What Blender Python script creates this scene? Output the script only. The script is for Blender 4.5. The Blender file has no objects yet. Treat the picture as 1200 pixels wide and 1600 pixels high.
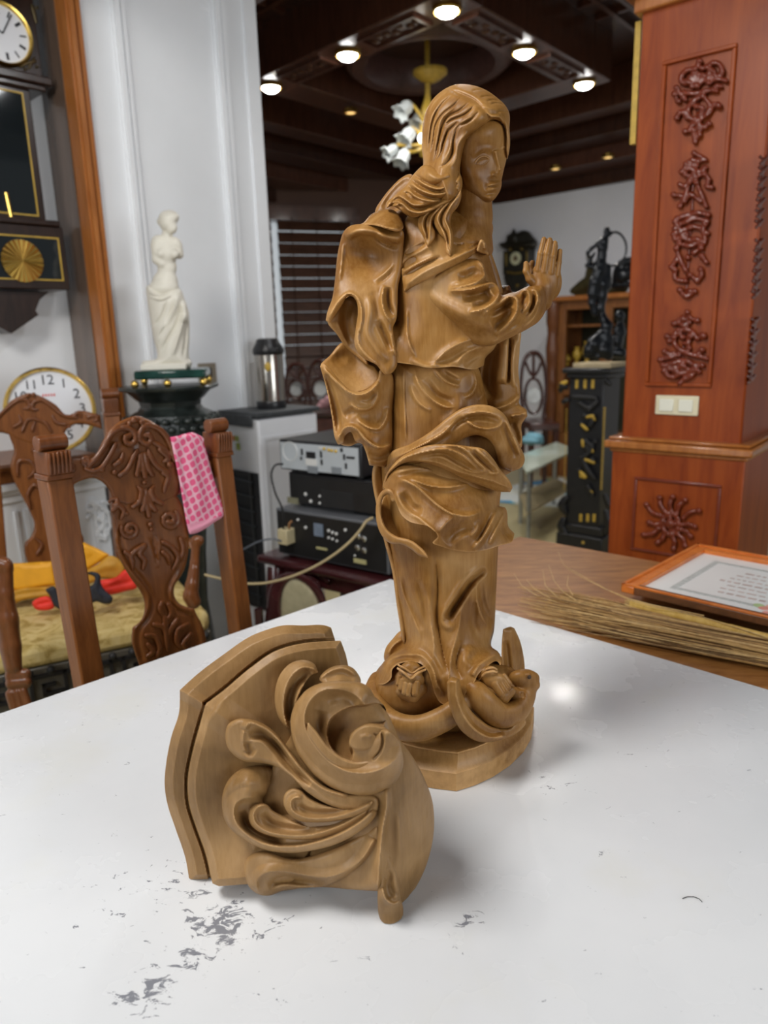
import bpy, bmesh, math, random
import numpy as np
from mathutils import Vector, Matrix

# ------------------------------------------------------------------ camera
CAM_H = 1.36
FOC = 1140.0                              # focal length in pixels of the 1200x1600 frame
PITCH = math.atan(1140 / 4700)
ROLL = math.atan(136 / 4700)
SC = bpy.context.scene
cam_data = bpy.data.cameras.new('camera')
cam = bpy.data.objects.new('camera', cam_data)
SC.collection.objects.link(cam)
SC.camera = cam
cam_data.sensor_fit = 'VERTICAL'
cam_data.sensor_height = 36.0
cam_data.sensor_width = 27.0
cam_data.lens = 36.0 * FOC / 1600
cam_data.clip_start = 0.05
cam.matrix_world = (Matrix.Translation((0, 0, CAM_H)) @ Matrix.Rotation(math.pi / 2 - PITCH, 4, 'X')
                    @ Matrix.Rotation(-ROLL, 4, 'Z'))
cam_data.dof.use_dof = True
cam_data.dof.focus_distance = 0.92
cam_data.dof.aperture_fstop = 4.6

# ------------------------------------------------------------------ world, lights, exposure
world = bpy.data.worlds.new('world')
SC.world = world
world.use_nodes = True
world.node_tree.nodes['Background'].inputs[0].default_value = (0.93, 0.97, 1.0, 1)
world.node_tree.nodes['Background'].inputs[1].default_value = 0.19
SC.view_settings.view_transform = 'Standard'
SC.view_settings.look = 'None'
SC.view_settings.exposure = 0.0
SC.view_settings.gamma = 1.0
SC.view_settings.use_curve_mapping = False


def lamp(name, loc, power, size, color=(1, 0.97, 0.93), to=None, shape='DISK', size_y=None, spread=None):
    d = bpy.data.lights.new(name, 'AREA')
    d.energy = power
    d.shape = shape
    d.size = size
    if size_y:
        d.size_y = size_y
    if spread:
        d.spread = spread
    d.color = color
    o = bpy.data.objects.new(name, d)
    SC.collection.objects.link(o)
    o.location = loc
    if to is not None:
        v = Vector(to) - Vector(loc)
        o.rotation_euler = v.to_track_quat('-Z', 'Y').to_euler()
    return o


lamp('overhead_light', (-1.0, 0.35, 2.9), 46, 0.8, to=(0.0, 0.9, 0.8))
lamp('overhead_light', (1.49, 2.87, 2.9), 17, 0.15, to=(0.9, 2.0, 0.8))
lamp('cool_side_light', (-2.6, -1.2, 1.9), 44, 1.4, color=(0.93, 0.97, 1.0), to=(0, 1.0, 1.0), shape='RECTANGLE', size_y=1.3)
lamp('overhead_light', (0.15, 2.1, 2.85), 46, 0.5, color=(0.97, 0.98, 1.0), to=(-0.75, 2.95, 1.5))  # added light to brighten the white pier, no fixture behind it
lamp('cool_side_light', (2.6, -1.0, 1.8), 46, 1.5, color=(0.93, 0.97, 1.0), to=(-0.6, 2.2, 1.3), shape='RECTANGLE', size_y=1.3)  # added soft fill from the right front, no window there

# ------------------------------------------------------------------ pixel / world maths
_cr, _sr = math.cos(ROLL), math.sin(ROLL)
_cp, _sp = math.cos(PITCH), math.sin(PITCH)


def rays(x, y):
    dx, dy = np.asarray(x, float) - 600, np.asarray(y, float) - 800
    u = dx * _cr - dy * _sr
    v = dy * _cr + dx * _sr
    return np.stack([u, FOC * _cp - v * _sp, -(v * _cp + FOC * _sp)], -1)


def at(x, y, Y):
    """world point seen at pixel (x, y) at distance Y in front of the camera"""
    d = rays(x, y)
    w = d * (np.asarray(Y, float) / d[..., 1])[..., None]
    w[..., 2] += CAM_H
    return w


def atz(x, y, z):
    d = rays(x, y)
    w = d * ((z - CAM_H) / d[..., 2])[..., None]
    w[..., 2] += CAM_H
    return w


def V(a):
    return Vector((float(a[0]), float(a[1]), float(a[2])))


# ------------------------------------------------------------------ objects
def link(o):
    SC.collection.objects.link(o)
    return o


def mesh_np(name, verts, faces, mat, parent=None, sharp=40, smooth=True):
    """faces: (n,4) or (n,3) int array, or a list of lists"""
    me = bpy.data.meshes.new(name)
    verts = np.asarray(verts, np.float32)
    if isinstance(faces, np.ndarray):
        k = faces.shape[1]
        me.vertices.add(len(verts))
        me.vertices.foreach_set('co', verts.ravel())
        me.loops.add(faces.size)
        me.loops.foreach_set('vertex_index', faces.astype(np.int32).ravel())
        me.polygons.add(len(faces))
        me.polygons.foreach_set('loop_start', np.arange(0, faces.size, k, dtype=np.int32))
        me.update(calc_edges=True)
        me.validate()
    else:
        me.from_pydata([tuple(map(float, v)) for v in verts], [], [list(map(int, f)) for f in faces])
    if smooth:
        me.polygons.foreach_set('use_smooth', np.ones(len(me.polygons), bool))
        if sharp:
            me.set_sharp_from_angle(angle=math.radians(sharp))
    o = bpy.data.objects.new(name, me)
    if mat:
        me.materials.append(mat)
    if parent:
        o.parent = parent
        o.matrix_parent_inverse = Matrix.Translation(-parent.location) if parent.rotation_euler[:] == (0, 0, 0) else parent.matrix_basis.inverted()
    return link(o)


def tag(o, label=None, cat=None, group=None, kind=None):
    if label:
        o['label'] = label
    if cat:
        o['category'] = cat
    if group:
        o['group'] = group
    if kind:
        o['kind'] = kind
    return o


def thing(name, label, cat, loc=(0, 0, 0), group=None):
    o = link(bpy.data.objects.new(name, None))
    o.location = tuple(float(c) for c in loc)
    o.empty_display_size = 0.02
    return tag(o, label, cat, group)


class MB:
    """collects simple solids, then becomes ONE mesh object"""
    def __init__(self):
        self.v = []
        self.f = []

    def add(self, verts, faces):
        b = len(self.v)
        self.v += [tuple(map(float, p)) for p in verts]
        self.f += [[b + i for i in f] for f in faces]
        return self

    def box(self, c, s, M=None):
        """box centred at c with full sizes s, in frame M (4x4) when given"""
        P = []
        for z in (-.5, .5):
            for y in (-.5, .5):
                for x in (-.5, .5):
                    p = Vector((c[0] + x * s[0], c[1] + y * s[1], c[2] + z * s[2]))
                    P.append(M @ p if M else p)
        return self.add(P, [(0, 2, 3, 1), (4, 5, 7, 6), (0, 1, 5, 4), (2, 6, 7, 3), (0, 4, 6, 2), (1, 3, 7, 5)])

    def tube(self, pts, rad, n=8, cap=True, flat=None, M=None):
        """swept tube; rad scalar or list; flat=(a,b) squashes the section"""
        P = [V(p) for p in pts]
        R = rad if isinstance(rad, (list, tuple, np.ndarray)) else [rad] * len(P)
        T = []
        for i in range(len(P)):
            t = P[min(i + 1, len(P) - 1)] - P[max(i - 1, 0)]
            T.append(t.normalized() if t.length > 1e-9 else Vector((0, 0, 1)))
        ref = Vector((0, 0, 1)) if abs(T[0].z) < .9 else Vector((1, 0, 0))
        nrm = (ref - T[0] * ref.dot(T[0])).normalized()
        vs = []
        a, b = flat or (1, 1)
        for i in range(len(P)):
            nrm = (nrm - T[i] * nrm.dot(T[i]))
            nrm = nrm.normalized() if nrm.length > 1e-9 else T[i].orthogonal().normalized()
            bi = T[i].cross(nrm)
            for k in range(n):
                an = 2 * math.pi * k / n
                q = P[i] + (nrm * math.cos(an) * a + bi * math.sin(an) * b) * float(R[i])
                vs.append(M @ q if M else q)
        fs = []
        for i in range(len(P) - 1):
            for k in range(n):
                k2 = (k + 1) % n
                fs.append((i * n + k, i * n + k2, (i + 1) * n + k2, (i + 1) * n + k))
        if cap:
            fs.append(tuple(range(n))[::-1])
            fs.append(tuple((len(P) - 1) * n + k for k in range(n)))
        return self.add(vs, fs)

    def lathe(self, prof, c=(0, 0, 0), n=24, M=None, sq=None):
        """prof [(r,z)...] turned about z through c; sq: power for a rounded-square section"""
        vs, fs = [], []
        for r, z in prof:
            for k in range(n):
                an = 2 * math.pi * (k + .5) / n
                x, y = math.cos(an), math.sin(an)
                if sq:
                    m = (abs(x) ** sq + abs(y) ** sq) ** (1 / sq)
                    x, y = x / m, y / m
                q = Vector((c[0] + r * x, c[1] + r * y, c[2] + z))
                vs.append(M @ q if M else q)
        m = len(prof)
        for i in range(m - 1):
            for k in range(n):
                k2 = (k + 1) % n
                fs.append((i * n + k, i * n + k2, (i + 1) * n + k2, (i + 1) * n + k))
        fs.append(tuple(range(n))[::-1])
        fs.append(tuple((m - 1) * n + k for k in range(n)))
        return self.add(vs, fs)

    def prism(self, poly, h0, h1, M=None):
        """polygon in the local xy plane extruded from z=h0 to z=h1"""
        n = len(poly)
        vs = [Vector((p[0], p[1], h0)) for p in poly] + [Vector((p[0], p[1], h1)) for p in poly]
        if M:
            vs = [M @ v for v in vs]
        fs = [tuple(range(n))[::-1], tuple(range(n, 2 * n))]
        for k in range(n):
            k2 = (k + 1) % n
            fs.append((k, k2, n + k2, n + k))
        return self.add(vs, fs)

    def ball(self, c, r, n=10, m=7, M=None):
        r = r if isinstance(r, (tuple, list)) else (r, r, r)
        vs, fs = [], []
        for j in range(1, m):
            th = math.pi * j / m
            for k in range(n):
                an = 2 * math.pi * k / n
                vs.append(Vector((c[0] + r[0] * math.sin(th) * math.cos(an), c[1] + r[1] * math.sin(th) * math.sin(an), c[2] + r[2] * math.cos(th))))
        vs += [Vector((c[0], c[1], c[2] + r[2])), Vector((c[0], c[1], c[2] - r[2]))]
        if M:
            vs = [M @ v for v in vs]
        for j in range(m - 2):
            for k in range(n):
                k2 = (k + 1) % n
                fs.append((j * n + k, (j + 1) * n + k, (j + 1) * n + k2, j * n + k2))
        N = (m - 1) * n
        for k in range(n):
            k2 = (k + 1) % n
            fs.append((N, k, k2))
            fs.append((N + 1, (m - 2) * n + k2, (m - 2) * n + k))
        return self.add(vs, fs)

    def build(self, name, mat, parent=None, sharp=40, bevel=0, smooth=True):
        o = mesh_np(name, self.v, self.f, mat, parent, sharp, smooth)
        if bevel:
            b = o.modifiers.new('bevel', 'BEVEL')
            b.width = bevel
            b.segments = 2
            b.limit_method = 'ANGLE'
            b.angle_limit = math.radians(50)
        return o


# ------------------------------------------------------------------ curves and carved reliefs
def curve(pts, closed=False, sp=2.0):
    """Catmull-Rom through 2-D or n-D points (last item may be a flag string: c corner, h hem)"""
    fl = [p[-1] if isinstance(p[-1], str) else '' for p in pts]
    P = np.array([[q for q in p if not isinstance(q, str)] for p in pts], float)
    n = len(P)
    out, hem = [], []
    for i in range(n if closed else n - 1):
        j = (i + 1) % n
        a, b = P[i], P[j]
        pa = P[i - 1] if (closed or i > 0) else 2 * a - b
        pb = P[(j + 1) % n] if (closed or j < n - 1) else 2 * b - a
        if 'c' in fl[i]:
            pa = 2 * a - b
        if 'c' in fl[j]:
            pb = 2 * b - a
        L = np.linalg.norm(b[:2] - a[:2])
        la, lb = np.linalg.norm((a - pa)[:2]) + 1e-6, np.linalg.norm((pb - b)[:2]) + 1e-6
        m0 = ((a - pa) / la * L + (b - a)) / 2
        m1 = ((b - a) + (pb - b) / lb * L) / 2
        k = max(2, int(L / sp))
        t = np.arange(k)[:, None] / k
        out.append((2 * t**3 - 3 * t**2 + 1) * a + (t**3 - 2 * t**2 + t) * m0 + (-2 * t**3 + 3 * t**2) * b + (t**3 - t**2) * m1)
        hem += ['h' in fl[i]] * k
    if not closed:
        out.append(P[-1:])
    return np.concatenate(out), np.array(hem)


def seg_dist(px, py, C, closed):
    """nearest distance from points to a polyline: dist, index+t, nearest point, side"""
    A = C if closed else C[:-1]
    B = np.roll(C, -1, 0) if closed else C[1:]
    D = B[:, :2] - A[:, :2]
    L2 = (D**2).sum(1) + 1e-9
    best = np.full(px.shape, 1e18)
    bi = np.zeros(px.shape, int)
    bt = np.zeros(px.shape)
    step = max(1, int(4e6 / max(1, len(A))))
    for s in range(0, len(px), step):
        x, y = px[s:s + step, None], py[s:s + step, None]
        t = np.clip(((x - A[:, 0]) * D[:, 0] + (y - A[:, 1]) * D[:, 1]) / L2, 0, 1)
        d2 = (x - A[:, 0] - t * D[:, 0])**2 + (y - A[:, 1] - t * D[:, 1])**2
        i = d2.argmin(1)
        r = np.arange(len(i))
        best[s:s + step] = d2[r, i]
        bi[s:s + step] = i
        bt[s:s + step] = t[r, i]
    near = A[bi, :2] + bt[:, None] * D[bi]
    side = D[bi, 0] * (py - A[bi, 1]) - D[bi, 1] * (px - A[bi, 0])
    return np.sqrt(best), bi, bt, near, side


def inside(px, py, C):
    x0, y0 = C[:, 0], C[:, 1]
    x1, y1 = np.roll(x0, -1), np.roll(y0, -1)
    res = np.zeros(px.shape, bool)
    step = max(1, int(4e6 / len(C)))
    for s in range(0, len(px), step):
        x, y = px[s:s + step, None], py[s:s + step, None]
        c = (y0 > y) != (y1 > y)
        xi = x0 + (y - y0) * (x1 - x0) / np.where(np.abs(y1 - y0) < 1e-9, 1e-9, y1 - y0)
        res[s:s + step] = ((c & (x < xi)).sum(1) % 2) == 1
    return res


def tps(cps):
    """smooth depth through scattered (x, y, h) control points"""
    if not isinstance(cps, (list, tuple)):
        return lambda x, y: np.full(np.shape(x), float(cps))
    Q = np.array(cps, float)
    if len(Q) < 3:
        return lambda x, y: np.full(np.shape(x), Q[:, 2].mean())
    S = 100.0
    P = Q[:, :2] / S

    def U(r2):
        return r2 * np.log(r2 + 1e-12)
    n = len(P)
    K = U(((P[:, None] - P[None])**2).sum(-1)) + 1e-3 * np.eye(n)
    A = np.zeros((n + 3, n + 3))
    A[:n, :n] = K
    A[:n, n] = 1
    A[:n, n + 1:] = P
    A[n:, :n] = A[:n, n:].T
    w = np.linalg.lstsq(A, np.concatenate([Q[:, 2], [0, 0, 0]]), rcond=None)[0]

    def f(x, y):
        q = np.stack([np.ravel(x), np.ravel(y)], -1) / S
        r = U(((q[:, None] - P[None])**2).sum(-1)) @ w[:n] + w[n] + q @ w[n + 1:]
        return r.reshape(np.shape(x))
    return f


PROF = {
    'r': lambda t: .5 + .5 * np.cos(np.pi * t),
    's': lambda t: (1 - t)**2,
    't': lambda t: 1 - t,
    'd': lambda t: np.sqrt(np.clip(1 - t * t, 0, 1)),
    'b': lambda t: 1 - np.clip((t - .55) / .45, 0, 1)**2 * (3 - 2 * np.clip((t - .55) / .45, 0, 1)),
}


def strokes_eval(x, y, strokes):
    h = np.zeros(x.shape)
    for st in strokes:
        pts, amp, w = st[0], st[1], st[2]
        pk = st[3] if len(st) > 3 else 'r'
        pl, pr = PROF[pk[0]], PROF[pk[-1]]
        taper = st[4] if len(st) > 4 else .3
        wl, wr = (w, w) if not isinstance(w, tuple) else w
        pts3 = [p if len(p) > 2 and not isinstance(p[2], str) else (p[0], p[1], 1.0) for p in pts]
        C, _ = curve(pts3, False, 3.0)
        m = max(wl, wr)
        sel = np.where((x > C[:, 0].min() - m) & (x < C[:, 0].max() + m) & (y > C[:, 1].min() - m) & (y < C[:, 1].max() + m))[0]
        if not len(sel):
            continue
        d, bi, bt, _, side = seg_dist(x[sel], y[sel], C, False)
        s = (bi + bt) / (len(C) - 1)
        sc = C[bi, 2] * (1 - bt) + C[np.minimum(bi + 1, len(C) - 1), 2] * bt
        if taper:
            e = np.clip(np.minimum(s, 1 - s) / taper, 0, 1)
            sc = sc * e * (2 - e)
        t = d / np.where(side > 0, wr, wl)
        tc = np.clip(t, 0, 1)
        h[sel] += np.where(t < 1, amp * sc * np.where(side > 0, pr(tc), pl(tc)), 0)
    return h


Z_TABLE = 0.76


class Space:
    """maps (x px, y px, h) to the world: h counts towards the camera, in pixels at distance Y0"""
    def __init__(self, Y0, zmin=None):
        self.Y0 = Y0
        self.k = Y0 / FOC
        self.zmin = zmin

    def __call__(self, x, y, h):
        w = at(x, y, self.Y0 - np.asarray(h, float) * self.k)
        if self.zmin is not None:
            w[..., 2] = np.maximum(w[..., 2], self.zmin)
        return w


def relief(name, sp, outline, base, R, Hh, mat, parent=None, strokes=(), rim=5, T=25, step=1.6, sharp=55, back=None, extra=None, pits=(), chamfer=False):
    """carved solid: outline in pixels, edge height 'base', rounded up by Hh within R of the
    silhouette (not along hems), fold strokes on top; its back swells away by T"""
    C, hem = curve(outline, True, 2.5)
    gx = np.arange(C[:, 0].min() - step, C[:, 0].max() + 2 * step, step)
    gy = np.arange(C[:, 1].min() - step, C[:, 1].max() + 2 * step, step)
    nx, ny = len(gx), len(gy)
    cx, cy = np.meshgrid(gx[:-1] + step / 2, gy[:-1] + step / 2)
    keep = inside(cx.ravel(), cy.ravel(), C).reshape(ny - 1, nx - 1)
    # drop cells hanging by a corner
    pad = np.pad(keep, 1)
    nb = pad[:-2, 1:-1].astype(int) + pad[2:, 1:-1] + pad[1:-1, :-2] + pad[1:-1, 2:]
    keep &= nb >= 2
    J, I = np.where(keep)
    vid = lambda j, i: j * nx + i
    q = np.stack([vid(J, I), vid(J + 1, I), vid(J + 1, I + 1), vid(J, I + 1)], 1)   # seen from the camera: counter-clockwise (y down)
    used, inv = np.unique(q, return_inverse=True)
    q = inv.reshape(q.shape)
    x = gx[used % nx].copy()
    y = gy[used // nx].copy()
    E = np.concatenate([q[:, [0, 1]], q[:, [1, 2]], q[:, [2, 3]], q[:, [3, 0]]])
    key = np.sort(E, 1)
    key = key[:, 0].astype(np.int64) * len(x) + key[:, 1]
    _, ix, cnt = np.unique(key, return_index=True, return_counts=True)
    BE = E[ix[cnt == 1]]
    bv = np.unique(BE)
    _, _, _, near, _ = seg_dist(x[bv], y[bv], C, True)
    x[bv], y[bv] = near[:, 0], near[:, 1]
    d, bi, _, _, _ = seg_dist(x, y, C, True)
    if hem.any():
        if (~hem).any():
            # distance to the silhouette part only
            runs = []
            A = C[~hem]
            B = np.roll(C, -1, 0)[~hem]
            best = np.full(x.shape, 1e9)
            D = B - A
            L2 = (D**2).sum(1) + 1e-9
            stp = max(1, int(4e6 / len(A)))
            for s in range(0, len(x), stp):
                X, Y = x[s:s + stp, None], y[s:s + stp, None]
                t = np.clip(((X - A[:, 0]) * D[:, 0] + (Y - A[:, 1]) * D[:, 1]) / L2, 0, 1)
                best[s:s + stp] = np.sqrt(((X - A[:, 0] - t * D[:, 0])**2 + (Y - A[:, 1] - t * D[:, 1])**2).min(1))
            dr = best
        else:
            dr = np.full(x.shape, 1e9)
    else:
        dr = d
    u = np.clip(dr / R, 0, 1)
    rnd = u if chamfer else np.sqrt(np.clip(1 - (1 - u)**2, 0, 1))
    b = tps(base)(x, y)
    h = b + Hh * rnd + strokes_eval(x, y, strokes)
    if extra:
        h = h + extra(x, y)
    for pts, dep, soft in pits:
        PC, _ = curve(pts, True, 2.5)
        ins = inside(x, y, PC)
        dd = seg_dist(x[ins], y[ins], PC, True)[0]
        tt = np.clip(dd / soft, 0, 1)
        h[ins] += dep * tt * (2 - tt)
    ub = np.clip(d / max(R, T, 8), 0, 1)
    hb = (tps(back)(x, y) if back is not None else b - rim - T * np.sqrt(np.clip(1 - (1 - ub)**2, 0, 1)))
    hb = np.minimum(hb, h - rim)
    n = len(x)
    W = np.concatenate([sp(x, y, h), sp(x, y, hb)])
    F = np.concatenate([q, q[:, ::-1] + n, np.stack([BE[:, 1], BE[:, 0], BE[:, 0] + n, BE[:, 1] + n], 1)])
    return mesh_np(name, W, F, mat, parent, sharp)


# ------------------------------------------------------------------ blended solids (surface nets)
def nets(prims, step, k=2.0, pad=3):
    """prims: ('cap', [(x,y,z,r)...], k) | ('ell', c, r, k[, rotation 3x3]) | ('-cap', ...) | ('-ell', ...)"""
    lo, hi = np.full(3, 1e9), np.full(3, -1e9)
    for p in prims:
        if p[0][0] == '-':
            continue
        if p[0] == 'cap':
            Q = np.array(p[1], float)
            lo = np.minimum(lo, (Q[:, :3] - Q[:, 3:]).min(0))
            hi = np.maximum(hi, (Q[:, :3] + Q[:, 3:]).max(0))
        else:
            c, r = np.array(p[1], float), np.array(p[2], float)
            m = r if len(p) < 5 else np.full(3, r.max())
            lo, hi = np.minimum(lo, c - m), np.maximum(hi, c + m)
    lo -= pad * step
    hi += pad * step
    N = np.ceil((hi - lo) / step).astype(int) + 1
    ax = [lo[i] + step * np.arange(N[i]) for i in range(3)]
    F = np.full(N, 1e3, np.float32)

    def apply(c0, c1, fn, kk, sub):
        m = kk * 1.5 + 3 * step
        i0 = np.maximum(0, np.floor((np.array(c0) - m - lo) / step).astype(int))
        i1 = np.minimum(N, np.ceil((np.array(c1) + m - lo) / step).astype(int) + 1)
        if (i1 <= i0).any():
            return
        X = ax[0][i0[0]:i1[0], None, None]
        Y = ax[1][None, i0[1]:i1[1], None]
        Z = ax[2][None, None, i0[2]:i1[2]]
        d = fn(X, Y, Z).astype(np.float32)
        S = F[i0[0]:i1[0], i0[1]:i1[1], i0[2]:i1[2]]
        if sub:
            hh = np.clip(.5 - .5 * (S + d) / kk, 0, 1)
            S[...] = S * (1 - hh) - d * hh + kk * hh * (1 - hh)
        else:
            hh = np.clip(.5 + .5 * (S - d) / kk, 0, 1)
            S[...] = S * (1 - hh) + d * hh - kk * hh * (1 - hh)
    for p in prims:
        sub = p[0][0] == '-'
        kk = p[2] if p[0].endswith('cap') and len(p) > 2 else (p[3] if p[0].endswith('ell') and len(p) > 3 else k)
        if p[0].endswith('cap'):
            Q = [np.array(q, float) for q in p[1]]
            if len(Q) == 1:
                Q = Q * 2
            for a, b in zip(Q[:-1], Q[1:]):
                D = b[:3] - a[:3]
                L2 = (D**2).sum() + 1e-12

                def fn(X, Y, Z, a=a, b=b, D=D, L2=L2):
                    t = np.clip(((X - a[0]) * D[0] + (Y - a[1]) * D[1] + (Z - a[2]) * D[2]) / L2, 0, 1)
                    return np.sqrt((X - a[0] - t * D[0])**2 + (Y - a[1] - t * D[1])**2 + (Z - a[2] - t * D[2])**2) - (a[3] + (b[3] - a[3]) * t)
                R = max(a[3], b[3])
                apply(np.minimum(a[:3], b[:3]) - R, np.maximum(a[:3], b[:3]) + R, fn, kk, sub)
        else:
            c, r = np.array(p[1], float), np.array(p[2], float)
            M = p[4] if len(p) > 4 else np.eye(3)

            def fn(X, Y, Z, c=c, r=r, M=M):
                x, y, z = X - c[0], Y - c[1], Z - c[2]
                u = (M[0][0] * x + M[0][1] * y + M[0][2] * z) / r[0]
                v = (M[1][0] * x + M[1][1] * y + M[1][2] * z) / r[1]
                w = (M[2][0] * x + M[2][1] * y + M[2][2] * z) / r[2]
                q = np.sqrt(u * u + v * v + w * w)
                g = np.sqrt((u / r[0])**2 + (v / r[1])**2 + (w / r[2])**2) + 1e-9
                return q * (q - 1) / g
            m = r if len(p) < 5 else np.full(3, r.max())
            apply(c - m, c + m, fn, kk, sub)
    # surface nets
    s = F < 0
    corners = [(i, j, l) for i in (0, 1) for j in (0, 1) for l in (0, 1)]
    cs = [s[i:N[0] - 1 + i, j:N[1] - 1 + j, l:N[2] - 1 + l] for i, j, l in corners]
    tot = sum(c.astype(np.int8) for c in cs)
    act = np.argwhere((tot > 0) & (tot < 8))
    idx = np.full((N[0] - 1, N[1] - 1, N[2] - 1), -1, np.int32)
    idx[act[:, 0], act[:, 1], act[:, 2]] = np.arange(len(act))
    val = [F[act[:, 0] + i, act[:, 1] + j, act[:, 2] + l] for i, j, l in corners]
    acc = np.zeros((len(act), 3))
    cnt = np.zeros(len(act))
    for a in range(8):
        for bb in range(a + 1, 8):
            if sum(abs(corners[a][m] - corners[bb][m]) for m in range(3)) != 1:
                continue
            cr_ = (val[a] < 0) != (val[bb] < 0)
            t = val[a] / np.where(np.abs(val[a] - val[bb]) < 1e-12, 1e-12, val[a] - val[bb])
            p = np.array(corners[a])[None] + t[:, None] * (np.array(corners[bb]) - np.array(corners[a]))[None]
            acc += np.where(cr_[:, None], p, 0)
            cnt += cr_
    Vv = lo + step * (act + acc / cnt[:, None])
    faces = []
    for a in range(3):
        sl0 = [slice(1, -1)] * 3
        sl0[a] = slice(0, -1)
        sl1 = [slice(1, -1)] * 3
        sl1[a] = slice(1, None)
        s0, s1 = s[tuple(sl0)], s[tuple(sl1)]
        ch = np.argwhere(s0 != s1)
        o = np.ones(3, int)
        o[a] = 0
        e = ch + o
        b_, c_ = (a + 1) % 3, (a + 2) % 3
        q = []
        for db, dc in ((-1, -1), (0, -1), (0, 0), (-1, 0)):
            f = e.copy()
            f[:, b_] += db
            f[:, c_] += dc
            q.append(idx[f[:, 0], f[:, 1], f[:, 2]])
        q = np.stack(q, 1)
        flip = s1[ch[:, 0], ch[:, 1], ch[:, 2]]
        q[flip] = q[flip][:, ::-1]
        faces.append(q)
    return Vv, np.concatenate(faces)


def blob(name, prims, step, mat, parent=None, k=2.0, sp=None, M=None, flip=False, sharp=None):
    v, f = nets(prims, step, k)
    if sp:
        v = sp(v[:, 0], v[:, 1], v[:, 2])
        f = f[:, ::-1] if not flip else f
    elif M is not None:
        A = np.array(M)
        v = v @ A[:3, :3].T + A[:3, 3]
    return mesh_np(name, v, f, mat, parent, sharp)


def chain(pts, sp=4.0):
    """smooth (x,y,z,r) chain"""
    P = np.array(pts, float)
    out = []
    n = len(P)
    for i in range(n - 1):
        a, b = P[i], P[i + 1]
        pa = P[i - 1] if i else 2 * a - b
        pb = P[i + 2] if i < n - 2 else 2 * b - a
        k = max(1, int(np.linalg.norm((b - a)[:3]) / sp))
        t = np.arange(k)[:, None] / k
        m0, m1 = (b - pa) / 2, (pb - a) / 2
        out.append((2 * t**3 - 3 * t**2 + 1) * a + (t**3 - 2 * t**2 + t) * m0 + (-2 * t**3 + 3 * t**2) * b + (t**3 - t**2) * m1)
    out.append(P[-1:])
    return np.concatenate(out)


def ptube(mb, sp, pts, n=8, flat=None, s=3.0, px=True):
    """tube along pixel-space points (x, y, h, r)"""
    C = chain(pts, s)
    W = sp(C[:, 0], C[:, 1], C[:, 2])
    mb.tube(W, list(np.maximum(C[:, 3], .05) * sp.k), n, flat=flat)


# ------------------------------------------------------------------ materials
def mat(name, color, rough=.5, metal=0., spec=.5, coat=0., nodes=None, emit=None, trans=0., alpha=1.):
    m = bpy.data.materials.new(name)
    m.use_nodes = True
    b = m.node_tree.nodes['Principled BSDF']
    b.inputs['Base Color'].default_value = (*color, 1)
    b.inputs['Roughness'].default_value = rough
    b.inputs['Metallic'].default_value = metal
    b.inputs['Specular IOR Level'].default_value = spec
    b.inputs['Coat Weight'].default_value = coat
    b.inputs['Coat Roughness'].default_value = .12
    if trans:
        b.inputs['Transmission Weight'].default_value = trans
    if emit:
        b.inputs['Emission Color'].default_value = (*emit[0], 1)
        b.inputs['Emission Strength'].default_value = emit[1]
    if nodes:
        nodes(m.node_tree, b)
    return m


def N(nt, kind, **kw):
    n = nt.nodes.new(kind)
    for k, v in kw.items():
        if k in n.inputs:
            n.inputs[k].default_value = v
        else:
            setattr(n, k, v)
    return n


def coords(nt, scale=(1, 1, 1), rot=(0, 0, 0), src='Object'):
    t = N(nt, 'ShaderNodeTexCoord')
    mp = N(nt, 'ShaderNodeMapping')
    mp.inputs['Scale'].default_value = scale
    mp.inputs['Rotation'].default_value = rot
    nt.links.new(t.outputs[src], mp.inputs[0])
    return mp.outputs[0]


def ramp(nt, fac, stops, interp='LINEAR'):
    r = N(nt, 'ShaderNodeValToRGB')
    r.color_ramp.interpolation = interp
    while len(r.color_ramp.elements) < len(stops):
        r.color_ramp.elements.new(.5)
    for e, (p, c) in zip(r.color_ramp.elements, stops):
        e.position = p
        e.color = (*c, 1) if len(c) == 3 else c
    nt.links.new(fac, r.inputs[0])
    return r.outputs[0]


def noise(nt, vec, scale, detail=4, rough=.55, dist=0.):
    n = N(nt, 'ShaderNodeTexNoise')
    n.inputs['Scale'].default_value = scale
    n.inputs['Detail'].default_value = detail
    n.inputs['Roughness'].default_value = rough
    n.inputs['Distortion'].default_value = dist
    nt.links.new(vec, n.inputs['Vector'])
    return n.outputs['Fac']


def mixc(nt, fac, a, b, mode='MIX'):
    m = N(nt, 'ShaderNodeMix', data_type='RGBA', blend_type=mode)
    for s, v in ((0, fac), (6, a), (7, b)):
        if isinstance(v, (int, float)):
            m.inputs[s].default_value = v
        elif isinstance(v, tuple):
            m.inputs[s].default_value = (*v, 1)
        else:
            nt.links.new(v, m.inputs[s])
    return m.outputs[2]


def bump(nt, b, h, strength, dist=.002):
    n = N(nt, 'ShaderNodeBump')
    n.inputs['Strength'].default_value = strength
    n.inputs['Distance'].default_value = dist
    nt.links.new(h, n.inputs['Height'])
    nt.links.new(n.outputs[0], b.inputs['Normal'])


def wood(name, dark, light, grain=(6, 6, 1), scale=14, rough=.42, coat=0., bmp=.12, rot=(0, 0, 0), spec=.4):
    def f(nt, b):
        v = coords(nt, grain, rot)
        g = noise(nt, v, scale, 6, .65, .6)
        c = ramp(nt, g, [(.3, dark), (.7, light)])
        nt.links.new(c, b.inputs['Base Color'])
        bump(nt, b, g, bmp, .001)
    return mat(name, light, rough, 0, spec, coat, f)


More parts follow.
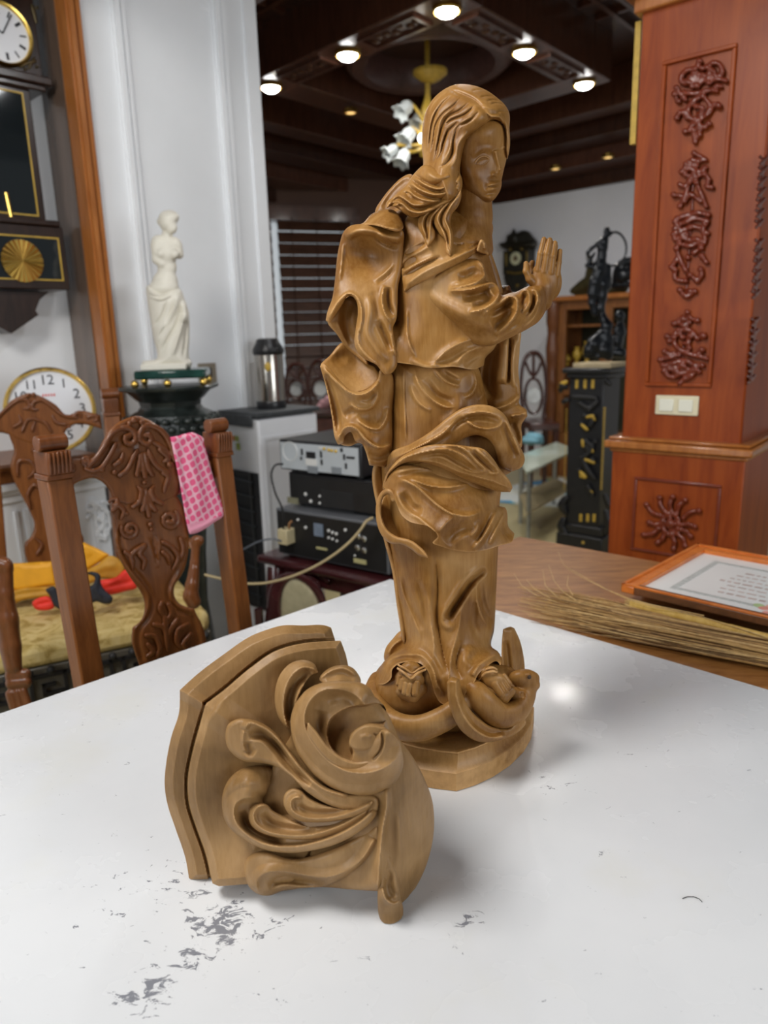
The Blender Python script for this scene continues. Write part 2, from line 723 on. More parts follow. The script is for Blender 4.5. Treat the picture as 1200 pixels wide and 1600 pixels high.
def plain(name, color, rough=.5, var=.12, scale=30, **kw):
    """a colour with slight procedural mottling"""
    def f(nt, b):
        v = coords(nt)
        g = noise(nt, v, scale, 4)
        c = ramp(nt, g, [(.3, tuple(x * (1 - var) for x in color)), (.7, tuple(min(1, x * (1 + var)) for x in color))])
        nt.links.new(c, b.inputs['Base Color'])
    return mat(name, color, rough, nodes=f, **kw)
# ================================================================== planes of the place
class Plane:
    """vertical plane through P0 (x, y) with horizontal direction 'ang' degrees; local axes u, z, n (towards the camera)"""
    def __init__(self, P0, ang, k=.002):
        self.P0 = np.array([P0[0], P0[1], 0.0])
        a = math.radians(ang)
        self.u = np.array([math.cos(a), math.sin(a), 0])
        self.n = np.array([math.sin(a), -math.cos(a), 0])
        if self.n @ self.P0 > 0:
            self.n = -self.n
        self.k = k

    def __call__(self, x, y, h):
        d = rays(x, y)
        C = np.array([0, 0, CAM_H])
        num = ((self.P0 - C) @ self.n) + np.asarray(h, float) * self.k
        return C + d * (num / (d @ self.n))[..., None]

    def uz(self, x, y, off=0.0):
        w = self(x, y, off / self.k) - self.P0
        return float(w @ self.u), float(w[2])

    def w(self, u, z, n=0.0):
        return self.P0 + self.u * u + np.array([0, 0, z]) + self.n * n

    def M(self):
        """local (u, z, n) -> world"""
        return Matrix(((self.u[0], 0, self.n[0], self.P0[0]), (self.u[1], 0, self.n[1], self.P0[1]), (0, 1, 0, 0), (0, 0, 0, 1)))

    def F(self, p=(0, 0, 0)):
        """local (u, n, z) frame at a world point"""
        return Matrix(((self.u[0], -self.n[0], 0, p[0]), (self.u[1], -self.n[1], 0, p[1]), (0, 0, 1, p[2]), (0, 0, 0, 1)))


def lbox(mb, P, u0, u1, z0, z1, n0, n1):
    """box in a plane's (u, z, n) axes"""
    mb.box(((u0 + u1) / 2, (z0 + z1) / 2, (n0 + n1) / 2), (u1 - u0, z1 - z0, n1 - n0), P.M())
    return mb


def structure(o):
    o['kind'] = 'structure'
    return o


ANG_A, ANG_B = 46.0, 136.0
M_WHITE = plain('white_wall_paint', (.82, .84, .86), .55, .03, 3)
M_WHITE2 = plain('white_gloss_paint', (.85, .87, .89), .35, .03, 4)
M_FARWALL = plain('pale_far_wall_paint', (.80, .81, .86), .6, .04, 2)
M_FLOOR = plain('beige_stone_floor', (.42, .36, .19), .4, .08, 5)
M_DARKWOOD = wood('dark_ceiling_wood', (.03, .010, .005), (.075, .028, .014), (5, 5, 1), 6, .32, coat=.3)
M_DARKWOOD2 = wood('dark_ceiling_wood_lighter', (.06, .022, .012), (.13, .05, .028), (5, 5, 1), 6, .32, coat=.3)
M_ORANGEWOOD = wood('orange_varnished_wood', (.30, .095, .018), (.46, .17, .04), (6, 6, .7), 7, .3, coat=.4)
M_REDWOOD = wood('red_varnished_wood', (.20, .032, .006), (.34, .072, .012), (5, 5, .6), 5, .36, coat=.0, spec=.22)
M_REDCARVE = plain('red_carved_wood', (.17, .03, .012), .3, .2, 40, coat=.2)
M_CHAIRWOOD = wood('brown_chair_wood', (.135, .042, .010), (.25, .088, .022), (8, 8, 1), 9, .36, coat=.1)
M_CHAIRCARVE = wood('brown_carved_wood', (.115, .036, .010), (.20, .066, .02), (8, 8, 2), 9, .3, coat=.25)
M_BLACK = plain('black_paint', (.012, .012, .014), .35, .2, 40)
M_BLACKM = plain('matt_black', (.015, .015, .016), .6, .2, 40)
M_GOLD = plain('gold', (.75, .5, .12), .25, .1, 30, metal=1.0)
M_GOLDP = plain('gold_paint', (.55, .36, .05), .4, .15, 40)
M_GLOWLAMP = mat('lamp_glow', (1, 1, 1), emit=((1, .98, .95), 30.0))
M_GLOWWARM = mat('small_lamp_glow', (1, .8, .4), emit=((1, .62, .22), 1.4))
M_DAY = mat('daylight_glass', (1, 1, 1), emit=((.82, .93, 1.0), .42))

# ------------------------------------------------------------------ room shell
WL = Plane((-0.97, 3.0), ANG_A)
uT0 = WL.uz(119, 0)[0]             # right edge of the wooden trim
uT1 = WL.uz(182, 560)[0]
u_trim = (uT0 + uT1) / 2
u_end = WL.uz(397, 250)[0]
mb = MB()
lbox(mb, WL, u_trim, u_end, 0, 3.4, -.30, 0)
wall_left = structure(mb.build('wall_left', M_WHITE))
mb = MB()
lbox(mb, WL, -2.2, u_trim - .02, 0, 3.4, -.45, -.24)
structure(mb.build('wall_alcove', M_WHITE))
# raised mouldings of the white panelled pier
us = [WL.uz(x, y)[0] for x, y in ((196, 250), (217, 250), (346, 250), (366, 250))]


def moulding(name, ua, ub, z0, z1, m=M_WHITE2):
    mb = MB()
    w = ub - ua
    lbox(mb, WL, ua, ub, z0, z1, 0, .010)
    lbox(mb, WL, ua + w * .12, ua + w * .42, z0, z1, 0, .026)
    lbox(mb, WL, ua + w * .62, ua + w * .86, z0, z1, 0, .018)
    return structure(mb.build(name, m))


moulding('trim_1', us[0], us[1], .12, 3.3)
moulding('trim_2', us[2], us[3], .12, 3.3)
mb = MB()
lbox(mb, WL, u_end - .012, u_end + .05, 0, 3.4, -.31, .012)
structure(mb.build('trim_3', M_WHITE))
# timber casing: orange moulding in front, dark gloss reveal behind
mb = MB()
wT = .055
lbox(mb, WL, u_trim - wT, u_trim, 0, 3.4, -.06, .022)
lbox(mb, WL, u_trim - wT * .85, u_trim - wT * .55, 0, 3.4, 0, .034)
lbox(mb, WL, u_trim - wT * .35, u_trim - wT * .1, 0, 3.4, 0, .030)
structure(mb.build('trim_4', M_ORANGEWOOD))
mb = MB()
lbox(mb, WL, u_trim - wT - .004, u_trim - .01, 0, 3.4, -.30, -.055)
structure(mb.build('trim_5', wood('dark_gloss_reveal', (.10, .065, .045), (.16, .105, .075), (4, 4, .6), 4, .15, coat=.6)))
# small plaster ornaments on the pier
S3 = Space(2.9)


def grape(name, pts, r, m, par=None, sp_=None):
    pr = [('ell', (x, y, 0), (rx * r, ry * r, .6 * r), 1.5) for x, y, rx, ry in pts]
    return blob(name, pr, 1.3, m, par, sp=sp_, flip=True)


PLW = Plane((-0.97, 3.0), ANG_A, .0025)
structure(grape('trim_6', [(320, 3, 5, 3), (327, 8, 4, 5), (322, 14, 5, 4), (328, 20, 3, 5), (325, 27, 2, 4), (316, 10, 3, 3)], 1.1, M_WHITE2, None, PLW))
structure(grape('trim_7', [(367, 600, 5, 4), (372, 608, 4, 5), (366, 616, 5, 4), (372, 623, 3, 4), (362, 607, 3, 3)], 1.1, M_WHITE2, None, PLW))

# far room: floor, two far walls, window with wooden blinds
mb = MB()
mb.box((0, 4, -.05), (14, 16, .1))
structure(mb.build('floor', M_FLOOR))
COR = np.array([.99, 8.24])
WR = Plane(COR, ANG_B, .004)
WB = Plane(COR, 20.0, .004)
mb = MB()
lbox(mb, WR, -6.0 if WR.u[1] > 0 else 0, 0.1 if WR.u[1] > 0 else 6, 0, 3.2, -.2, 0)
structure(mb.build('wall_far_right', M_FARWALL))
mb = MB()
wu = [WB.uz(x, 500)[0] for x in (398, 560)]
wz0, wz1 = WB.uz(470, 640)[1], WB.uz(470, 340)[1]
lbox(mb, WB, -7, wu[0], 0, 3.2, -.2, 0)
lbox(mb, WB, wu[1], .1, 0, 3.2, -.2, 0)
lbox(mb, WB, wu[0], wu[1], 0, wz0, -.2, 0)
lbox(mb, WB, wu[0], wu[1], wz1, 3.2, -.2, 0)
structure(mb.build('wall_back', plain('brown_far_wall_paint', (.12, .06, .04), .6, .05, 3)))
mb = MB()
lbox(mb, WB, wu[0], wu[1], wz0, wz1, -.16, -.15)
win = structure(mb.build('window_1', M_DAY))
mb = MB()
for a_, b_ in ((wu[0] - .06, wu[0] + .04), (WB.uz(433, 500)[0] - .035, WB.uz(433, 500)[0] - .015), (wu[1] - .04, wu[1] + .06)):
    lbox(mb, WB, a_, b_, wz0 - .05, wz1 + .05, -.16, .03)
lbox(mb, WB, wu[0], wu[1], wz1 - .03, wz1 + .10, -.16, .05)
lbox(mb, WB, wu[0], wu[1], wz0 - .06, wz0 + .03, -.16, .07)
structure(mb.build('trim_8', M_DARKWOOD2))
blinds = thing('window_blinds', 'dark brown wooden slat blinds half open on the far window', 'blinds', WB.w((wu[0] + wu[1]) / 2, wz0, .02))
pitch = .108
nsl = int((wz1 - wz0) / pitch)
u_mid = WB.uz(436, 500)[0]
M_SLAT = wood('brown_slat_wood', (.05, .02, .01), (.10, .042, .024), (1, 1, 5), 5, .4)
for i in range(nsl):
    for (a_, b_) in ((wu[0] + .05, u_mid - .03), (u_mid + .03, wu[1] - .05)):
        mb = MB()
        z = wz0 + (i + .5) * pitch
        open_ = (.97, .90, 1.0, .94, 1.01)[i % 5]
        h_ = pitch * open_ * (.5 + .0)
        mb.add([WB.w(a_, z - h_, .050), WB.w(b_, z - h_, .050), WB.w(b_, z + h_, .014), WB.w(a_, z + h_, .014),
                WB.w(a_, z - h_, .044), WB.w(b_, z - h_, .044), WB.w(b_, z + h_, .008), WB.w(a_, z + h_, .008)],
               [(0, 1, 2, 3), (7, 6, 5, 4), (0, 4, 5, 1), (1, 5, 6, 2), (2, 6, 7, 3), (3, 7, 4, 0)])
        mb.build('slat', M_SLAT, blinds, smooth=False)
mb = MB()
for f_ in (.2, .5, .8):
    u_ = u_mid + (wu[1] - u_mid) * f_
    mb.tube([WB.w(u_, wz0, .055), WB.w(u_, wz1, .055)], .006, 5)
mb.build('cord', M_SLAT, blinds)

# ------------------------------------------------------------------ dark coffered ceiling
ZC = 2.95
sc_ = (ZC - CAM_H)


def ceil_at(x, y, z=ZC):
    return atz(x, y, z)


cA, cL1, cL2, cR1, cR2 = (ceil_at(*q) for q in ((698, 12), (543, 82), (423, 133), (819, 78), (913, 128)))
ctr = (cL2 + cR2) / 2
e1 = (cL2 - cA)
s1 = float(np.linalg.norm(e1))
e1 /= s1
e2 = (cR2 - cA)
s2 = float(np.linalg.norm(e2))
e2 = e2 / s2
MC = Matrix(((e1[0], e2[0], 0, cA[0]), (e1[1], e2[1], 0, cA[1]), (0, 0, 1, 0), (0, 0, 0, 1)))
mb = MB()
mb.box((s1 / 2, s2 / 2, ZC + .33), (12, 12, .1), MC)
structure(mb.build('ceiling', M_DARKWOOD))


def board_frame(name, lo1, hi1, lo2, hi2, w, z0, z1, m):
    mb = MB()
    for (x0, x1, y0, y1) in ((lo1 - w / 2, hi1 + w / 2, lo2 - w / 2, lo2 + w / 2), (lo1 - w / 2, hi1 + w / 2, hi2 - w / 2, hi2 + w / 2),
                             (lo1 - w / 2, lo1 + w / 2, lo2 + w / 2, hi2 - w / 2), (hi1 - w / 2, hi1 + w / 2, lo2 + w / 2, hi2 - w / 2)):
        mb.box(((x0 + x1) / 2, (y0 + y1) / 2, (z0 + z1) / 2), (x1 - x0, y1 - y0, z1 - z0), MC)
    return structure(mb.build(name, m, None, bevel=.008))


WBD = .27
board_frame('trim_9', 0, s1, 0, s2, WBD, ZC, ZC + .30, M_DARKWOOD2)
board_frame('trim_10', 0, s1, 0, s2, WBD * .55, ZC + .006, ZC + .05, M_DARKWOOD)
# carved sunk panels along the boards
for (p0, p1) in ((0, .5), (.5, 1)):
    for side in (0, 1):
        L = (s1 if side == 0 else s2)
        a_, b_ = L * p0 + .16, L * p1 - .16
        mb = MB()
        for (o0, o1, q0, q1) in ((a_, b_, -.085, -.065), (a_, b_, .065, .085), (a_, a_ + .02, -.065, .065), (b_ - .02, b_, -.065, .065)):
            c = ((o0 + o1) / 2, (q0 + q1) / 2)
            sz = (o1 - o0, q1 - q0)
            if side:
                c, sz = c[::-1], sz[::-1]
            mb.box((c[0], c[1], ZC - .008), (sz[0], sz[1], .016), MC)
        for k in range(7):
            t_ = a_ + .05 + (b_ - a_ - .1) * k / 6
            q = (t_, .025 * math.sin(k * 2.4))
            q = q[::-1] if side else q
            mb.ball((q[0], q[1], ZC - .002), (.028, .028, .012), 8, 5, MC)
        structure(mb.build('trim_%d' % (11 + side * 2 + int(p0 * 2)), M_DARKWOOD2))
# round moulding in the middle
mb = MB()
RC = .50 * (s1 / 1.36)
ring = [(RC + .02, .30), (RC + .02, .12), (RC - .02, .09), (RC - .06, .10), (RC - .10, .09), (RC - .13, .13), (RC - .13, .30)]
nn = 48
vs, fs = [], []
for r_, z_ in ring:
    for k in range(nn):
        an = 2 * math.pi * k / nn
        vs.append(MC @ Vector((s1 / 2 + r_ * math.cos(an), s2 / 2 + r_ * math.sin(an), ZC + z_)))
for i in range(len(ring) - 1):
    for k in range(nn):
        k2 = (k + 1) % nn
        fs.append((i * nn + k, i * nn + k2, (i + 1) * nn + k2, (i + 1) * nn + k))
mb.add(vs, fs)
structure(mb.build('trim_15', plain('violet_brown_ceiling_wood', (.11, .055, .05), .35, .2, 25)))
# outer coffers: lower border frame, thin lattice near the camera, steps towards the far walls
OUT = .82
board_frame('trim_16', -OUT, s1 + OUT, -OUT, s2 + OUT, .22, ZC + .02, ZC + .3, M_DARKWOOD2)
board_frame('trim_17', -OUT - .35, s1 + OUT + .35, -OUT - .35, s2 + OUT + .35, .3, ZC - .08, ZC + .3, M_DARKWOOD)
board_frame('trim_18', -OUT - .72, s1 + OUT + .72, -OUT - .72, s2 + OUT + .72, .36, ZC - .20, ZC + .3, M_DARKWOOD2)
board_frame('trim_19', -OUT - 1.15, s1 + OUT + 1.15, -OUT - 1.15, s2 + OUT + 1.15, .5, ZC - .32, ZC + .3, M_DARKWOOD)
mb = MB()
for k in range(10):
    t_ = -1.1 + k * .24
    mb.box((-.42, t_ + .3, ZC + .27), (.5, .03, .04), MC)
    mb.box((t_ + .3, -.42, ZC + .27), (.03, .5, .04), MC)
for q in (-.3, -.42, -.54):
    mb.box((s1 / 2, q, ZC + .265), (s1 + 1.0, .03, .05), MC)
    mb.box((q, s2 / 2, ZC + .265), (.03, s2 + 1.0, .05), MC)
structure(mb.build('trim_20', M_DARKWOOD2))
mb = MB()
for k in range(26):
    t_ = -OUT + k * (s1 + 2 * OUT) / 25
    mb.ball((t_, -OUT, ZC + .018), (.05, .06, .022), 8, 5, MC)
    mb.ball((-OUT, t_, ZC + .018), (.06, .05, .022), 8, 5, MC)
structure(mb.build('trim_21', M_DARKWOOD2))

# ceiling downlights (five bright, three small warm ones)
LAB = ['bright downlight at the near corner of the ceiling square, topmost of the five', 'bright downlight in the middle of the left row on the ceiling', 'bright downlight nearest the white pier at the far left end of its row',
       'bright downlight in the middle of the right row on the ceiling', 'bright downlight nearest the red wood column, far right end of its row']
for i, q in enumerate((cA, cL1, cL2, cR1, cR2)):
    t = thing('ceiling_downlight', LAB[i], 'downlight', (q[0], q[1], ZC - .012), 'bright ceiling downlights')
    mb = MB()
    mb.lathe([(.075, 0.012), (.078, -.004), (.066, -.010), (.062, 0.0)], (q[0], q[1], ZC - .010), 24)
    mb.build('ring', M_GOLD, t)
    mb = MB()
    mb.ball((q[0], q[1], ZC - .012), (.056, .056, .034), 16, 8)
    mb.build('bulb', M_GLOWLAMP, t)
    lp = lamp('downlight_lamp', (q[0], q[1], ZC - .055), 9, .1, (1, .97, .92))
    lp.parent = t
    lp.matrix_parent_inverse = Matrix.Translation(-t.location)
for i, (x, y) in enumerate(((548, 175), (868, 263), (950, 245))):
    z_ = ZC - (.05 if i == 0 else .20)
    q = atz(x, y, z_)
    t = thing('small_downlight', ('small warm recessed light left of the flower chandelier', 'small warm recessed light above the white far wall, left of its neighbour', 'small warm recessed light near the red wood column')[i], 'downlight', q, 'small warm ceiling lights')
    mb = MB()
    mb.lathe([(.05, .02), (.052, -.006), (.04, -.010), (.036, 0.0)], q, 20)
    mb.build('ring', M_GOLD, t)
    mb = MB()
    mb.ball((q[0], q[1], q[2] - .004), (.034, .034, .006), 12, 6)
    mb.build('bulb', M_GLOWWARM, t)
# emergency-exit style greens in the photo are lens reflections and are left out

# chandelier of white glass flowers
SCH = Space(5.2)
ch = thing('chandelier', 'brass chandelier with white frosted glass flower shades behind the statue head', 'chandelier', SCH(650, 190, 0))
M_PETAL = mat('frosted_glass_petal', (.62, .66, .66), .3, emit=((1, 1, .98), .02))
mb = MB()
top_ = SCH(668, 118, 0)
mb.tube([top_, (top_[0], top_[1], ZC + .285)], .016, 10)
ptube(mb, SCH, [(668, 118, 0, 4), (668, 150, 0, 4), (666, 175, 0, 8), (660, 205, 0, 5), (662, 235, 0, 7), (660, 246, 0, 3)], 10)
for pts in ([(664, 190, 6, 2.5), (650, 170, 10, 2.5), (640, 160, 12, 2.5)], [(662, 215, 8, 2.5), (645, 200, 16, 2.5), (632, 208, 20, 2.5)], [(662, 225, 6, 2.5), (640, 228, 16, 2.5), (620, 226, 18, 2.5)], [(662, 230, 4, 2.5), (650, 236, 20, 2.5), (634, 238, 22, 2.5)],
            [(668, 190, 6, 2.5), (690, 175, 12, 2.5), (700, 180, 14, 2.5)], [(668, 215, 6, 2.5), (695, 210, 12, 2.5), (710, 216, 14, 2.5)]):
    ptube(mb, SCH, pts, 6)
mb.build('stem', M_GOLDP, ch)
mb = MB()
mb.lathe([(.11, .02), (.11, 0), (.07, -.03), (.03, -.05)], SCH(672, 116, 0), 20)
mb.build('ceiling_rose', M_GOLDP, ch)
for (x, y, h, r, ax_, ay) in ((633, 170, 12, 13, -.5, .5), (654, 187, -6, 12, -.3, .6), (637, 212, 24, 13, -.5, .6), (612, 236, 20, 11, -.8, .5), (630, 246, 30, 12, -.4, .8), (706, 190, -10, 12, .5, .6), (716, 228, 4, 12, .6, .6)):
    mb = MB()
    c = SCH(x, y, h)
    k = SCH.k
    axis = Vector((ax_, -.3, -ay)).normalized()
    Mx = Matrix.Translation(V(c)) @ axis.to_track_quat('Z', 'Y').to_matrix().to_4x4()
    prof = [(.25, -.95), (.55, -.75), (.72, -.3), (.66, .15), (.74, .5), (1.0, .85)]
    vs, fs = [], []
    n_ = 24
    for r_, z_ in prof:
        for j in range(n_):
            an = 2 * math.pi * j / n_
            w_ = 1 + .14 * math.cos(6 * an) * max(0, z_ + .3)
            vs.append(Mx @ Vector((r * k * r_ * w_ * math.cos(an), r * k * r_ * w_ * math.sin(an), r * k * (z_ + .12 * math.cos(6 * an) * max(0, z_)))))
    for i in range(len(prof) - 1):
        for j in range(n_):
            j2 = (j + 1) % n_
            fs.append((i * n_ + j, i * n_ + j2, (i + 1) * n_ + j2, (i + 1) * n_ + j))
    mb.add(vs, fs)
    o = mb.build('lamp_shade', M_PETAL, ch)
    sm = o.modifiers.new('solid', 'SOLIDIFY')
    sm.thickness = .004
mb = MB()
mb.ball(SCH(660, 216, 12), .03, 12, 8)
mb.build('bulb', mat('bulb_glow', (1, 1, 1), emit=((1, .97, .9), 6.0)), ch)

# ------------------------------------------------------------------ red timber column at the right
PC = Plane(at(971, 687, 2.5)[:2], 140.0, .0022)
if PC.u[0] < 0:
    PC.u = -PC.u
colm = thing('wood_column', 'tall red varnished wood column with carved panels at the right', 'column', PC.w(.2, 0, -.2))
u1c = PC.uz(1158, 693)[0]
DZ = .40
Z_LEDGE = PC.uz(1060, 697)[1]
mb = MB()
lbox(mb, PC, 0, u1c, Z_LEDGE, 3.2, -DZ, 0)
mb.build('shaft', M_REDWOOD, colm, bevel=.006)
mb = MB()
lbox(mb, PC, -.022, u1c + .022, 0, Z_LEDGE, -DZ - .022, .022)
mb.build('pedestal', M_REDWOOD, colm, bevel=.005)
mb = MB()
for (e, z0, z1) in ((.030, -.030, -.016), (.045, -.016, .010), (.034, .010, .022)):
    lbox(mb, PC, -e, u1c + e, Z_LEDGE + z0, Z_LEDGE + z1, -DZ - e, e)
mb.build('ledge', M_ORANGEWOOD, colm, bevel=.006)
zc0 = PC.uz(985, 22)[1]
mb = MB()
for (e, z0, z1) in ((.02, -.01, .03), (.045, .03, .06), (.03, .06, .12), (.07, .12, .16)):
    lbox(mb, PC, -e, u1c + e, zc0 + z0, zc0 + z1, -DZ - e, e)
mb.build('capital', M_ORANGEWOOD, colm, bevel=.006)
mb = MB()
for k in range(14):
    mb.ball(PC.w(-.05 + k * .02, zc0 + .045, .048), .012, 8, 6)
mb.build('gold_beading', M_GOLD, colm)
ug0, ug1 = PC.uz(985, 200, -.05)[0], PC.uz(992, 200, -.05)[0]
mb = MB()
lbox(mb, PC, ug0, ug1 + .004, PC.uz(988, 225, -.05)[1], PC.uz(988, 36, -.05)[1], -.075, -.05)
mb.build('gold_strip', M_GOLDP, colm)


def panel_frame(P, x0, y0, x1, y1, name, par, m, w=.012, d=.012):
    """raised bead round a sunk panel; corners at pixels (x0,y0) top-left and (x1,y1) bottom-right in plane P"""
    ua, za = P.uz(x0, y0)
    ub, zb = P.uz(x1, y1)
    mb = MB()
    lbox(mb, P, ua, ub, za - w, za, 0, d)
    lbox(mb, P, ua, ub, zb, zb + w, 0, d)
    lbox(mb, P, ua, ua + w, zb + w, za - w, 0, d)
    lbox(mb, P, ub - w, ub, zb + w, za - w, 0, d)
    return mb.build(name, m, par, bevel=.003)


panel_frame(PC, 1037, 97, 1112, 605, 'panel_frame', colm, M_REDWOOD)
PC2 = Plane((PC.P0 + PC.n * .022)[:2], 140.0, .0022)
if PC2.u[0] < 0:
    PC2.u = -PC2.u
panel_frame(PC2, 992, 744, 1118, 880, 'panel_frame', colm, M_REDCARVE, .01, .008)


def ornament(P, sc, ox, oy, tubes, balls, name, par, m, h=6.5, r=3.7, step=1.5, spine=None):
    """carving traced as tubes and knobs on an enlargement (scale sc, origin ox, oy)"""
    f = lambda q: (ox + q[0] / sc, oy + q[1] / sc)
    pr = []
    for t in tubes:
        pts = [f(q) for q in t]
        n = len(pts)
        pr.append(('cap', chain([(*q, h * (.75 + .25 * (i % 2)), r * (1.15 if 0 < i < n - 1 else .85)) for i, q in enumerate(pts)], 4), 1.0))
        e = pts[0]
        pr.append(('ell', (*e, h), (r * 1.4, r * 1.4, r * 1.4), 1.0))
        e = pts[-1]
        pr.append(('ell', (*e, h * .8), (r * 1.25, r * 1.25, r * 1.3), 1.0))
    for b in balls:
        q = f(b)
        rr_ = 1.15 * (b[2] if len(b) > 2 else 20) / sc
        pr.append(('ell', (*q, h * .8), (rr_, rr_, rr_ * 1.15), 1.2))
    if spine:
        pr.append(('cap', [(*f(q), .8, 2.6) for q in spine], 1.0))
    return blob(name, pr, step, m, par, sp=P, flip=True)


PCR = Plane(PC.w(u1c, 0)[:2], 50.0, .0022)
if (PCR.n @ PC.u) < 0:
    PCR.n = -PCR.n
T1 = [[(520, 170), (450, 180), (400, 230), (395, 290), (440, 310)], [(640, 150), (700, 110), (760, 120), (790, 190), (760, 240), (720, 230), (710, 190)], [(545, 330), (480, 250)], [(545, 330), (510, 220)], [(545, 330), (555, 215)], [(545, 330), (605, 228)], [(545, 330), (650, 255)],
      [(570, 90), (555, 140), (600, 165)], [(660, 300), (740, 265), (820, 280)], [(700, 370), (740, 330), (770, 335)], [(350, 350), (380, 400), (430, 460)], [(330, 410), (360, 480)], [(430, 400), (480, 405), (560, 400), (640, 380), (700, 370)],
      [(600, 430), (650, 480), (670, 540), (640, 610), (580, 650)], [(600, 430), (510, 480), (460, 560), (480, 640), (540, 655)], [(540, 530), (600, 545), (580, 610)], [(750, 520), (710, 510), (680, 560), (650, 600)], [(350, 640), (380, 590), (420, 580), (450, 640), (500, 655)],
      [(660, 695), (620, 730), (600, 740), (560, 690), (510, 700), (470, 760), (430, 770)], [(510, 760), (520, 810), (525, 870)], [(560, 740), (570, 800), (530, 840)], [(450, 290), (480, 300), (500, 340)], [(680, 180), (660, 220), (680, 250)]]
ornament(PC, 6.154, 1000, 80, T1, [(570, 90, 22), (750, 520, 34), (350, 640, 20), (660, 695, 28), (430, 770, 26), (525, 870, 20), (545, 330, 30), (730, 380, 24), (370, 480, 24), (640, 150, 22), (700, 185, 26), (820, 280, 18), (580, 610, 22)], 'carved_ornament', colm, M_REDCARVE, spine=[(560, 120), (560, 500), (530, 870)])
T2 = [[(520, 980), (580, 1010), (625, 1040)], [(440, 1085), (500, 1045), (560, 1060), (600, 1045)], [(400, 1160), (480, 1130), (560, 1160), (625, 1120)], [(480, 1240), (430, 1300), (380, 1280)], [(620, 1180), (660, 1230), (640, 1300), (690, 1310)], [(470, 1260), (430, 1400), (380, 1490)], [(540, 1260), (590, 1380), (635, 1490)], [(420, 1440), (490, 1380), (575, 1440)], [(320, 1380), (385, 1390)], [(440, 1190), (520, 1210), (600, 1180)], [(430, 1130), (460, 1090), (540, 1100)]]
o_ = lambda q: ((q[0] / 5.52) * 6.154, (250 + q[1] / 5.52) * 6.154)
T2 += [[o_(q) for q in t] for t in ([(300, 90), (350, 50), (430, 30), (500, 12), (590, 30)], [(320, 120), (400, 90), (470, 62), (580, 85)], [(290, 200), (340, 180), (400, 150), (460, 132), (520, 150), (580, 190)], [(300, 240), (370, 230), (430, 250), (490, 240), (550, 270)], [(340, 280), (430, 300), (500, 270)], [(310, 320), (350, 430), (390, 510)], [(525, 315), (460, 360)], [(530, 385), (570, 440)], [(270, 480), (310, 420), (330, 380)], [(300, 505), (300, 580), (355, 600)], [(520, 500), (530, 545), (490, 605)], [(430, 550), (480, 590)], [(340, 680), (395, 735), (470, 690)], [(300, 150), (330, 140), (360, 200)], [(560, 110), (540, 160), (560, 240)])]
ornament(PC, 6.154, 1000, 80, T2, [(520, 990, 18), (455, 1085, 22), (585, 1050, 22), (500, 1060, 18), (520, 1180, 30), (490, 1380, 24)] + [(*o_(q), 26) for q in ((430, 140), (410, 400), (540, 405), (390, 600), (345, 680), (430, 690), (470, 690), (395, 735), (320, 60), (580, 30), (400, 200))], 'carved_ornament', colm, M_REDCARVE, spine=[(520, 1000), (500, 1500), o_((430, 200)), o_((395, 735))])
T3 = [[(430, 920), (485, 945)], [(290, 970), (340, 940), (370, 930)], [(330, 1030), (400, 1022), (450, 1040), (490, 1100)], [(290, 1090), (300, 1150), (350, 1200), (420, 1232), (500, 1250), (570, 1270)], [(170, 1280), (260, 1260), (330, 1240)], [(200, 1330), (290, 1310), (350, 1290), (420, 1300), (470, 1330), (535, 1330)], [(205, 1380), (240, 1420), (290, 1432), (340, 1402), (400, 1390), (450, 1370), (505, 1385)], [(300, 1380), (360, 1340), (430, 1372)], [(230, 1080), (245, 1120)], [(210, 1210), (240, 1230), (290, 1230)], [(530, 1195), (500, 1230)], [(330, 960), (380, 990), (420, 960)], [(300, 1060), (340, 1060), (360, 1090)], [(430, 1080), (410, 1140), (420, 1180)], [(250, 1360), (300, 1350)], [(480, 1370), (440, 1420), (385, 1445), (340, 1485)]]
ornament(PC, 5.52, 1000, 330, T3, [(405, 870, 22), (370, 930, 36), (290, 972, 18), (490, 940, 24), (380, 985, 20), (540, 1075, 32), (232, 1082, 26), (240, 1120, 16), (380, 1085, 16), (375, 1140, 16), (530, 1195, 18), (212, 1210, 20), (235, 1415, 22), (385, 1442, 22), (345, 1482, 18), (530, 1330, 18), (200, 1330, 18), (360, 1330, 30)], 'carved_ornament', colm, M_REDCARVE, spine=[(400, 870), (380, 1100), (350, 1480)])
T4 = [[(495 + 58 * math.cos(a), 1010 + 78 * math.sin(a)) for a in np.linspace(0, 2 * math.pi, 14)]]
for (x, y) in ((320, 870), (415, 820), (510, 815), (600, 838), (700, 915), (670, 1030), (640, 1100), (600, 1170), (515, 1190), (400, 1145), (300, 1088), (340, 1000)):
    d_ = (x - 495, y - 1010)
    T4.append([(x, y), (495 + d_[0] * .72 + d_[1] * .08, 1010 + d_[1] * .72 - d_[0] * .08), (495 + d_[0] * .45, 1010 + d_[1] * .45)])
ornament(PC2, 4.615, 940, 600, T4, [(495, 1010, 34), (490, 960, 18), (500, 1050, 18)], 'carved_ornament', colm, M_REDCARVE, h=5.5, r=3.4, step=1.6)
for (cx, cy, L, n_) in ((1190, 300, 100, 7), (1184, 420, 80, 6), (1177, 548, 90, 6)):
    tt, bb = [], []
    for i in range(n_):
        y = cy - L / 2 + L * i / (n_ - 1)
        x = cx - .07 * (y - cy)
        tt.append([(x - 6, y - 5), (x, y), (x + 6, y - 6)])
        tt.append([(x - 5, y + 5), (x - 1, y + 2)])
        bb.append((x, y, 3.4))
    ornament(PCR, 1, 0, 0, tt, bb, 'carved_ornament', colm, M_REDCARVE, h=3, r=2.2, step=1.5, spine=[(cx + .035 * L, cy - L / 2), (cx - .035 * L, cy + L / 2)])
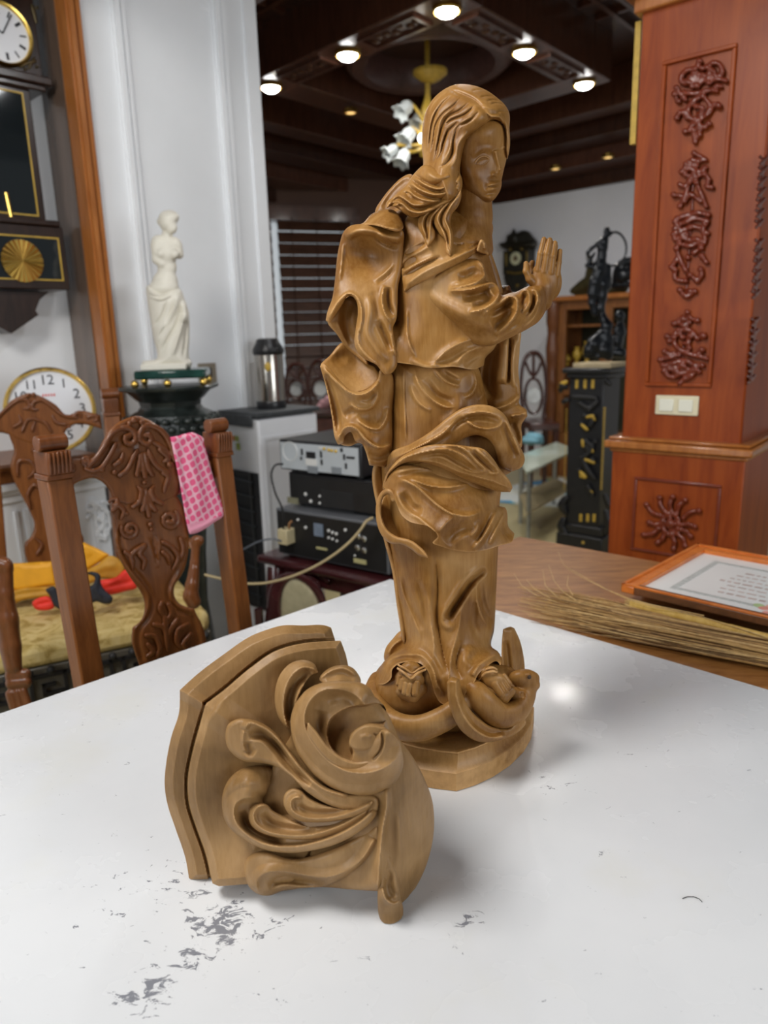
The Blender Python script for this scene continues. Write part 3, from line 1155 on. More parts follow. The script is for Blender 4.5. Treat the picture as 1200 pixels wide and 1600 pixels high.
# switch plate
sw = thing('switch_plate', 'cream double light switch plate on the red column', 'switch', PC(1058, 633, 0))
ua, za = PC.uz(1026, 617)
ub, zb = PC.uz(1091, 650)
mb = MB()
lbox(mb, PC, ua, ub, zb, za, 0, .008)
M_CREAM = plain('cream_plastic', (.72, .66, .46), .35, .03, 10)
mb.build('plate', M_CREAM, sw, bevel=.003)
for f0, f1 in ((.10, .44), (.56, .88)):
    mb = MB()
    lbox(mb, PC, ua + (ub - ua) * f0, ua + (ub - ua) * f1, zb + .012, za - .012, .008, .013)
    mb.build('rocker', plain('pale_plastic', (.78, .78, .66), .3, .02, 10), sw, bevel=.002)

# ------------------------------------------------------------------ work table with its white painted board
M_TABLE = wood('brown_table_wood', (.19, .066, .013), (.41, .185, .052), (2.0, 9, 9), 5, .4, rot=(0, 0, math.radians(44)))
K0 = np.array([.408, 2.128])
dA = np.array([-.724, -.690])
dB = np.array([.742, -.670])
dB /= np.linalg.norm(dB)
quad = [K0, K0 + dA * 2.5, K0 + dA * 2.5 + dB * 1.75, K0 + dB * 1.75]
table = thing('work_table', 'large brown wooden table under a worn white painted board', 'table', (.3, .9, 0))
mb = MB()
mb.prism([tuple(q) for q in quad], .718, .757)
o = mb.build('tabletop', M_TABLE, table, bevel=.006)
mb = MB()
cc = sum(quad) / 4
q2 = [cc + (q - cc) * .93 for q in quad]
for i in range(4):
    a_, b_ = q2[i], q2[(i + 1) % 4]
    d_ = (b_ - a_)
    L = np.linalg.norm(d_)
    Mx = Matrix.Translation((*((a_ + b_) / 2), .66)) @ Matrix.Rotation(math.atan2(d_[1], d_[0]), 4, 'Z')
    mb.box((0, 0, 0), (L, .025, .11), Mx)
mb.build('apron', M_TABLE, table)
for q in q2:
    mb = MB()
    mb.lathe([(.05, 0), (.05, .06), (.03, .1), (.04, .3), (.045, .5), (.035, .56), (.05, .6), (.05, .717)], (*q, .0), 16)
    mb.build('leg', M_TABLE, table)


def board_nodes(nt, b):
    v = coords(nt)
    big = noise(nt, v, 2.2, 5, .6)
    base = ramp(nt, big, [(.3, (.64, .66, .685)), (.7, (.73, .75, .77))])
    yel = ramp(nt, noise(nt, v, 5.5, 4, .6), [(.56, (0, 0, 0)), (.75, (1, 1, 1))])
    base = mixc(nt, mixc(nt, .35, (0, 0, 0), yel), base, (.66, .66, .58))
    # grey scuffs where the paint has worn off (front left) and scattered specks
    tc = N(nt, 'ShaderNodeTexCoord')
    def spot(px, py, r):
        c = atz(px, py, Z_TABLE)
        mp = N(nt, 'ShaderNodeVectorMath', operation='DISTANCE')
        nt.links.new(tc.outputs['Object'], mp.inputs[0])
        mp.inputs[1].default_value = tuple(c)
        mr = N(nt, 'ShaderNodeMapRange')
        mr.inputs['From Min'].default_value = r
        mr.inputs['From Max'].default_value = 0
        nt.links.new(mp.outputs['Value'], mr.inputs['Value'])
        return mr.outputs[0]
    fine = noise(nt, coords(nt, (1, 1.6, 1), (0, 0, .5)), 55, 6, .7, .8)
    acc = None
    for (px, py, r, g) in ((352, 1440, .052, .26), (420, 1452, .035, .14), (318, 1500, .05, .14), (240, 1540, .05, .2), (205, 1560, .03, .16), (430, 1560, .03, .12), (870, 1225, .05, .10), (110, 1445, .03, .08), (270, 1400, .10, .1), (730, 1440, .04, .1)):
        s = spot(px, py, r)
        m = N(nt, 'ShaderNodeMath', operation='MULTIPLY')
        nt.links.new(s, m.inputs[0])
        m.inputs[1].default_value = g
        if acc is None:
            acc = m.outputs[0]
        else:
            a = N(nt, 'ShaderNodeMath', operation='MAXIMUM')
            nt.links.new(acc, a.inputs[0])
            nt.links.new(m.outputs[0], a.inputs[1])
            acc = a.outputs[0]
    a = N(nt, 'ShaderNodeMath', operation='ADD')
    nt.links.new(acc, a.inputs[0])
    nt.links.new(fine, a.inputs[1])
    mask = ramp(nt, a.outputs[0], [(.665, (0, 0, 0)), (.70, (1, 1, 1))])
    col = mixc(nt, mask, base, (.22, .23, .26))
    nt.links.new(col, b.inputs['Base Color'])
    rr = noise(nt, v, 7, 4)
    nt.links.new(ramp(nt, rr, [(.35, (.16, .16, .16)), (.65, (.34, .34, .34))]), b.inputs['Roughness'])
    bump(nt, b, noise(nt, v, 18, 3), .08, .002)


M_BOARD = mat('worn_white_paint', (.8, .8, .8), .25, spec=.45, nodes=board_nodes)
C0 = atz(610, 905, Z_TABLE)[:2]
dW = (atz(1200, 1066, Z_TABLE) - atz(840, 963, Z_TABLE))[:2]
dW /= np.linalg.norm(dW)
dL = (atz(0, 1115, Z_TABLE) - atz(610, 905, Z_TABLE))[:2]
dL /= np.linalg.norm(dL)
mb = MB()
mb.prism([tuple(C0), tuple(C0 + dL * 1.95), tuple(C0 + dL * 1.95 + dW * 1.2), tuple(C0 + dW * 1.2)], .7572, Z_TABLE)
tag(mb.build('white_board', M_BOARD, None, smooth=False), 'worn white painted board covering the front of the wooden table', 'board')
# ================================================================== carved wooden statue
def carved_nodes(dark, mid, light):
    def f(nt, b):
        v = coords(nt)
        big = noise(nt, v, 11, 3, .5, .4)
        c = ramp(nt, big, [(.36, dark), (.5, mid), (.66, light)])
        g = noise(nt, coords(nt, (10, 10, 1.0)), 22, 5, .6, .3)
        c2 = mixc(nt, .22, c, ramp(nt, g, [(.35, dark), (.65, light)]))
        geo = N(nt, 'ShaderNodeNewGeometry')
        wear = ramp(nt, geo.outputs['Pointiness'], [(.515, (0, 0, 0)), (.60, (1, 1, 1))])
        scr = ramp(nt, noise(nt, v, 60, 3), [(.35, (.35, .35, .35)), (.65, (1, 1, 1))])
        wear = mixc(nt, 1.0, wear, scr, 'MULTIPLY')
        c3 = mixc(nt, wear, c2, tuple(min(1, q * 1.45 + .03) for q in light))
        nt.links.new(c3, b.inputs['Base Color'])
        vo = N(nt, 'ShaderNodeTexVoronoi')
        vo.inputs['Scale'].default_value = 95
        nt.links.new(v, vo.inputs['Vector'])
        ad = N(nt, 'ShaderNodeMath', operation='ADD')
        nt.links.new(vo.outputs['Distance'], ad.inputs[0])
        nt.links.new(g, ad.inputs[1])
        bump(nt, b, ad.outputs[0], .13, .0022)
    return f


M_CARVED = mat('carved_limewood', (.4, .22, .08), .44, spec=.35, nodes=carved_nodes((.165, .064, .008), (.285, .133, .027), (.42, .235, .083)))
M_CARVED2 = mat('carved_limewood_bracket', (.36, .21, .09), .46, spec=.35, nodes=carved_nodes((.185, .098, .03), (.28, .155, .055), (.37, .218, .09)))
M_CUT = plain('dark_carved_line', (.05, .025, .01), .7)

S = Space(0.965, Z_TABLE + .0008)
statue = thing('statue', 'tall carved wooden statue of a long-haired robed woman with raised praying hands', 'statue', (0.115, 0.965, Z_TABLE))


def st(name, outline, base, R, Hh, strokes=(), m=None, **kw):
    return relief(name, S, outline, base, R, Hh, m or M_CARVED, statue, strokes, **kw)


# ---- plinth: eight-cornered base with a cove moulding
def on_table(x, y):
    return atz(x, y, Z_TABLE)


PB = [on_table(713, 1237)[:2], on_table(833, 1163)[:2]]
c_ax = np.array([0.118, 0.972])
outer = []
for px, py in ((606, 1214), (648, 1227), (680, 1233), (713, 1237), (742, 1228), (770, 1215), (797, 1197), (818, 1176), (830, 1155), (834, 1130)):
    outer.append(on_table(px, py)[:2] - c_ax)
ang = [math.atan2(p[1], p[0]) for p in outer]
rr = [np.linalg.norm(p) for p in outer]
oct_pts = [o for o in outer]
for o in outer[2:]:
    oct_pts.append(-o * .96)
hp = sorted([tuple(p) for p in oct_pts])
hull = []
for seq in (hp, hp[::-1]):
    part = []
    for p in seq:
        while len(part) > 1 and (part[-1][0] - part[-2][0]) * (p[1] - part[-2][1]) - (part[-1][1] - part[-2][1]) * (p[0] - part[-2][0]) <= 0:
            part.pop()
        part.append(p)
    hull += part[:-1]
oct_pts = [np.array(p) for p in hull]
mb = MB()
lev = [(1.0, .0008), (1.0, .027), (.975, .0295), (.935, .034), (.905, .041), (.895, .049), (.91, .051), (.91, .053), (.86, .053), (.3, .054)]
nO = len(oct_pts)
vs, fs = [], []
for s_, z in lev:
    for o in oct_pts:
        vs.append((c_ax[0] + o[0] * s_, c_ax[1] + o[1] * s_, Z_TABLE + z))
for i in range(len(lev) - 1):
    for k in range(nO):
        k2 = (k + 1) % nO
        fs.append((i * nO + k, i * nO + k2, (i + 1) * nO + k2, (i + 1) * nO + k))
fs.append(tuple(range(nO))[::-1])
fs.append(tuple((len(lev) - 1) * nO + k for k in range(nO)))
mb.add(vs, fs)
mb.build('plinth', M_CARVED, statue, 25)

# ---- globe under the feet, snake, crescent moon
blob('globe', [('ell', (690, 1080, 0), (112, 76, 92), 6), ('ell', (645, 1085, 30), (62, 55, 58), 10), ('ell', (765, 1085, 25), (62, 50, 52), 10)], 2.6, M_CARVED, statue, sp=S, flip=True)
snake_pts = [(590, 1062, 12, 13), (584, 1085, 40, 15), (592, 1112, 70, 18), (618, 1133, 96, 20), (655, 1138, 106, 20), (695, 1122, 102, 19), (725, 1098, 92, 17)]
sn2 = [(728, 1070, 78, 13), (742, 1080, 92, 17), (757, 1098, 98, 20), (780, 1118, 90, 20), (806, 1112, 74, 18), (820, 1092, 60, 15), (825, 1072, 54, 13)]
blob('snake', [('cap', chain(snake_pts, 6), 3), ('cap', chain(sn2, 6), 3),
               ('ell', (818, 1060, 56), (24, 15, 18), 5), ('ell', (833, 1070, 58), (11, 10, 12), 4),
               ('ell', (835, 1060, 52), (8, 9, 9), 3), ('cap', [(804, 1084, 66, 11), (816, 1088, 70, 9)], 3), ('-ell', (817, 1085, 79), (4, 7, 6), 1),
               ('ell', (826, 1056, 72), (4, 4, 4), 2)], 2.0, M_CARVED, statue, sp=S, flip=True)
blob('snake_eye', [('ell', (827, 1058, 75), (3.2, 3.6, 2.5), 1)], .8, M_CUT, statue, sp=S, flip=True)
# crescent: front horn with a bevelled outer face, rising horn behind at the right
st('crescent_moon', [(698, 1066, 'c'), (705, 1058), (718, 1061, 'c'), (723, 1085), (733, 1106), (750, 1124), (770, 1136), (795, 1138), (815, 1120), (822, 1128), (812, 1142), (790, 1154), (760, 1160), (742, 1157), (722, 1143), (707, 1118), (700, 1092)],
   [(705, 1060, 126), (715, 1120, 128), (735, 1140, 120), (760, 1150, 108), (800, 1140, 86), (820, 1125, 72)], 5, 5,
   [([(712, 1060), (714, 1090), (724, 1117), (742, 1140), (765, 1152), (790, 1150)], 12, (7, 14), 't', .05)], T=22)
st('crescent_horn', [(786, 983, 'c'), (798, 979), (804, 982, 'c'), (812, 1000), (818, 1025), (820, 1050), (815, 1075), (795, 1080), (780, 1070), (783, 1040), (784, 1005)],
   [(795, 980, 10), (800, 1040, 16), (800, 1070, 22)], 5, 4,
   [([(799, 979), (803, 1000), (807, 1030), (805, 1060)], 10, (9, 14), 't', .1), ([(790, 1000), (793, 1030), (795, 1050)], -6, 8, 'r', .2)], T=16)

# ---- skirt
st('skirt', [(600, 720), (597, 760), (600, 810), (612, 870), (620, 930), (627, 985), (630, 1008), (612, 1022), (598, 1036), (589, 1055), (583, 1068, 'ch'), (600, 1069, 'h'), (611, 1060, 'h'), (613, 1046, 'h'),
             (622, 1038, 'h'), (640, 1034, 'h'), (657, 1037, 'h'), (668, 1048, 'h'), (674, 1065, 'h'), (680, 1085, 'h'), (688, 1098, 'h'), (700, 1102, 'h'), (716, 1099, 'h'), (730, 1080, 'h'), (741, 1066, 'h'), (747, 1054, 'h'),
             (760, 1042, 'h'), (776, 1033, 'h'), (782, 1040, 'ch'), (785, 1030, 'c'), (778, 1018), (768, 1010), (772, 985), (775, 930), (778, 860), (780, 800), (778, 720)],
   [(600, 740, 0), (778, 740, 0), (690, 760, 6), (620, 930, 0), (775, 930, 0), (690, 950, 4), (628, 1005, 2), (770, 1005, 4), (583, 1068, 20), (785, 1036, 40), (650, 1036, 34), (692, 1098, 42), (700, 1020, 14), (730, 1078, 42), (615, 1046, 34), (765, 1040, 38)], 66, 62,
   [([(681, 868), (684, 920), (683, 960), (690, 1010), (704, 1060)], -11, 13, 's', .25),
    ([(759, 888), (738, 908), (716, 940), (698, 968)], -17, 10, 'r', .25),
    ([(751, 886), (728, 905), (704, 940), (690, 972), (702, 980), (716, 965)], 4, 9, 'r', .2),
    ([(620, 880), (630, 925), (646, 965), (660, 1000)], 6, (10, 14), 's', .3),
    ([(628, 900), (640, 945), (660, 985)], -5, 10, 'r', .4),
    ([(668, 930), (672, 970), (678, 1010), (672, 1045)], 6, 12, 's', .4),
    ([(652, 905), (664, 945), (674, 985)], -5, 9, 'r', .4),
    ([(722, 945), (716, 985), (704, 1030), (700, 1085)], 8, 14, 's', .35),
    ([(720, 1000), (713, 1040), (722, 1062)], -8, 11, 's', .4),
    ([(752, 903), (753, 935), (760, 958), (771, 974)], -7, 9, 'r', .4),
    ([(746, 900), (745, 935), (752, 962), (766, 985)], 5, 8, 's', .4),
    ([(740, 940), (740, 975), (752, 1000)], -6, 10, 'r', .4),
    ([(596, 1044), (606, 1030), (625, 1023), (645, 1022), (662, 1026), (676, 1044), (684, 1070), (694, 1086)], 8, (10, 12), 's', .15),
    ([(603, 1050), (612, 1036), (632, 1029), (655, 1031)], -5, 6, 'r', .3),
    ([(737, 1057), (748, 1040), (764, 1028), (778, 1022)], 8, (10, 12), 's', .15),
    ([(655, 1010), (672, 1030), (690, 1060)], -5, 10, 'r', .4),
    ([(740, 1010), (728, 1030), (735, 1045)], 5, 12, 'r', .4)], T=60)
st('mantle_hem', [(628, 985), (612, 1000), (603, 1012), (600, 1030), (606, 1040), (640, 1040), (640, 990)], [(628, 985, -20), (600, 1030, 6), (640, 1030, 0)], 12, 10,
   [([(606, 1022), (615, 1008), (630, 998)], 5, 8, 's')], T=25)

# ---- feet in sandals
foot1 = [('ell', (642, 1050, 84), (19, 17, 15), 4), ('ell', (645, 1063, 94), (18.5, 14, 13), 4)]
for (a, b_) in (((651, 1068, 104, 6.2), (649, 1084, 108, 5.6)), ((641, 1071, 104, 4.4), (638, 1086, 107, 4)), ((634, 1069, 102, 4.2), (631, 1083, 106, 3.8)), ((628, 1064, 99, 3.9), (625, 1077, 103, 3.5)), ((625, 1058, 96, 3.6), (621.5, 1069, 99, 3.2))):
    foot1.append(('cap', [a, b_], 1.0))
blob('foot', foot1, 1.1, M_CARVED, statue, sp=S, flip=True)
blob('sandal_sole', [('cap', [(630, 1080, 92, 12), (644, 1086, 94, 12), (656, 1076, 90, 12)], 2)], 1.6, M_CARVED, statue, sp=S, flip=True)
mb = MB()
ptube(mb, S, [(621, 1044, 96, 1.8), (632, 1052, 106, 2), (642, 1060, 109, 2), (652, 1052, 106, 2), (665, 1046, 96, 1.8)], 6)
ptube(mb, S, [(622, 1039, 92, 1.6), (635, 1046, 100, 1.8), (644, 1052, 102, 1.8), (655, 1045, 100, 1.6), (665, 1041, 92, 1.6)], 6)
mb.build('sandal_strap', M_CARVED, statue)
foot2 = [('ell', (762, 1054, 84), (18, 14, 14), 4), ('ell', (773, 1064, 90), (18, 13, 12), 4)]
for a, b_ in (((774, 1070, 97, 7.4), (784, 1085, 100, 6.4)), ((782, 1066, 95, 4.8), (791, 1080, 98, 4.3)), ((786, 1061, 92, 4.4), (795, 1074, 94, 4)), ((788, 1056, 88, 4), (797, 1068, 90, 3.6))):
    foot2.append(('cap', [a, b_], 1.0))
blob('foot', foot2, 1.1, M_CARVED, statue, sp=S, flip=True)
blob('sandal_sole', [('cap', [(752, 1072, 86, 9), (772, 1084, 88, 10), (788, 1090, 88, 9), (798, 1080, 84, 8)], 2)], 1.6, M_CARVED, statue, sp=S, flip=True)
mb = MB()
ptube(mb, S, [(748, 1062, 88, 1.8), (758, 1052, 99, 2), (770, 1049, 101, 2), (776, 1050, 94, 1.8)], 6)
ptube(mb, S, [(752, 1056, 86, 1.7), (760, 1046, 96, 1.8), (770, 1043, 98, 1.8), (776, 1046, 90, 1.7)], 6)
mb.build('sandal_strap', M_CARVED, statue)

# ---- hips, overskirt bands, flounce
st('tunic', [(614, 560), (610, 620), (606, 690), (602, 740), (640, 770), (780, 770), (772, 700), (766, 650), (757, 610), (743, 570)],
   [(612, 600, 0), (750, 600, 0), (690, 700, 0)], 62, 56,
   [([(631, 575), (632, 620), (635, 690)], 4, (3, 14), 's', .2),
    ([(647, 574), (653, 597), (672, 622), (697, 636), (714, 635)], 8, (9, 7), 's', .3),
    ([(643, 600), (645, 613), (656, 631), (674, 643)], 6, (10, 6), 's', .35),
    ([(664, 592), (684, 618), (708, 628)], -8, 9, 'r', .35),
    ([(676, 574), (697, 596), (719, 604)], 6, (7, 5), 's', .35),
    ([(690, 580), (705, 590), (719, 597)], -7, 7, 'r', .35),
    ([(740, 578), (744, 600), (736, 616), (724, 622)], 7, (7, 8), 's', .35),
    ([(752, 590), (757, 610), (748, 627)], 6, (6, 7), 's', .35),
    ([(720, 612), (716, 640), (690, 665)], 5, 14, 'r', .4)], T=60)

st('mantle_band', [(604, 722), (612, 706), (640, 694), (670, 676), (700, 652), (722, 638), (748, 632), (772, 636), (790, 650), (800, 672), (812, 696), (820, 718), (815, 730), (800, 737, 'c'), (782, 728), (776, 712), (772, 698), (762, 686), (745, 680), (728, 684), (712, 694), (690, 708), (660, 722), (630, 732), (606, 740)],
   [(606, 725, 30), (660, 705, 66), (720, 655, 78), (760, 650, 80), (800, 700, 62), (815, 728, 40), (800, 735, 46)], 11, 9,
   [([(612, 718), (650, 700), (690, 678), (715, 656), (735, 646), (765, 645), (785, 655)], 7, (7, 9), 's', .2),
    ([(700, 672), (722, 655), (750, 650), (780, 655)], -9, (8, 9), 'r', .3),
    ([(722, 648), (738, 664), (760, 670), (782, 664), (786, 654)], 5, (6, 5), 's', .25),
    ([(786, 662), (796, 690), (806, 716)], -8, 9, 'r', .3),
    ([(790, 655), (803, 684), (816, 716)], 6, (6, 8), 's', .25),
    ([(640, 712), (680, 692), (705, 676)], -5, 8, 'r', .4)], T=26, rim=9)
st('mantle_shade', [(690, 690), (710, 676), (760, 676), (790, 700), (800, 735), (780, 745), (700, 730)], [(700, 700, 42), (780, 700, 36), (790, 740, 36)], 14, 12, T=20)

st('mantle_band', [(598, 764), (602, 744), (614, 726), (636, 708), (668, 696), (700, 694), (730, 697), (756, 702), (770, 716), (782, 734), (797, 752), (801, 762, 'c'), (797, 769, 'c'), (778, 768), (755, 760), (728, 750), (704, 738), (678, 727), (650, 721), (626, 726), (610, 740), (600, 766)],
   [(600, 760, 34), (640, 715, 70), (690, 710, 84), (740, 725, 88), (798, 762, 74)], 9, 8,
   [([(606, 740), (632, 716), (665, 706), (696, 702), (720, 710), (742, 728), (748, 735)], 7, (7, 9), 's', .2),
    ([(650, 712), (690, 708), (718, 722), (738, 733)], -8, (5, 8), 'r', .3),
    ([(690, 696), (722, 700), (745, 722), (757, 735), (740, 738), (715, 728)], 5, (6, 5), 's', .15),
    ([(738, 704), (756, 722), (775, 738)], -7, 6, 'r', .3),
    ([(745, 702), (764, 720), (778, 738), (762, 740)], 5, 5, 's', .2),
    ([(640, 720), (680, 722), (720, 738), (770, 752), (796, 762)], 5, (6, 5), 's', .2)], T=24, rim=8)

st('mantle_flounce', [(598, 762), (606, 744), (624, 728), (660, 730), (700, 740), (740, 752), (776, 764), (777, 790, 'c'), (790, 794), (793, 805, 'c'), (794, 822), (804, 834, 'ch'), (800, 846, 'h'), (782, 852, 'h'), (760, 859, 'h'), (736, 862, 'h'), (712, 860, 'h'), (690, 854, 'h'), (676, 848, 'h'),
                      (684, 838, 'h'), (681, 832, 'ch'), (668, 822, 'h'), (655, 819, 'h'), (640, 815, 'h'), (627, 804, 'h'), (619, 786, 'h'), (613, 772, 'h'), (604, 764, 'ch')],
   [(600, 764, 36), (620, 740, 56), (690, 745, 60), (770, 770, 30), (640, 815, 78), (682, 834, 98), (715, 860, 88), (740, 862, 82), (800, 840, 42), (790, 800, 26), (780, 850, 60), (740, 800, 72), (660, 780, 72), (615, 776, 58)], 26, 16,
   [([(614, 742), (650, 760), (685, 790), (705, 802), (735, 806), (755, 798)], 8, (9, 12), 's', .25),
    ([(640, 747), (668, 758), (700, 761), (735, 755)], 9, (5, 9), 's', .25),
    ([(610, 748), (660, 738), (715, 748)], -8, 9, 'r', .3),
    ([(627, 770), (645, 795), (660, 800)], -10, 12, 'r', .35),
    ([(615, 762), (632, 792), (655, 810), (682, 832)], 4, 8, 's', .2),
    ([(712, 806), (698, 816), (684, 832)], 5, (14, 14), 's', .3),
    ([(740, 820), (714, 830), (696, 848)], -9, 15, 'r', .35),
    ([(735, 838), (745, 826), (748, 815)], 4, 8, 's', .4),
    ([(778, 795), (766, 820), (750, 845), (738, 858)], 7, (9, 7), 's', .25),
    ([(768, 800), (757, 825), (744, 848)], -6, 8, 'r', .3),
    ([(789, 800), (778, 822), (764, 850)], 6, 6, 's', .2),
    ([(785, 815), (790, 832), (800, 838)], -4, 7, 'r', .3)], T=34, rim=5)
# the turned-back loop of the flounce at the left
st('mantle_lining', [(592, 800), (600, 772), (612, 772), (626, 800), (650, 822), (684, 836), (690, 850), (676, 862), (640, 850), (602, 844)], [(595, 800, 40), (612, 790, 26), (640, 825, 30), (670, 845, 40), (610, 840, 50)], 8, 6, T=14)
st('mantle_loop', [(587, 800), (589, 782), (596, 768), (606, 763), (615, 768), (620, 782), (613, 784), (607, 773), (600, 776), (596, 792), (598, 812), (606, 828), (620, 838), (640, 843), (654, 852), (668, 868), (668, 872, 'c'), (656, 869), (642, 858), (628, 851), (608, 848), (596, 836), (589, 818)],
   [(590, 800, 52), (606, 765, 64), (610, 840, 64), (640, 850, 76), (668, 870, 88)], 5, 5, [], T=14, rim=5)
st('mantle_strip', [(586, 724), (592, 722), (603, 760), (606, 830), (628, 900), (640, 985), (632, 1006), (622, 960), (612, 890), (600, 845), (590, 800)], [(590, 740, 0), (610, 880, 10), (632, 990, 14)], 8, 10, T=40)
def g2(x, y, cx, cy, sx, sy, a, th=0.0):
    c, s = math.cos(th), math.sin(th)
    u, v = (x - cx) * c + (y - cy) * s, -(x - cx) * s + (y - cy) * c
    return a * np.exp(-(u / sx)**2 - (v / sy)**2)


# ---- bodice, shawl, neck
st('bodice', [(620, 360), (640, 335), (690, 322), (740, 330), (752, 350), (764, 385), (776, 425), (786, 458), (790, 500), (772, 545), (758, 560), (756, 571, 'ch'), (741, 577, 'h'), (710, 573, 'h'), (672, 575, 'h'), (640, 569, 'h'), (616, 566, 'ch'), (612, 500), (614, 420)],
   [(620, 400, 0), (760, 400, 4), (614, 560, 6), (756, 570, 10), (690, 575, 12), (690, 450, 2)], 58, 56,
   [([(636, 480), (638, 530), (650, 560)], 5, (6, 16), 's', .3),
    ([(675, 572), (694, 551), (715, 538), (740, 530)], 6, (12, 9), 's', .25),
    ([(713, 571), (724, 555), (757, 540)], 6, (10, 7), 's', .25),
    ([(680, 570), (705, 560), (730, 545)], -6, 9, 'r', .3),
    ([(725, 572), (740, 560), (756, 550)], -5, 7, 'r', .3),
    ([(640, 560), (665, 572), (700, 568)], 5, 8, 'r', .3)], T=60)
st('shawl', [(632, 456, 'c'), (645, 448), (672, 434), (704, 418), (734, 402), (746, 392, 'c'), (764, 398, 'c'), (760, 386), (754, 374), (746, 366), (728, 360), (700, 340), (650, 326), (632, 345), (626, 380), (626, 420)],
   [(632, 455, 46), (670, 436, 62), (735, 402, 58), (762, 396, 44), (628, 380, 30), (660, 370, 50), (720, 365, 46), (700, 340, 40), (650, 330, 26)], 10, 6,
   [([(628, 420), (640, 409), (652, 404)], -9, 7, 'r', .3), ([(626, 434), (650, 420), (675, 407), (690, 401)], -9, 7, 's', .3),
    ([(630, 425), (655, 411), (680, 400)], 5, 8, 's', .3), ([(632, 446), (665, 424), (700, 408), (740, 386), (752, 374)], 7, (10, 14), 's', .2),
    ([(632, 397), (648, 389), (666, 379)], -7, 5, 's', .3), ([(636, 402), (655, 394), (672, 384)], 4, 7, 's', .3),
    ([(708, 366), (722, 372), (735, 374)], -3, 3, 's'), ([(712, 358), (730, 364), (744, 366)], -3, 3, 's'), ([(708, 380), (716, 383), (728, 380)], -3, 3, 's'),
    ([(728, 392), (740, 385), (752, 377)], -5, 4, 's')], T=30)
st('shawl_knot', [(744, 392, 'c'), (752, 374), (758, 378), (763, 398, 'c'), (754, 396)], [(744, 390, 60), (758, 380, 58), (762, 396, 52)], 4, 3, [([(756, 378), (757, 390)], 3, 4, 's')], T=12)

# ---- right arm in its full sleeve
st('sleeve', [(650, 470), (662, 440), (690, 415), (722, 404), (744, 404), (756, 414), (759, 428), (760, 439), (772, 442), (780, 450), (784, 461), (796, 458), (808, 456), (822, 449), (836, 446), (848, 446), (855, 462), (853, 484), (842, 502), (826, 513), (805, 524), (788, 532), (770, 540), (748, 540), (722, 530), (698, 514), (676, 496)],
   [(650, 470, 16), (662, 440, 30), (690, 415, 44), (744, 406, 46), (700, 514, 40), (748, 540, 50), (770, 540, 52), (780, 450, 52), (848, 446, 44), (853, 484, 36), (810, 520, 46), (730, 470, 64), (760, 490, 70), (810, 480, 58)], 22, 22,
   [([(744, 402), (755, 418), (757, 431), (747, 440), (724, 447), (702, 450)], 10, (9, 9), 's', .15),
    ([(716, 436), (734, 430), (748, 420)], -9, 13, 'r', .35), ([(705, 444), (722, 441), (740, 434)], 3, 4, 's', .3),
    ([(700, 455), (735, 452), (755, 446), (772, 442), (781, 453), (772, 472), (752, 484), (732, 488)], 13, (9, 10), 's', .12),
    ([(722, 464), (742, 462), (766, 455)], -15, 12, 'r', .3),
    ([(738, 478), (757, 471), (770, 460)], -10, 10, 'r', .3),
    ([(752, 493), (778, 476), (797, 463), (807, 467), (808, 484), (797, 503), (773, 525)], 13, (9, 10), 's', .12),
    ([(764, 490), (784, 479), (802, 470)], -15, 11, 'r', .3),
    ([(768, 508), (786, 498), (800, 480)], -11, 14, 'r', .3),
    ([(811, 456), (823, 454), (828, 466), (824, 480), (814, 489)], 9, (6, 6), 's', .15),
    ([(812, 478), (819, 466), (821, 458)], -9, 7, 'r', .3),
    ([(827, 452), (837, 455), (840, 468), (834, 483), (823, 498)], 8, (6, 6), 's', .2),
    ([(826, 490), (833, 474), (834, 460)], -6, 5, 'r', .3),
    ([(845, 458), (843, 474), (834, 495), (817, 513)], 8, (6, 7), 's', .2),
    ([(662, 452), (695, 476), (728, 492), (748, 496)], 7, 16, 'r', .3),
    ([(676, 486), (712, 510), (745, 524), (790, 514)], -8, 18, 'r', .35),
    ([(766, 539), (790, 522), (814, 508)], 7, 9, 's', .3)], T=40)

# ---- praying hands
K = 2.0
hand = [('ell', (851, 437, 34), (22, 30, 11), 4, ), ('ell', (846, 456, 32), (19, 18, 13), 5), ('cap', [(846, 470, 30, 17), (850, 448, 32, 17)], 5)]
for a, m_, b_ in (((841, 422, 38, 5.6), (845, 396, 40, 5.2), (850, 374, 36, 4.2)), ((851, 424, 40, 5.8), (855, 396, 42, 5.4), (859, 375, 38, 4.3)),
                  ((861, 426, 39, 5.6), (864, 400, 40, 5.2), (867, 380, 36, 4.2)), ((870, 430, 36, 5.0), (873, 410, 36, 4.6), (875, 392, 33, 3.8))):
    hand.append(('cap', [a, m_, b_], 1.3))
hand.append(('cap', [(838, 446, 36, 8), (828, 436, 40, 6.5), (822, 424, 42, 5), (822, 412, 40, 4.2)], 2.5))
v_, f_ = nets(hand, 1.0)
mesh_np('hand', S(v_[:, 0], v_[:, 1], v_[:, 2]), f_, M_CARVED, statue, None)
hand2 = [('ell', (858, 440, 6), (20, 30, 10), 4), ('cap', [(846, 470, 4, 15), (856, 448, 6, 15)], 4), ('cap', [(842, 440, 12, 6), (832, 428, 14, 5.5), (830, 414, 14, 4.6), (832, 410, 14, 4)], 2)]
for a, b_ in (((845, 424, 10, 5), (852, 376, 12, 4)), ((854, 424, 9, 5), (861, 378, 12, 4)), ((863, 426, 8, 5), (868, 384, 11, 4)), ((871, 430, 6, 4.6), (875, 396, 10, 3.6))):
    hand2.append(('cap', [a, b_], 1.3))
v_, f_ = nets(hand2, 1.2)
mesh_np('hand', S(v_[:, 0], v_[:, 1], v_[:, 2]), f_, M_CARVED, statue, None)
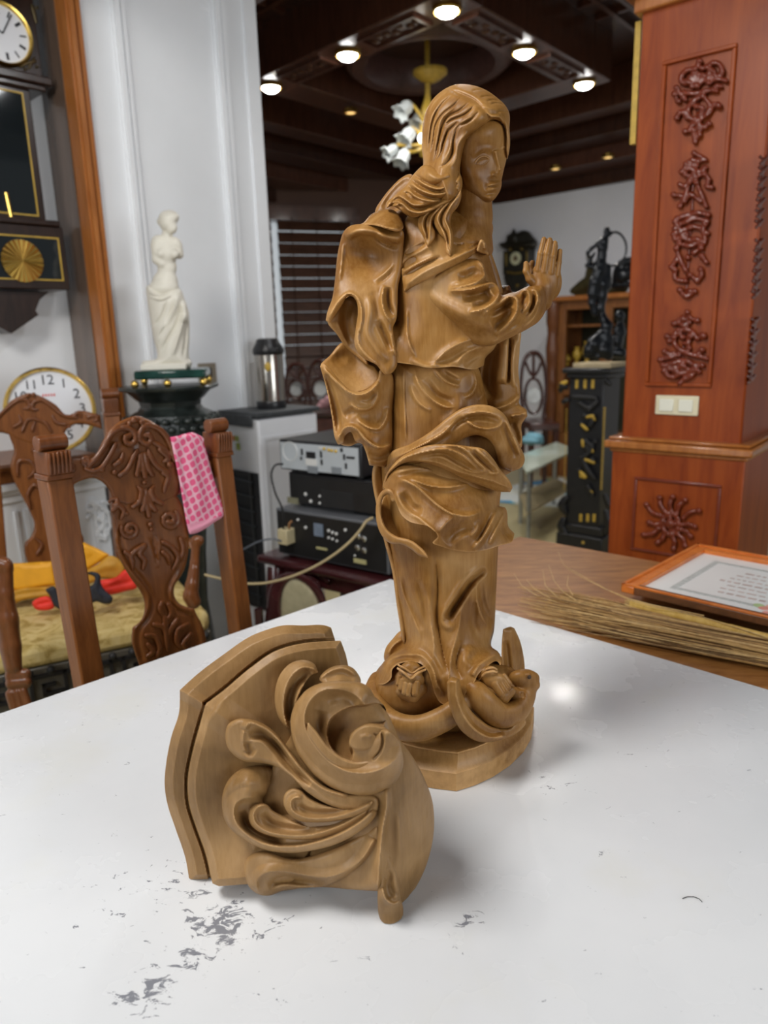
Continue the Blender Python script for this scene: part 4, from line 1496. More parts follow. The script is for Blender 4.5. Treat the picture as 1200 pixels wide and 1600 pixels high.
st('sleeve', [(776, 450), (788, 446), (796, 446), (800, 456), (830, 446), (850, 452), (852, 480), (820, 505), (780, 500)], [(790, 450, 0), (840, 460, 0), (800, 500, 0)], 20, 18, [([(790, 447), (795, 455)], 4, 4, 's')], T=20)

# ---- cloak at the viewer's left
st('cloak_back', [(540, 372), (560, 355), (600, 335), (640, 320), (660, 400), (650, 560), (640, 720), (600, 722), (580, 700), (560, 660), (540, 600), (560, 570), (545, 540), (540, 450)], [(540, 400, -12), (640, 400, -4), (600, 700, -6)], 14, 14, T=30)
st('cloak_shoulder', [(545, 353), (566, 349), (580, 335), (597, 328), (614, 328), (625, 338), (630, 357), (622, 362), (604, 358), (588, 353), (566, 352)],
   [(545, 353, 22), (590, 353, 58), (628, 358, 54), (600, 330, 20), (580, 338, 14)], 24, 18, [([(560, 351), (590, 354), (626, 359)], 3, 6, 's', .2)], T=34)
st('cloak', [(532, 376), (537, 362), (547, 353), (566, 350), (590, 353), (610, 359), (629, 360), (630, 390), (628, 420), (622, 450), (621, 480), (619, 500), (614, 512), (616, 530), (621, 556), (620, 572), (612, 583), (603, 586), (596, 580), (588, 570), (572, 562), (560, 552), (554, 538), (556, 512), (559, 490), (557, 472), (550, 463), (543, 463), (536, 474), (524, 492), (514, 505, 'c'), (509, 501, 'c'), (511, 489), (519, 466), (523, 440), (527, 400)],
   [(532, 376, 10), (566, 350, 40), (629, 360, 50), (628, 420, 40), (620, 480, 52), (509, 502, 34), (547, 460, 44), (560, 500, 52), (558, 545, 52), (605, 584, 62), (619, 560, 58), (585, 420, 30), (550, 430, 30)], 11, 9,
   [([(542, 372), (556, 362), (580, 362), (605, 370), (628, 374)], 12, (10, 9), 'r', .2),
    ([(582, 366), (598, 380), (622, 388)], -6, 7, 's', .25), ([(590, 364), (604, 374), (624, 380)], 4, 6, 's', .25),
    ([(584, 440), (600, 428), (616, 412)], 4, (7, 5), 's', .3), ([(590, 444), (605, 433), (617, 420)], -3, 4, 's', .3),
    ([(536, 380), (534, 410), (530, 440)], 4, (6, 12), 's', .2),
    ([(513, 498), (530, 470), (546, 458), (560, 468), (565, 488), (562, 520)], 7, (6, 8), 's', .15),
    ([(600, 446), (597, 470), (602, 490), (612, 504)], 7, (7, 6), 's', .2),
    ([(606, 448), (607, 475), (614, 496)], -9, 9, 'r', .3),
    ([(578, 462), (577, 490), (574, 520), (590, 548), (606, 566)], 6, (12, 10), 'r', .25),
    ([(590, 500), (600, 520), (612, 548)], -9, 9, 'r', .3),
    ([(560, 510), (560, 535), (570, 552), (592, 572)], 6, (6, 9), 's', .2),
    ([(582, 455), (588, 480), (592, 505)], -4, 9, 'r', .4),
    ([(614, 512), (612, 530), (618, 556)], 4, 6, 's', .3)], T=30, extra=lambda x, y: g2(x, y, 577, 398, 30, 30, -24, .2))
st('cloak_lining', [(512, 503), (520, 492), (535, 470), (552, 462), (565, 480), (566, 540), (575, 570), (556, 556), (541, 543), (526, 522)], [(512, 503, 28), (545, 470, 14), (560, 500, 18), (541, 540, 10), (570, 560, 26)], 6, 5, [([(545, 470), (540, 500), (548, 538)], -6, 12, 'r', .3), ([(524, 500), (532, 515), (544, 540)], 4, 9, 's', .3)], T=14)
# second fall: light inner bowl, rim, outer drop with hem
st('cloak_lining', [(501, 571), (515, 556), (536, 535), (552, 545), (566, 560), (588, 575), (594, 590), (580, 606), (560, 613), (545, 612), (530, 598), (515, 582)],
   [(501, 571, 30), (536, 536, 6), (570, 556, 8), (592, 588, 34), (560, 613, 48), (530, 598, 44), (550, 578, 16)], 5, 4, [([(520, 566), (545, 555), (565, 570)], -4, 14, 'r', .3)], T=12)
st('cloak_fall', [(500, 572, 'c'), (506, 569), (516, 577), (532, 595), (546, 608), (560, 612), (577, 606), (590, 592), (594, 578), (612, 584), (616, 600), (614, 640), (614, 690), (613, 720), (600, 730, 'c'), (577, 727, 'c'), (571, 705), (564, 692), (556, 690), (548, 675), (540, 680), (536, 692), (528, 695, 'c'), (523, 684), (519, 655), (511, 612)],
   [(500, 572, 34), (560, 612, 56), (594, 580, 44), (612, 600, 28), (613, 700, 24), (528, 694, 22), (519, 655, 14), (548, 672, 44), (590, 728, 34), (575, 650, 36), (590, 690, 50)], 7, 7,
   [([(504, 574), (530, 600), (546, 613), (562, 617), (580, 610), (592, 596)], 7, (6, 10), 's', .12),
    ([(510, 585), (522, 620), (530, 660), (530, 680)], -14, (6, 14), 'r', .2),
    ([(504, 580), (513, 615), (521, 655), (527, 690)], 5, 6, 's', .1),
    ([(545, 630), (562, 640), (580, 636), (590, 620), (590, 606)], 7, (9, 5), 's', .25),
    ([(560, 622), (575, 624), (584, 612)], -6, 7, 'r', .3),
    ([(556, 655), (575, 668), (592, 670), (603, 655), (606, 636)], 7, (10, 5), 's', .25),
    ([(538, 650), (556, 640)], -5, 10, 'r', .3),
    ([(527, 690), (535, 672), (546, 666), (558, 671), (570, 685), (586, 697), (600, 699), (612, 692)], 10, (7, 8), 's', .1),
    ([(575, 708), (590, 714), (608, 708)], -8, 9, 'r', .3),
    ([(566, 696), (574, 712), (580, 726)], 5, 6, 's', .2)], T=20)
st('cloak_lining', [(528, 690), (536, 674), (548, 668), (560, 678), (570, 695), (560, 692), (548, 697), (536, 696)], [(528, 692, 14), (548, 672, 16), (566, 692, 16)], 4, 3, T=8)
st('cloak', [(586, 330), (596, 312), (612, 292), (630, 276), (642, 272), (650, 282), (640, 320), (615, 345), (590, 350)], [(590, 330, -16), (640, 275, -20), (640, 320, -10)], 8, 10, [([(598, 326), (615, 300), (638, 279)], -4, 8, 'r', .2)], T=20)

# ---- cloak at the viewer's right, beyond the body
st('cloak_collar', [(750, 352), (756, 342), (764, 341), (770, 352), (768, 372), (765, 382), (758, 372)], [(752, 350, -10), (768, 350, -6), (764, 380, -6)], 5, 5, [([(762, 344), (763, 360), (764, 376)], 3, 4, 's')], T=10)
st('cloak_edge', [(747, 362, 'c'), (754, 366), (764, 386), (774, 412), (783, 442), (785, 460), (776, 462), (764, 430), (756, 396)], [(750, 365, 20), (784, 440, 20), (770, 450, 26)], 4, 5, T=12)
st('cloak', [(752, 520), (812, 512), (812, 545), (810, 580), (812, 600), (813, 618), (811, 630), (823, 640, 'c'), (824, 650, 'c'), (815, 664), (816, 684), (814, 700), (790, 700), (755, 640), (745, 580)],
   [(760, 540, -20), (810, 540, 0), (812, 620, 14), (823, 646, 22), (800, 650, 18), (812, 690, 10), (760, 640, -10)], 7, 8,
   [([(789, 530), (788, 570), (784, 600)], 14, (7, 10), 'd', .15), ([(805, 530), (801, 570), (803, 606)], 6, 6, 'r', .2), ([(797, 525), (795, 580), (796, 600)], -8, 4, 'r', .2),
    ([(772, 540), (766, 600), (774, 625)], -16, 16, 'r', .3), ([(770, 640), (795, 632), (812, 618)], 8, (9, 8), 's', .2), ([(798, 650), (812, 648), (824, 645)], 7, 5, 's', .1), ([(800, 660), (808, 680), (810, 695)], -5, 7, 'r', .3)], T=24)

# ---- neck, face
blob('neck', [('cap', [(740, 290, 0, 30), (735, 340, 4, 33), (726, 380, 10, 46)], 8)], 2.2, M_CARVED, statue, sp=S, flip=True)
FACE = [(718, 222), (726, 205), (742, 195), (762, 187), (780, 190), (790, 205), (794, 222), (793, 236), (791, 250), (787, 266), (784, 280), (781, 295), (776, 307), (768, 315), (756, 317), (742, 312), (728, 298), (720, 275), (716, 248)]


def face_extra(x, y):
    h = g2(x, y, 754, 248, 16, 9, -2.6, -.3) + g2(x, y, 754, 251, 9, 4.4, 2.0, -.3)    # socket and eyeball
    h += g2(x, y, 785, 239, 5, 8, -4) + g2(x, y, 784.5, 239.5, 3.6, 3.6, 2.5)
    h += g2(x, y, 781, 268, 5, 5, 5.5)                                               # nose tip
    h += g2(x, y, 771.5, 272.5, 4.2, 3.8, 3.6)                                       # nostril wing
    h += g2(x, y, 773, 280.5, 8, 3.4, -3.6)
    h += g2(x, y, 772, 287.6, 8.5, 2.8, 3.0, -.28) + g2(x, y, 772, 295, 7, 3.2, 3.4, -.25)   # lips
    h += g2(x, y, 768, 302, 9, 3.2, -2.6, -.2)
    h += g2(x, y, 765, 310, 9, 5, 4.2)                                               # chin
    h += g2(x, y, 744, 272, 17, 14, 3.5)                                             # cheek
    h += g2(x, y, 760, 292, 3.2, 5, -2.2)
    h += g2(x, y, 765, 212, 20, 16, 3)
    return h


st('face', FACE, [(718, 222, 34), (716, 250, 30), (742, 195, 38), (765, 188, 34), (780, 190, 28), (792, 208, 14), (794, 225, 10), (791, 250, 8), (784, 280, 12), (776, 307, 18), (756, 317, 16), (728, 298, 20)], 28, 22,
   [([(774, 234), (777, 246), (780, 257), (783, 267)], 7, (10, 6), 'r', .12),
    ([(737, 245), (748, 236), (760, 232), (771, 235)], 1.5, (8, 7), 'r', .25), ([(746, 245.5), (753, 239.5), (763, 240.5)], -.6, 1.6, 'r', .3),
    ([(742, 255.5), (747, 248), (754, 244.4), (761, 245), (765, 249)], 1.2, 1.9, 'r', .2), ([(743.5, 255.8), (749, 249.8), (756, 247.2), (764, 249)], -1.5, 1.3, 'r', .2),
    ([(743, 255.5), (750, 258.2), (758, 255.8), (764.5, 249)], -.9, 1.2, 'r', .2),
    ([(781, 241.5), (784, 237.5), (789, 235)], 1.6, 1.7, 'r', .2), ([(781, 238), (786, 231), (791, 228)], 1.6, 2.5, 'r', .2),
    ([(761.5, 292.8), (767, 291.4), (773, 290.6), (780, 287)], -3.4, 2.2, 's', .2),
    ([(770, 276), (775, 277)], -2, 2, 'r', .2)], T=60, step=.85, sharp=None, extra=face_extra)
blob('chin_shade', [('ell', (750, 285, 8), (34, 34, 22), 5)], 2.2, M_CARVED, statue, sp=S, flip=True)

# ---- hair: crown with combed grooves, falling masses, separate locks
hairg = [([(705, 141), (690, 150), (676, 166), (668, 190), (664, 225), (664, 243)], -3, 4), ([(712, 144), (695, 158), (683, 172), (676, 190), (670, 225), (667, 246)], -4, 4),
         ([(722, 150), (708, 165), (692, 178), (681, 195), (677, 220), (672, 245)], -5, 4), ([(735, 158), (718, 172), (700, 182), (690, 200), (684, 225), (678, 250), (670, 256)], -5, 4),
         ([(742, 164), (727, 178), (704, 188), (694, 196)], -6, 4), ([(749, 174), (735, 186), (716, 198), (708, 218), (706, 240), (696, 256), (684, 262)], -7, 5),
         ([(716, 190), (700, 205), (692, 225), (690, 240)], -5, 4), ([(758, 190), (745, 205), (732, 212), (724, 232), (722, 250)], -4, 4),
         ([(700, 200), (694, 222), (686, 245), (676, 255)], -4, 3.5), ([(730, 205), (716, 225), (712, 248), (704, 262)], 4, 7), ([(740, 180), (722, 192), (710, 208), (702, 235), (694, 250)], 5, 6),
         ([(690, 160), (676, 180), (670, 210), (668, 236)], 4, 5), ([(712, 165), (690, 185), (684, 210), (680, 235)], 4, 5),
         ([(737, 142), (750, 140), (766, 143)], -4, 3), ([(750, 152), (762, 150), (772, 151)], -4, 3), ([(760, 158), (770, 156), (780, 158)], -4, 3), ([(766, 163), (776, 161), (788, 164)], -4, 3), ([(776, 175), (784, 173), (793, 175)], -5, 3),
         ([(700, 139), (722, 147), (742, 157), (756, 171), (767, 187)], -8, 8), ([(764, 184), (772, 182), (782, 184), (788, 196)], 5, 5), ([(752, 165), (760, 176), (770, 182), (784, 180)], 4, 6)]
st('hair', [(661, 260), (659, 230), (660, 200), (665, 175), (678, 153), (695, 139), (712, 132), (738, 133), (760, 141), (776, 152), (790, 165), (796, 178), (796, 200), (797, 225), (795, 240), (792, 250, 'c'), (790, 232), (790, 208), (787, 196), (780, 190), (768, 188), (758, 195), (742, 208), (730, 222), (723, 240), (719, 262), (720, 290), (717, 312), (700, 325), (670, 300), (655, 275)],
   [(661, 240, 0), (668, 170, 0), (712, 132, 0), (776, 152, 2), (796, 190, 8), (792, 248, 8), (787, 198, 24), (765, 188, 38), (742, 208, 40), (723, 240, 40), (718, 300, 42), (690, 310, 36), (655, 275, 14), (700, 220, 12), (720, 170, 10)], 44, 44,
   [(p, a, w, 's', .25) for p, a, w in hairg], T=70, step=1.1, sharp=None)
# lower wave: hair sweeping back over the shoulder
st('hair', [(614, 308), (622, 300), (634, 290), (644, 275), (652, 266), (662, 258), (685, 262), (712, 262), (722, 280), (720, 300), (706, 316), (692, 322), (676, 330), (660, 337), (644, 340), (632, 334), (622, 326), (612, 322), (604, 326, 'c'), (604, 316)],
   [(608, 320, 34), (640, 280, 26), (665, 260, 40), (715, 265, 52), (720, 295, 56), (690, 322, 60), (650, 338, 56), (625, 325, 44), (670, 295, 58)], 14, 12,
   [([(648, 272), (662, 283), (684, 290), (704, 285), (718, 268)], -10, 7, 's', .15), ([(644, 281), (662, 293), (690, 299), (716, 286)], -9, 7, 's', .15), ([(650, 277), (666, 289), (686, 295), (710, 284)], 7, 6, 's', .15), ([(664, 268), (684, 278), (706, 272)], 6, 9, 'r', .25),
    ([(638, 289), (650, 300), (668, 308), (692, 310), (716, 296)], -10, 8, 's', .15), ([(640, 284), (656, 296), (680, 304), (706, 298)], 6, 6, 's', .2), ([(631, 299), (642, 309), (656, 314)], -6, 5, 's', .25), ([(637, 295), (648, 306), (666, 313), (690, 314)], 5, 5, 's', .25),
    ([(610, 318), (622, 310), (634, 316), (648, 326), (668, 323), (694, 311)], -10, 6, 's', .15), ([(615, 322), (627, 318), (640, 329), (658, 332), (680, 325)], 7, 6, 's', .2), ([(622, 304), (632, 311), (646, 320), (664, 319)], 7, 6, 's', .2),
    ([(634, 300), (640, 303), (650, 313)], -5, 4, 's', .2), ([(608, 322), (620, 317), (630, 325)], -6, 4, 's', .2)], T=30, step=1.1, sharp=None)
def lock(name, outline, base, strokes):
    st(name, outline, base, 7, 7, strokes, T=10, step=1.0, sharp=None, rim=3)
lock('hair_lock', [(653, 352), (656, 336), (668, 326), (684, 318), (694, 320), (684, 335), (676, 350), (680, 362), (679, 372), (668, 386, 'c'), (663, 374)], [(655, 345, 54), (690, 320, 60), (668, 385, 66), (678, 365, 62)],
     [([(686, 322), (670, 334), (664, 350), (668, 366), (668, 380)], -5, 4, 's', .2), ([(678, 326), (662, 340), (660, 352), (666, 370)], 4, 4, 's', .2), ([(688, 324), (674, 340), (672, 358), (671, 374)], 4, 4, 's', .2)])
lock('hair_lock', [(678, 348), (680, 334), (690, 322), (706, 310), (718, 298), (719, 290, 'c'), (721, 306), (716, 322), (706, 336), (704, 350), (708, 366), (707, 386), (704, 402, 'c'), (698, 396), (696, 376), (686, 364)], [(680, 345, 62), (715, 300, 62), (703, 400, 68), (706, 360, 64)],
     [([(714, 304), (700, 320), (690, 336), (690, 352), (698, 366), (702, 392)], -5, 4, 's', .15), ([(708, 312), (692, 326), (684, 342), (692, 360), (698, 378)], 4, 4, 's', .2), ([(716, 306), (702, 326), (696, 342), (703, 362), (704, 388)], 4, 4, 's', .2)])
lock('hair_lock', [(757, 330), (760, 322), (766, 316), (769, 320), (766, 328), (760, 331)], [(758, 328, -6), (766, 318, -6), (762, 330, -6)], [])
blob('nape', [('ell', (700, 300, -10), (40, 45, 32), 5), ('ell', (690, 350, -28), (56, 28, 26), 8), ('ell', (725, 205, -10), (60, 62, 40), 6)], 3, M_CARVED, statue, sp=S, flip=True)
# ================================================================== carved scroll bracket in the foreground
SB = Space(0.70, Z_TABLE + .0008)
bracket = thing('bracket', 'carved wooden wall bracket with scrolls and leaves lying on the white table in front', 'bracket', (-0.12, 0.69, Z_TABLE))


def B(pts):
    """points measured on a 2.5x enlargement of the bracket"""
    out = []
    for p in pts:
        q = [230 + p[0] / 2.5, 950 + p[1] / 2.5] + list(p[2:])
        out.append(tuple(q))
    return out


def BS(strokes):
    return [tuple([B(s[0])] + [s[1]] + [s[2]] + list(s[3:])) for s in strokes]


def br(name, outline, base, R, Hh, strokes=(), pits=(), **kw):
    return relief(name, SB, B(outline), B(base) if isinstance(base, list) else base, R, Hh, M_CARVED2, bracket, BS(strokes), pits=[(B(p[0]), p[1], p[2]) for p in pits], **kw)


br('back_plate', [(128, 320, 'c'), (200, 255), (300, 180), (400, 112), (470, 84), (530, 68), (610, 68), (690, 67), (718, 76, 'c'), (733, 122, 'c'), (740, 180), (500, 400), (420, 700), (420, 1060), (330, 1076, 'c'), (250, 1073, 'c'), (200, 1074), (165, 1066, 'c'), (150, 980), (110, 860), (80, 770), (68, 690), (75, 600), (95, 500), (124, 410)],
   [(128, 320, -46), (400, 112, -76), (720, 70, -120), (68, 690, -40), (165, 1066, -26), (245, 1073, -28), (215, 375, -38), (155, 690, -40), (450, 150, -70), (720, 125, -114), (400, 700, -60)], 13, 15,
   [([(225, 372), (200, 455), (172, 560), (153, 665), (158, 765), (189, 865), (224, 965), (250, 1085)], -9, 3, 't', 0), ([(222, 372), (297, 316), (396, 232), (497, 163), (600, 133), (740, 122)], -9, 3, 't', 0), ([(128, 320), (222, 376)], 8, 12, 't', 0)], T=26, step=1.4, rim=18, sharp=22, chamfer=True)
br('face_plate', [(228, 378, 'c'), (300, 322), (400, 238), (500, 170), (600, 140), (680, 131), (756, 127, 'c'), (775, 180), (790, 240), (820, 300), (760, 700), (560, 1070), (400, 1078), (280, 1087, 'c'), (255, 1076, 'c'), (232, 965), (197, 865), (166, 765), (161, 665), (180, 560), (208, 455)],
   [(228, 378, 14), (400, 238, -2), (756, 127, -48), (161, 690, 24), (265, 1080, 32), (400, 1080, 40), (520, 350, -14), (330, 700, 4), (420, 500, 0), (700, 260, -44), (600, 700, 16), (330, 430, 12), (300, 950, 14)], 11, 11,
   [([(256, 396), (330, 450), (430, 520)], 8, (30, 26), 't', .1)], T=20, rim=12, step=1.4, sharp=22, chamfer=True)
# body of the corbel with its spine and the round side
br('corbel_body', [(560, 500), (640, 360), (780, 300), (930, 400), (985, 510), (1030, 570), (1080, 660), (1115, 760), (1119, 880), (1092, 1000), (1050, 1090), (1000, 1155), (960, 1180), (915, 1160), (900, 1106, 'c'), (800, 1100), (700, 1091), (620, 1092), (530, 1104), (430, 1090), (400, 900), (480, 640)],
   [(560, 500, 10), (780, 300, 0), (985, 510, 30), (1115, 760, -30), (1119, 880, -26), (1050, 1090, 14), (960, 1180, 66), (905, 1000, 86), (920, 830, 74), (935, 720, 66), (900, 1106, 84), (700, 1091, 40), (530, 1104, 26), (430, 1000, 22), (480, 700, 24), (780, 900, 56), (850, 780, 62), (1030, 850, 34), (850, 1000, 66)], 14, 12,
   [([(936, 700), (934, 780), (920, 860), (908, 980), (900, 1105)], 15, (9, 14), 's', .1),
    ([(975, 760), (985, 860), (990, 960), (995, 1080), (1000, 1150)], 5, (12, 18), 's', .2),
    ([(950, 800), (952, 920), (950, 1040)], -7, 14, 'r', .3)], T=60, step=1.5)
br('corbel_foot', [(912, 1000), (940, 960), (975, 1040), (990, 1130), (1000, 1175), (996, 1215), (970, 1244), (945, 1246), (922, 1236), (906, 1205), (900, 1150), (902, 1080)], [(912, 1000, 84), (975, 1040, 82), (1000, 1180, 78), (905, 1200, 86), (950, 1246, 90), (950, 1150, 96)], 9, 9,
   [([(918, 1090), (935, 1140), (965, 1155), (990, 1140)], 6, (5, 8), 's', .15), ([(940, 1020), (948, 1090), (965, 1130)], -8, 12, 'r', .3), ([(930, 1060), (940, 1120), (970, 1140)], -4, 7, 'r', .3)], T=30, step=1.3)
# leaves
br('leaf', [(552, 476, 'c'), (520, 440), (500, 380), (502, 310), (522, 255), (565, 213), (615, 203), (655, 220), (668, 252, 'c'), (640, 264), (612, 300), (592, 350), (584, 400), (580, 450)],
   [(552, 476, 30), (500, 360, 20), (570, 213, 10), (660, 240, 6), (600, 330, 34)], 5, 6,
   [([(548, 470), (534, 400), (540, 320), (568, 262), (610, 232), (662, 242)], 12, (13, 6), 'ts', .05), ([(562, 440), (560, 350), (590, 280), (640, 250)], -18, 14, 'r', .2), ([(570, 440), (580, 360), (605, 310), (650, 268)], 5, 5, 's', .2)], T=26, step=1.3)
br('leaf', [(672, 278), (690, 250), (725, 229), (775, 223), (810, 240), (834, 290), (790, 300), (700, 300)], [(672, 278, 16), (775, 223, 0), (834, 290, 6), (740, 290, 30)], 5, 5, [([(676, 275), (720, 244), (770, 236), (815, 262)], 5, (7, 6), 's', .1), ([(700, 280), (760, 258), (810, 280)], -6, 9, 'r', .3)], T=20, step=1.3)
br('leaf', [(306, 500), (316, 455), (350, 434), (395, 433), (450, 450), (510, 495), (560, 560), (620, 635), (690, 694), (780, 722), (900, 740), (900, 790), (800, 795), (700, 765), (620, 715), (560, 655), (500, 618), (440, 604), (385, 600), (345, 580), (315, 545)],
   [(306, 500, 34), (350, 440, 40), (345, 580, 40), (450, 450, 38), (560, 560, 48), (690, 690, 64), (900, 760, 78), (620, 710, 70), (440, 600, 50), (420, 530, 48), (560, 620, 62)], 8, 11,
   [([(378, 478), (400, 450), (450, 466), (510, 515), (560, 580), (620, 652), (690, 708), (780, 735)], 12, (9, 7), 'ts', .05),
    ([(395, 495), (450, 495), (510, 550), (570, 630), (640, 690)], -18, 13, 'r', .2),
    ([(378, 478), (372, 520), (382, 560)], 5, (9, 5), 's', .1), ([(392, 520), (395, 550), (420, 570)], -9, 11, 'r', .3),
    ([(385, 520), (450, 520), (530, 590), (600, 670), (700, 740)], 5, (9, 12), 's', .3)], T=30, step=1.3)
br('leaf', [(292, 770), (296, 720), (320, 668), (365, 630), (430, 614), (490, 626), (525, 660), (560, 700), (640, 780), (760, 800), (880, 760), (900, 790), (880, 830), (820, 880), (740, 922), (640, 948), (540, 956), (460, 944), (390, 910), (330, 868), (300, 820)],
   [(292, 770, 42), (365, 630, 30), (490, 626, 16), (525, 670, 6), (330, 868, 50), (460, 944, 60), (640, 948, 76), (820, 880, 84), (890, 780, 76), (400, 690, 46), (470, 800, 26), (600, 860, 50), (700, 800, 50), (540, 740, 18)], 9, 11,
   [([(420, 740), (380, 742), (345, 765), (338, 800), (352, 845), (400, 890), (470, 922), (560, 932), (660, 916), (760, 880), (840, 830), (885, 785)], 13, (7, 16), 'st', .04),
    ([(370, 790), (390, 850), (450, 895), (540, 915)], -15, 10, 'r', .2),
    ([(350, 660), (400, 690), (440, 700), (480, 690)], 12, 34, 'r', .3),
    ([(430, 750), (470, 735), (495, 700)], -14, 16, 'r', .3)], T=30, step=1.3)
br('leaf_curl', [(396, 812), (404, 782), (430, 764), (465, 766), (490, 790), (540, 815), (620, 850), (720, 845), (820, 800), (890, 770), (860, 820), (780, 868), (680, 900), (580, 906), (490, 892), (430, 870), (404, 845)],
   [(396, 812, 54), (430, 766, 56), (430, 870, 62), (540, 815, 48), (580, 900, 76), (720, 850, 74), (880, 780, 84)], 5, 7,
   [([(470, 768), (435, 778), (416, 805), (424, 838), (460, 868), (540, 886), (640, 884), (740, 856), (860, 790)], 9, (5, 7), 'st', .05), ([(450, 800), (480, 840), (560, 865), (660, 862)], -10, 11, 'r', .2)], T=20, step=1.2)
br('leaf_curl', [(532, 760), (540, 722), (570, 704), (600, 712), (630, 740), (700, 770), (800, 785), (880, 755), (850, 800), (760, 828), (660, 838), (590, 830), (550, 800)],
   [(532, 760, 60), (570, 705, 58), (560, 805, 66), (700, 770, 70), (760, 828, 84), (870, 765, 90)], 5, 7,
   [([(605, 742), (580, 740), (562, 756), (568, 790), (610, 815), (700, 820), (790, 800), (870, 765)], 8, (5, 7), 'st', .05), ([(590, 765), (620, 790), (700, 800), (780, 790)], -8, 8, 'r', .2)], T=18, step=1.2)
br('leaf', [(378, 1020), (388, 980), (420, 955), (470, 952), (540, 975), (600, 978), (680, 955), (780, 915), (860, 870), (900, 850), (905, 930), (860, 985), (790, 1040), (700, 1085), (620, 1093), (560, 1098), (520, 1108), (480, 1123), (440, 1120), (405, 1098), (385, 1060)],
   [(378, 1020, 38), (420, 955, 44), (600, 978, 54), (860, 870, 74), (900, 880, 84), (480, 1123, 34), (440, 1118, 42), (620, 1093, 44), (790, 1040, 66), (450, 1020, 60), (700, 1020, 70)], 10, 12,
   [([(432, 1112), (428, 1070), (450, 1040), (510, 1028), (600, 1040), (690, 1052), (770, 1030), (840, 980), (888, 900)], 12, (14, 6), 'ts', .05),
    ([(470, 1085), (520, 1062), (620, 1070), (700, 1075)], -16, 11, 'r', .2), ([(450, 985), (560, 1000), (680, 985), (800, 940)], 6, 20, 'r', .3)], T=26, step=1.3)
# the large volute
EDGE = [(850, 378), (820, 345), (760, 319), (690, 320), (640, 356), (614, 420), (622, 480), (656, 540), (710, 598), (770, 634), (840, 645), (905, 632), (960, 600), (986, 550), (972, 505), (935, 472)]
br('volute', [(888, 345, 'c'), (868, 312), (835, 292), (770, 286), (690, 290), (625, 318), (580, 370), (560, 435), (568, 510), (600, 590), (655, 655), (725, 705), (800, 728), (880, 730), (960, 690), (1000, 620), (992, 540), (985, 515), (960, 486), (925, 462), (936, 430), (930, 390), (905, 360)],
   [(888, 345, 40), (770, 286, 36), (580, 370, 36), (560, 435, 44), (600, 590, 62), (725, 705, 76), (880, 730, 84), (1000, 600, 60), (930, 400, -10), (700, 450, 46), (660, 380, 34), (800, 330, 34), (760, 600, 80), (900, 615, 98), (945, 540, 100), (938, 476, 92), (830, 615, 92), (840, 500, 80)], 9, 10,
   [([*EDGE], 20, (22, 19), 'st', 0), ([(680, 400), (670, 460), (700, 530), (760, 590)], -12, 18, 'r', .3), ([(700, 360), (760, 340), (830, 370)], -8, 14, 'r', .3), ([(918, 480), (920, 520), (908, 560), (880, 595)], -9, 4, 'r', .2)],
   pits=[([(846, 378, 'c'), (800, 384), (750, 405), (712, 440), (702, 490), (716, 540), (750, 578), (800, 598, 'c'), (806, 560), (795, 525), (800, 495), (860, 455), (925, 458, 'c'), (938, 430), (930, 385), (900, 372)], -95, 16)], T=40, step=1.2)
br('volute_eye', [(788, 535), (795, 500), (822, 472), (862, 459), (898, 468), (912, 495), (912, 545), (897, 578), (860, 596), (824, 595), (800, 577), (790, 552)],
   [(788, 540, 84), (800, 577, 62), (824, 595, 54), (860, 596, 54), (897, 578, 60), (912, 540, 74), (850, 560, 84), (905, 500, 92), (862, 459, 92), (798, 500, 92)], 3, 3, [], T=40, step=1.1)
br('volute_face', [(628, 446, 'c'), (624, 484), (656, 540), (710, 598), (770, 634), (840, 646), (905, 633), (960, 601), (987, 552), (974, 506), (938, 472), (898, 459), (862, 457), (823, 471), (797, 500), (790, 530), (803, 549), (830, 557), (868, 551), (894, 532), (899, 505), (888, 492, 'c'), (908, 502), (915, 540), (900, 572), (862, 596), (806, 602), (752, 580), (700, 536), (662, 484)],
   [(628, 446, 84), (656, 530, 96), (720, 590, 102), (770, 620, 105), (905, 610, 107), (965, 545, 106), (862, 470, 106), (797, 520, 105), (850, 510, 110), (880, 520, 109)], 2.5, 2.5, [([(830, 508), (855, 500), (876, 508)], 2, 6, 'r', .3)], T=16, step=.9, rim=7, sharp=30, chamfer=True)
# ================================================================== left part of the room: chairs, clocks, figurine, appliances
def off_plane(P, off, k=None):
    Q = Plane(P.P0[:2], 0, k or P.k)
    Q.P0 = P.P0 + P.n * off
    Q.u, Q.n = P.u.copy(), P.n.copy()
    return Q


def mk_plane(P0, ang, k):
    P = Plane(P0, ang, k)
    if P.u[0] < 0:
        P.u = -P.u
    return P


def spiral(cx, cy, r, turns, start, sgn, r0=2.4, h=5, n=14, end=.25):
    """tube points of a volute, unwinding from the centre outwards"""
    out = []
    for i in range(n):
        t = i / (n - 1)
        a = start + sgn * turns * 2 * math.pi * t
        rr_ = r * (end + (1 - end) * t)
        out.append((cx + rr_ * math.cos(a), cy + rr_ * math.sin(a), h * (1.2 - .4 * t), r0 * (1.05 - .25 * t)))
    return out


def carve(P, tubes, balls, name, m, par, step=1.5, k=1.2):
    pr = [('cap', chain(t, 4), k) for t in tubes]
    for b in balls:
        pr.append(('ell', b[:3], b[3] if isinstance(b[3], tuple) else (b[3], b[3], b[3]), k))
    return blob(name, pr, step, m, par, sp=P, flip=True)


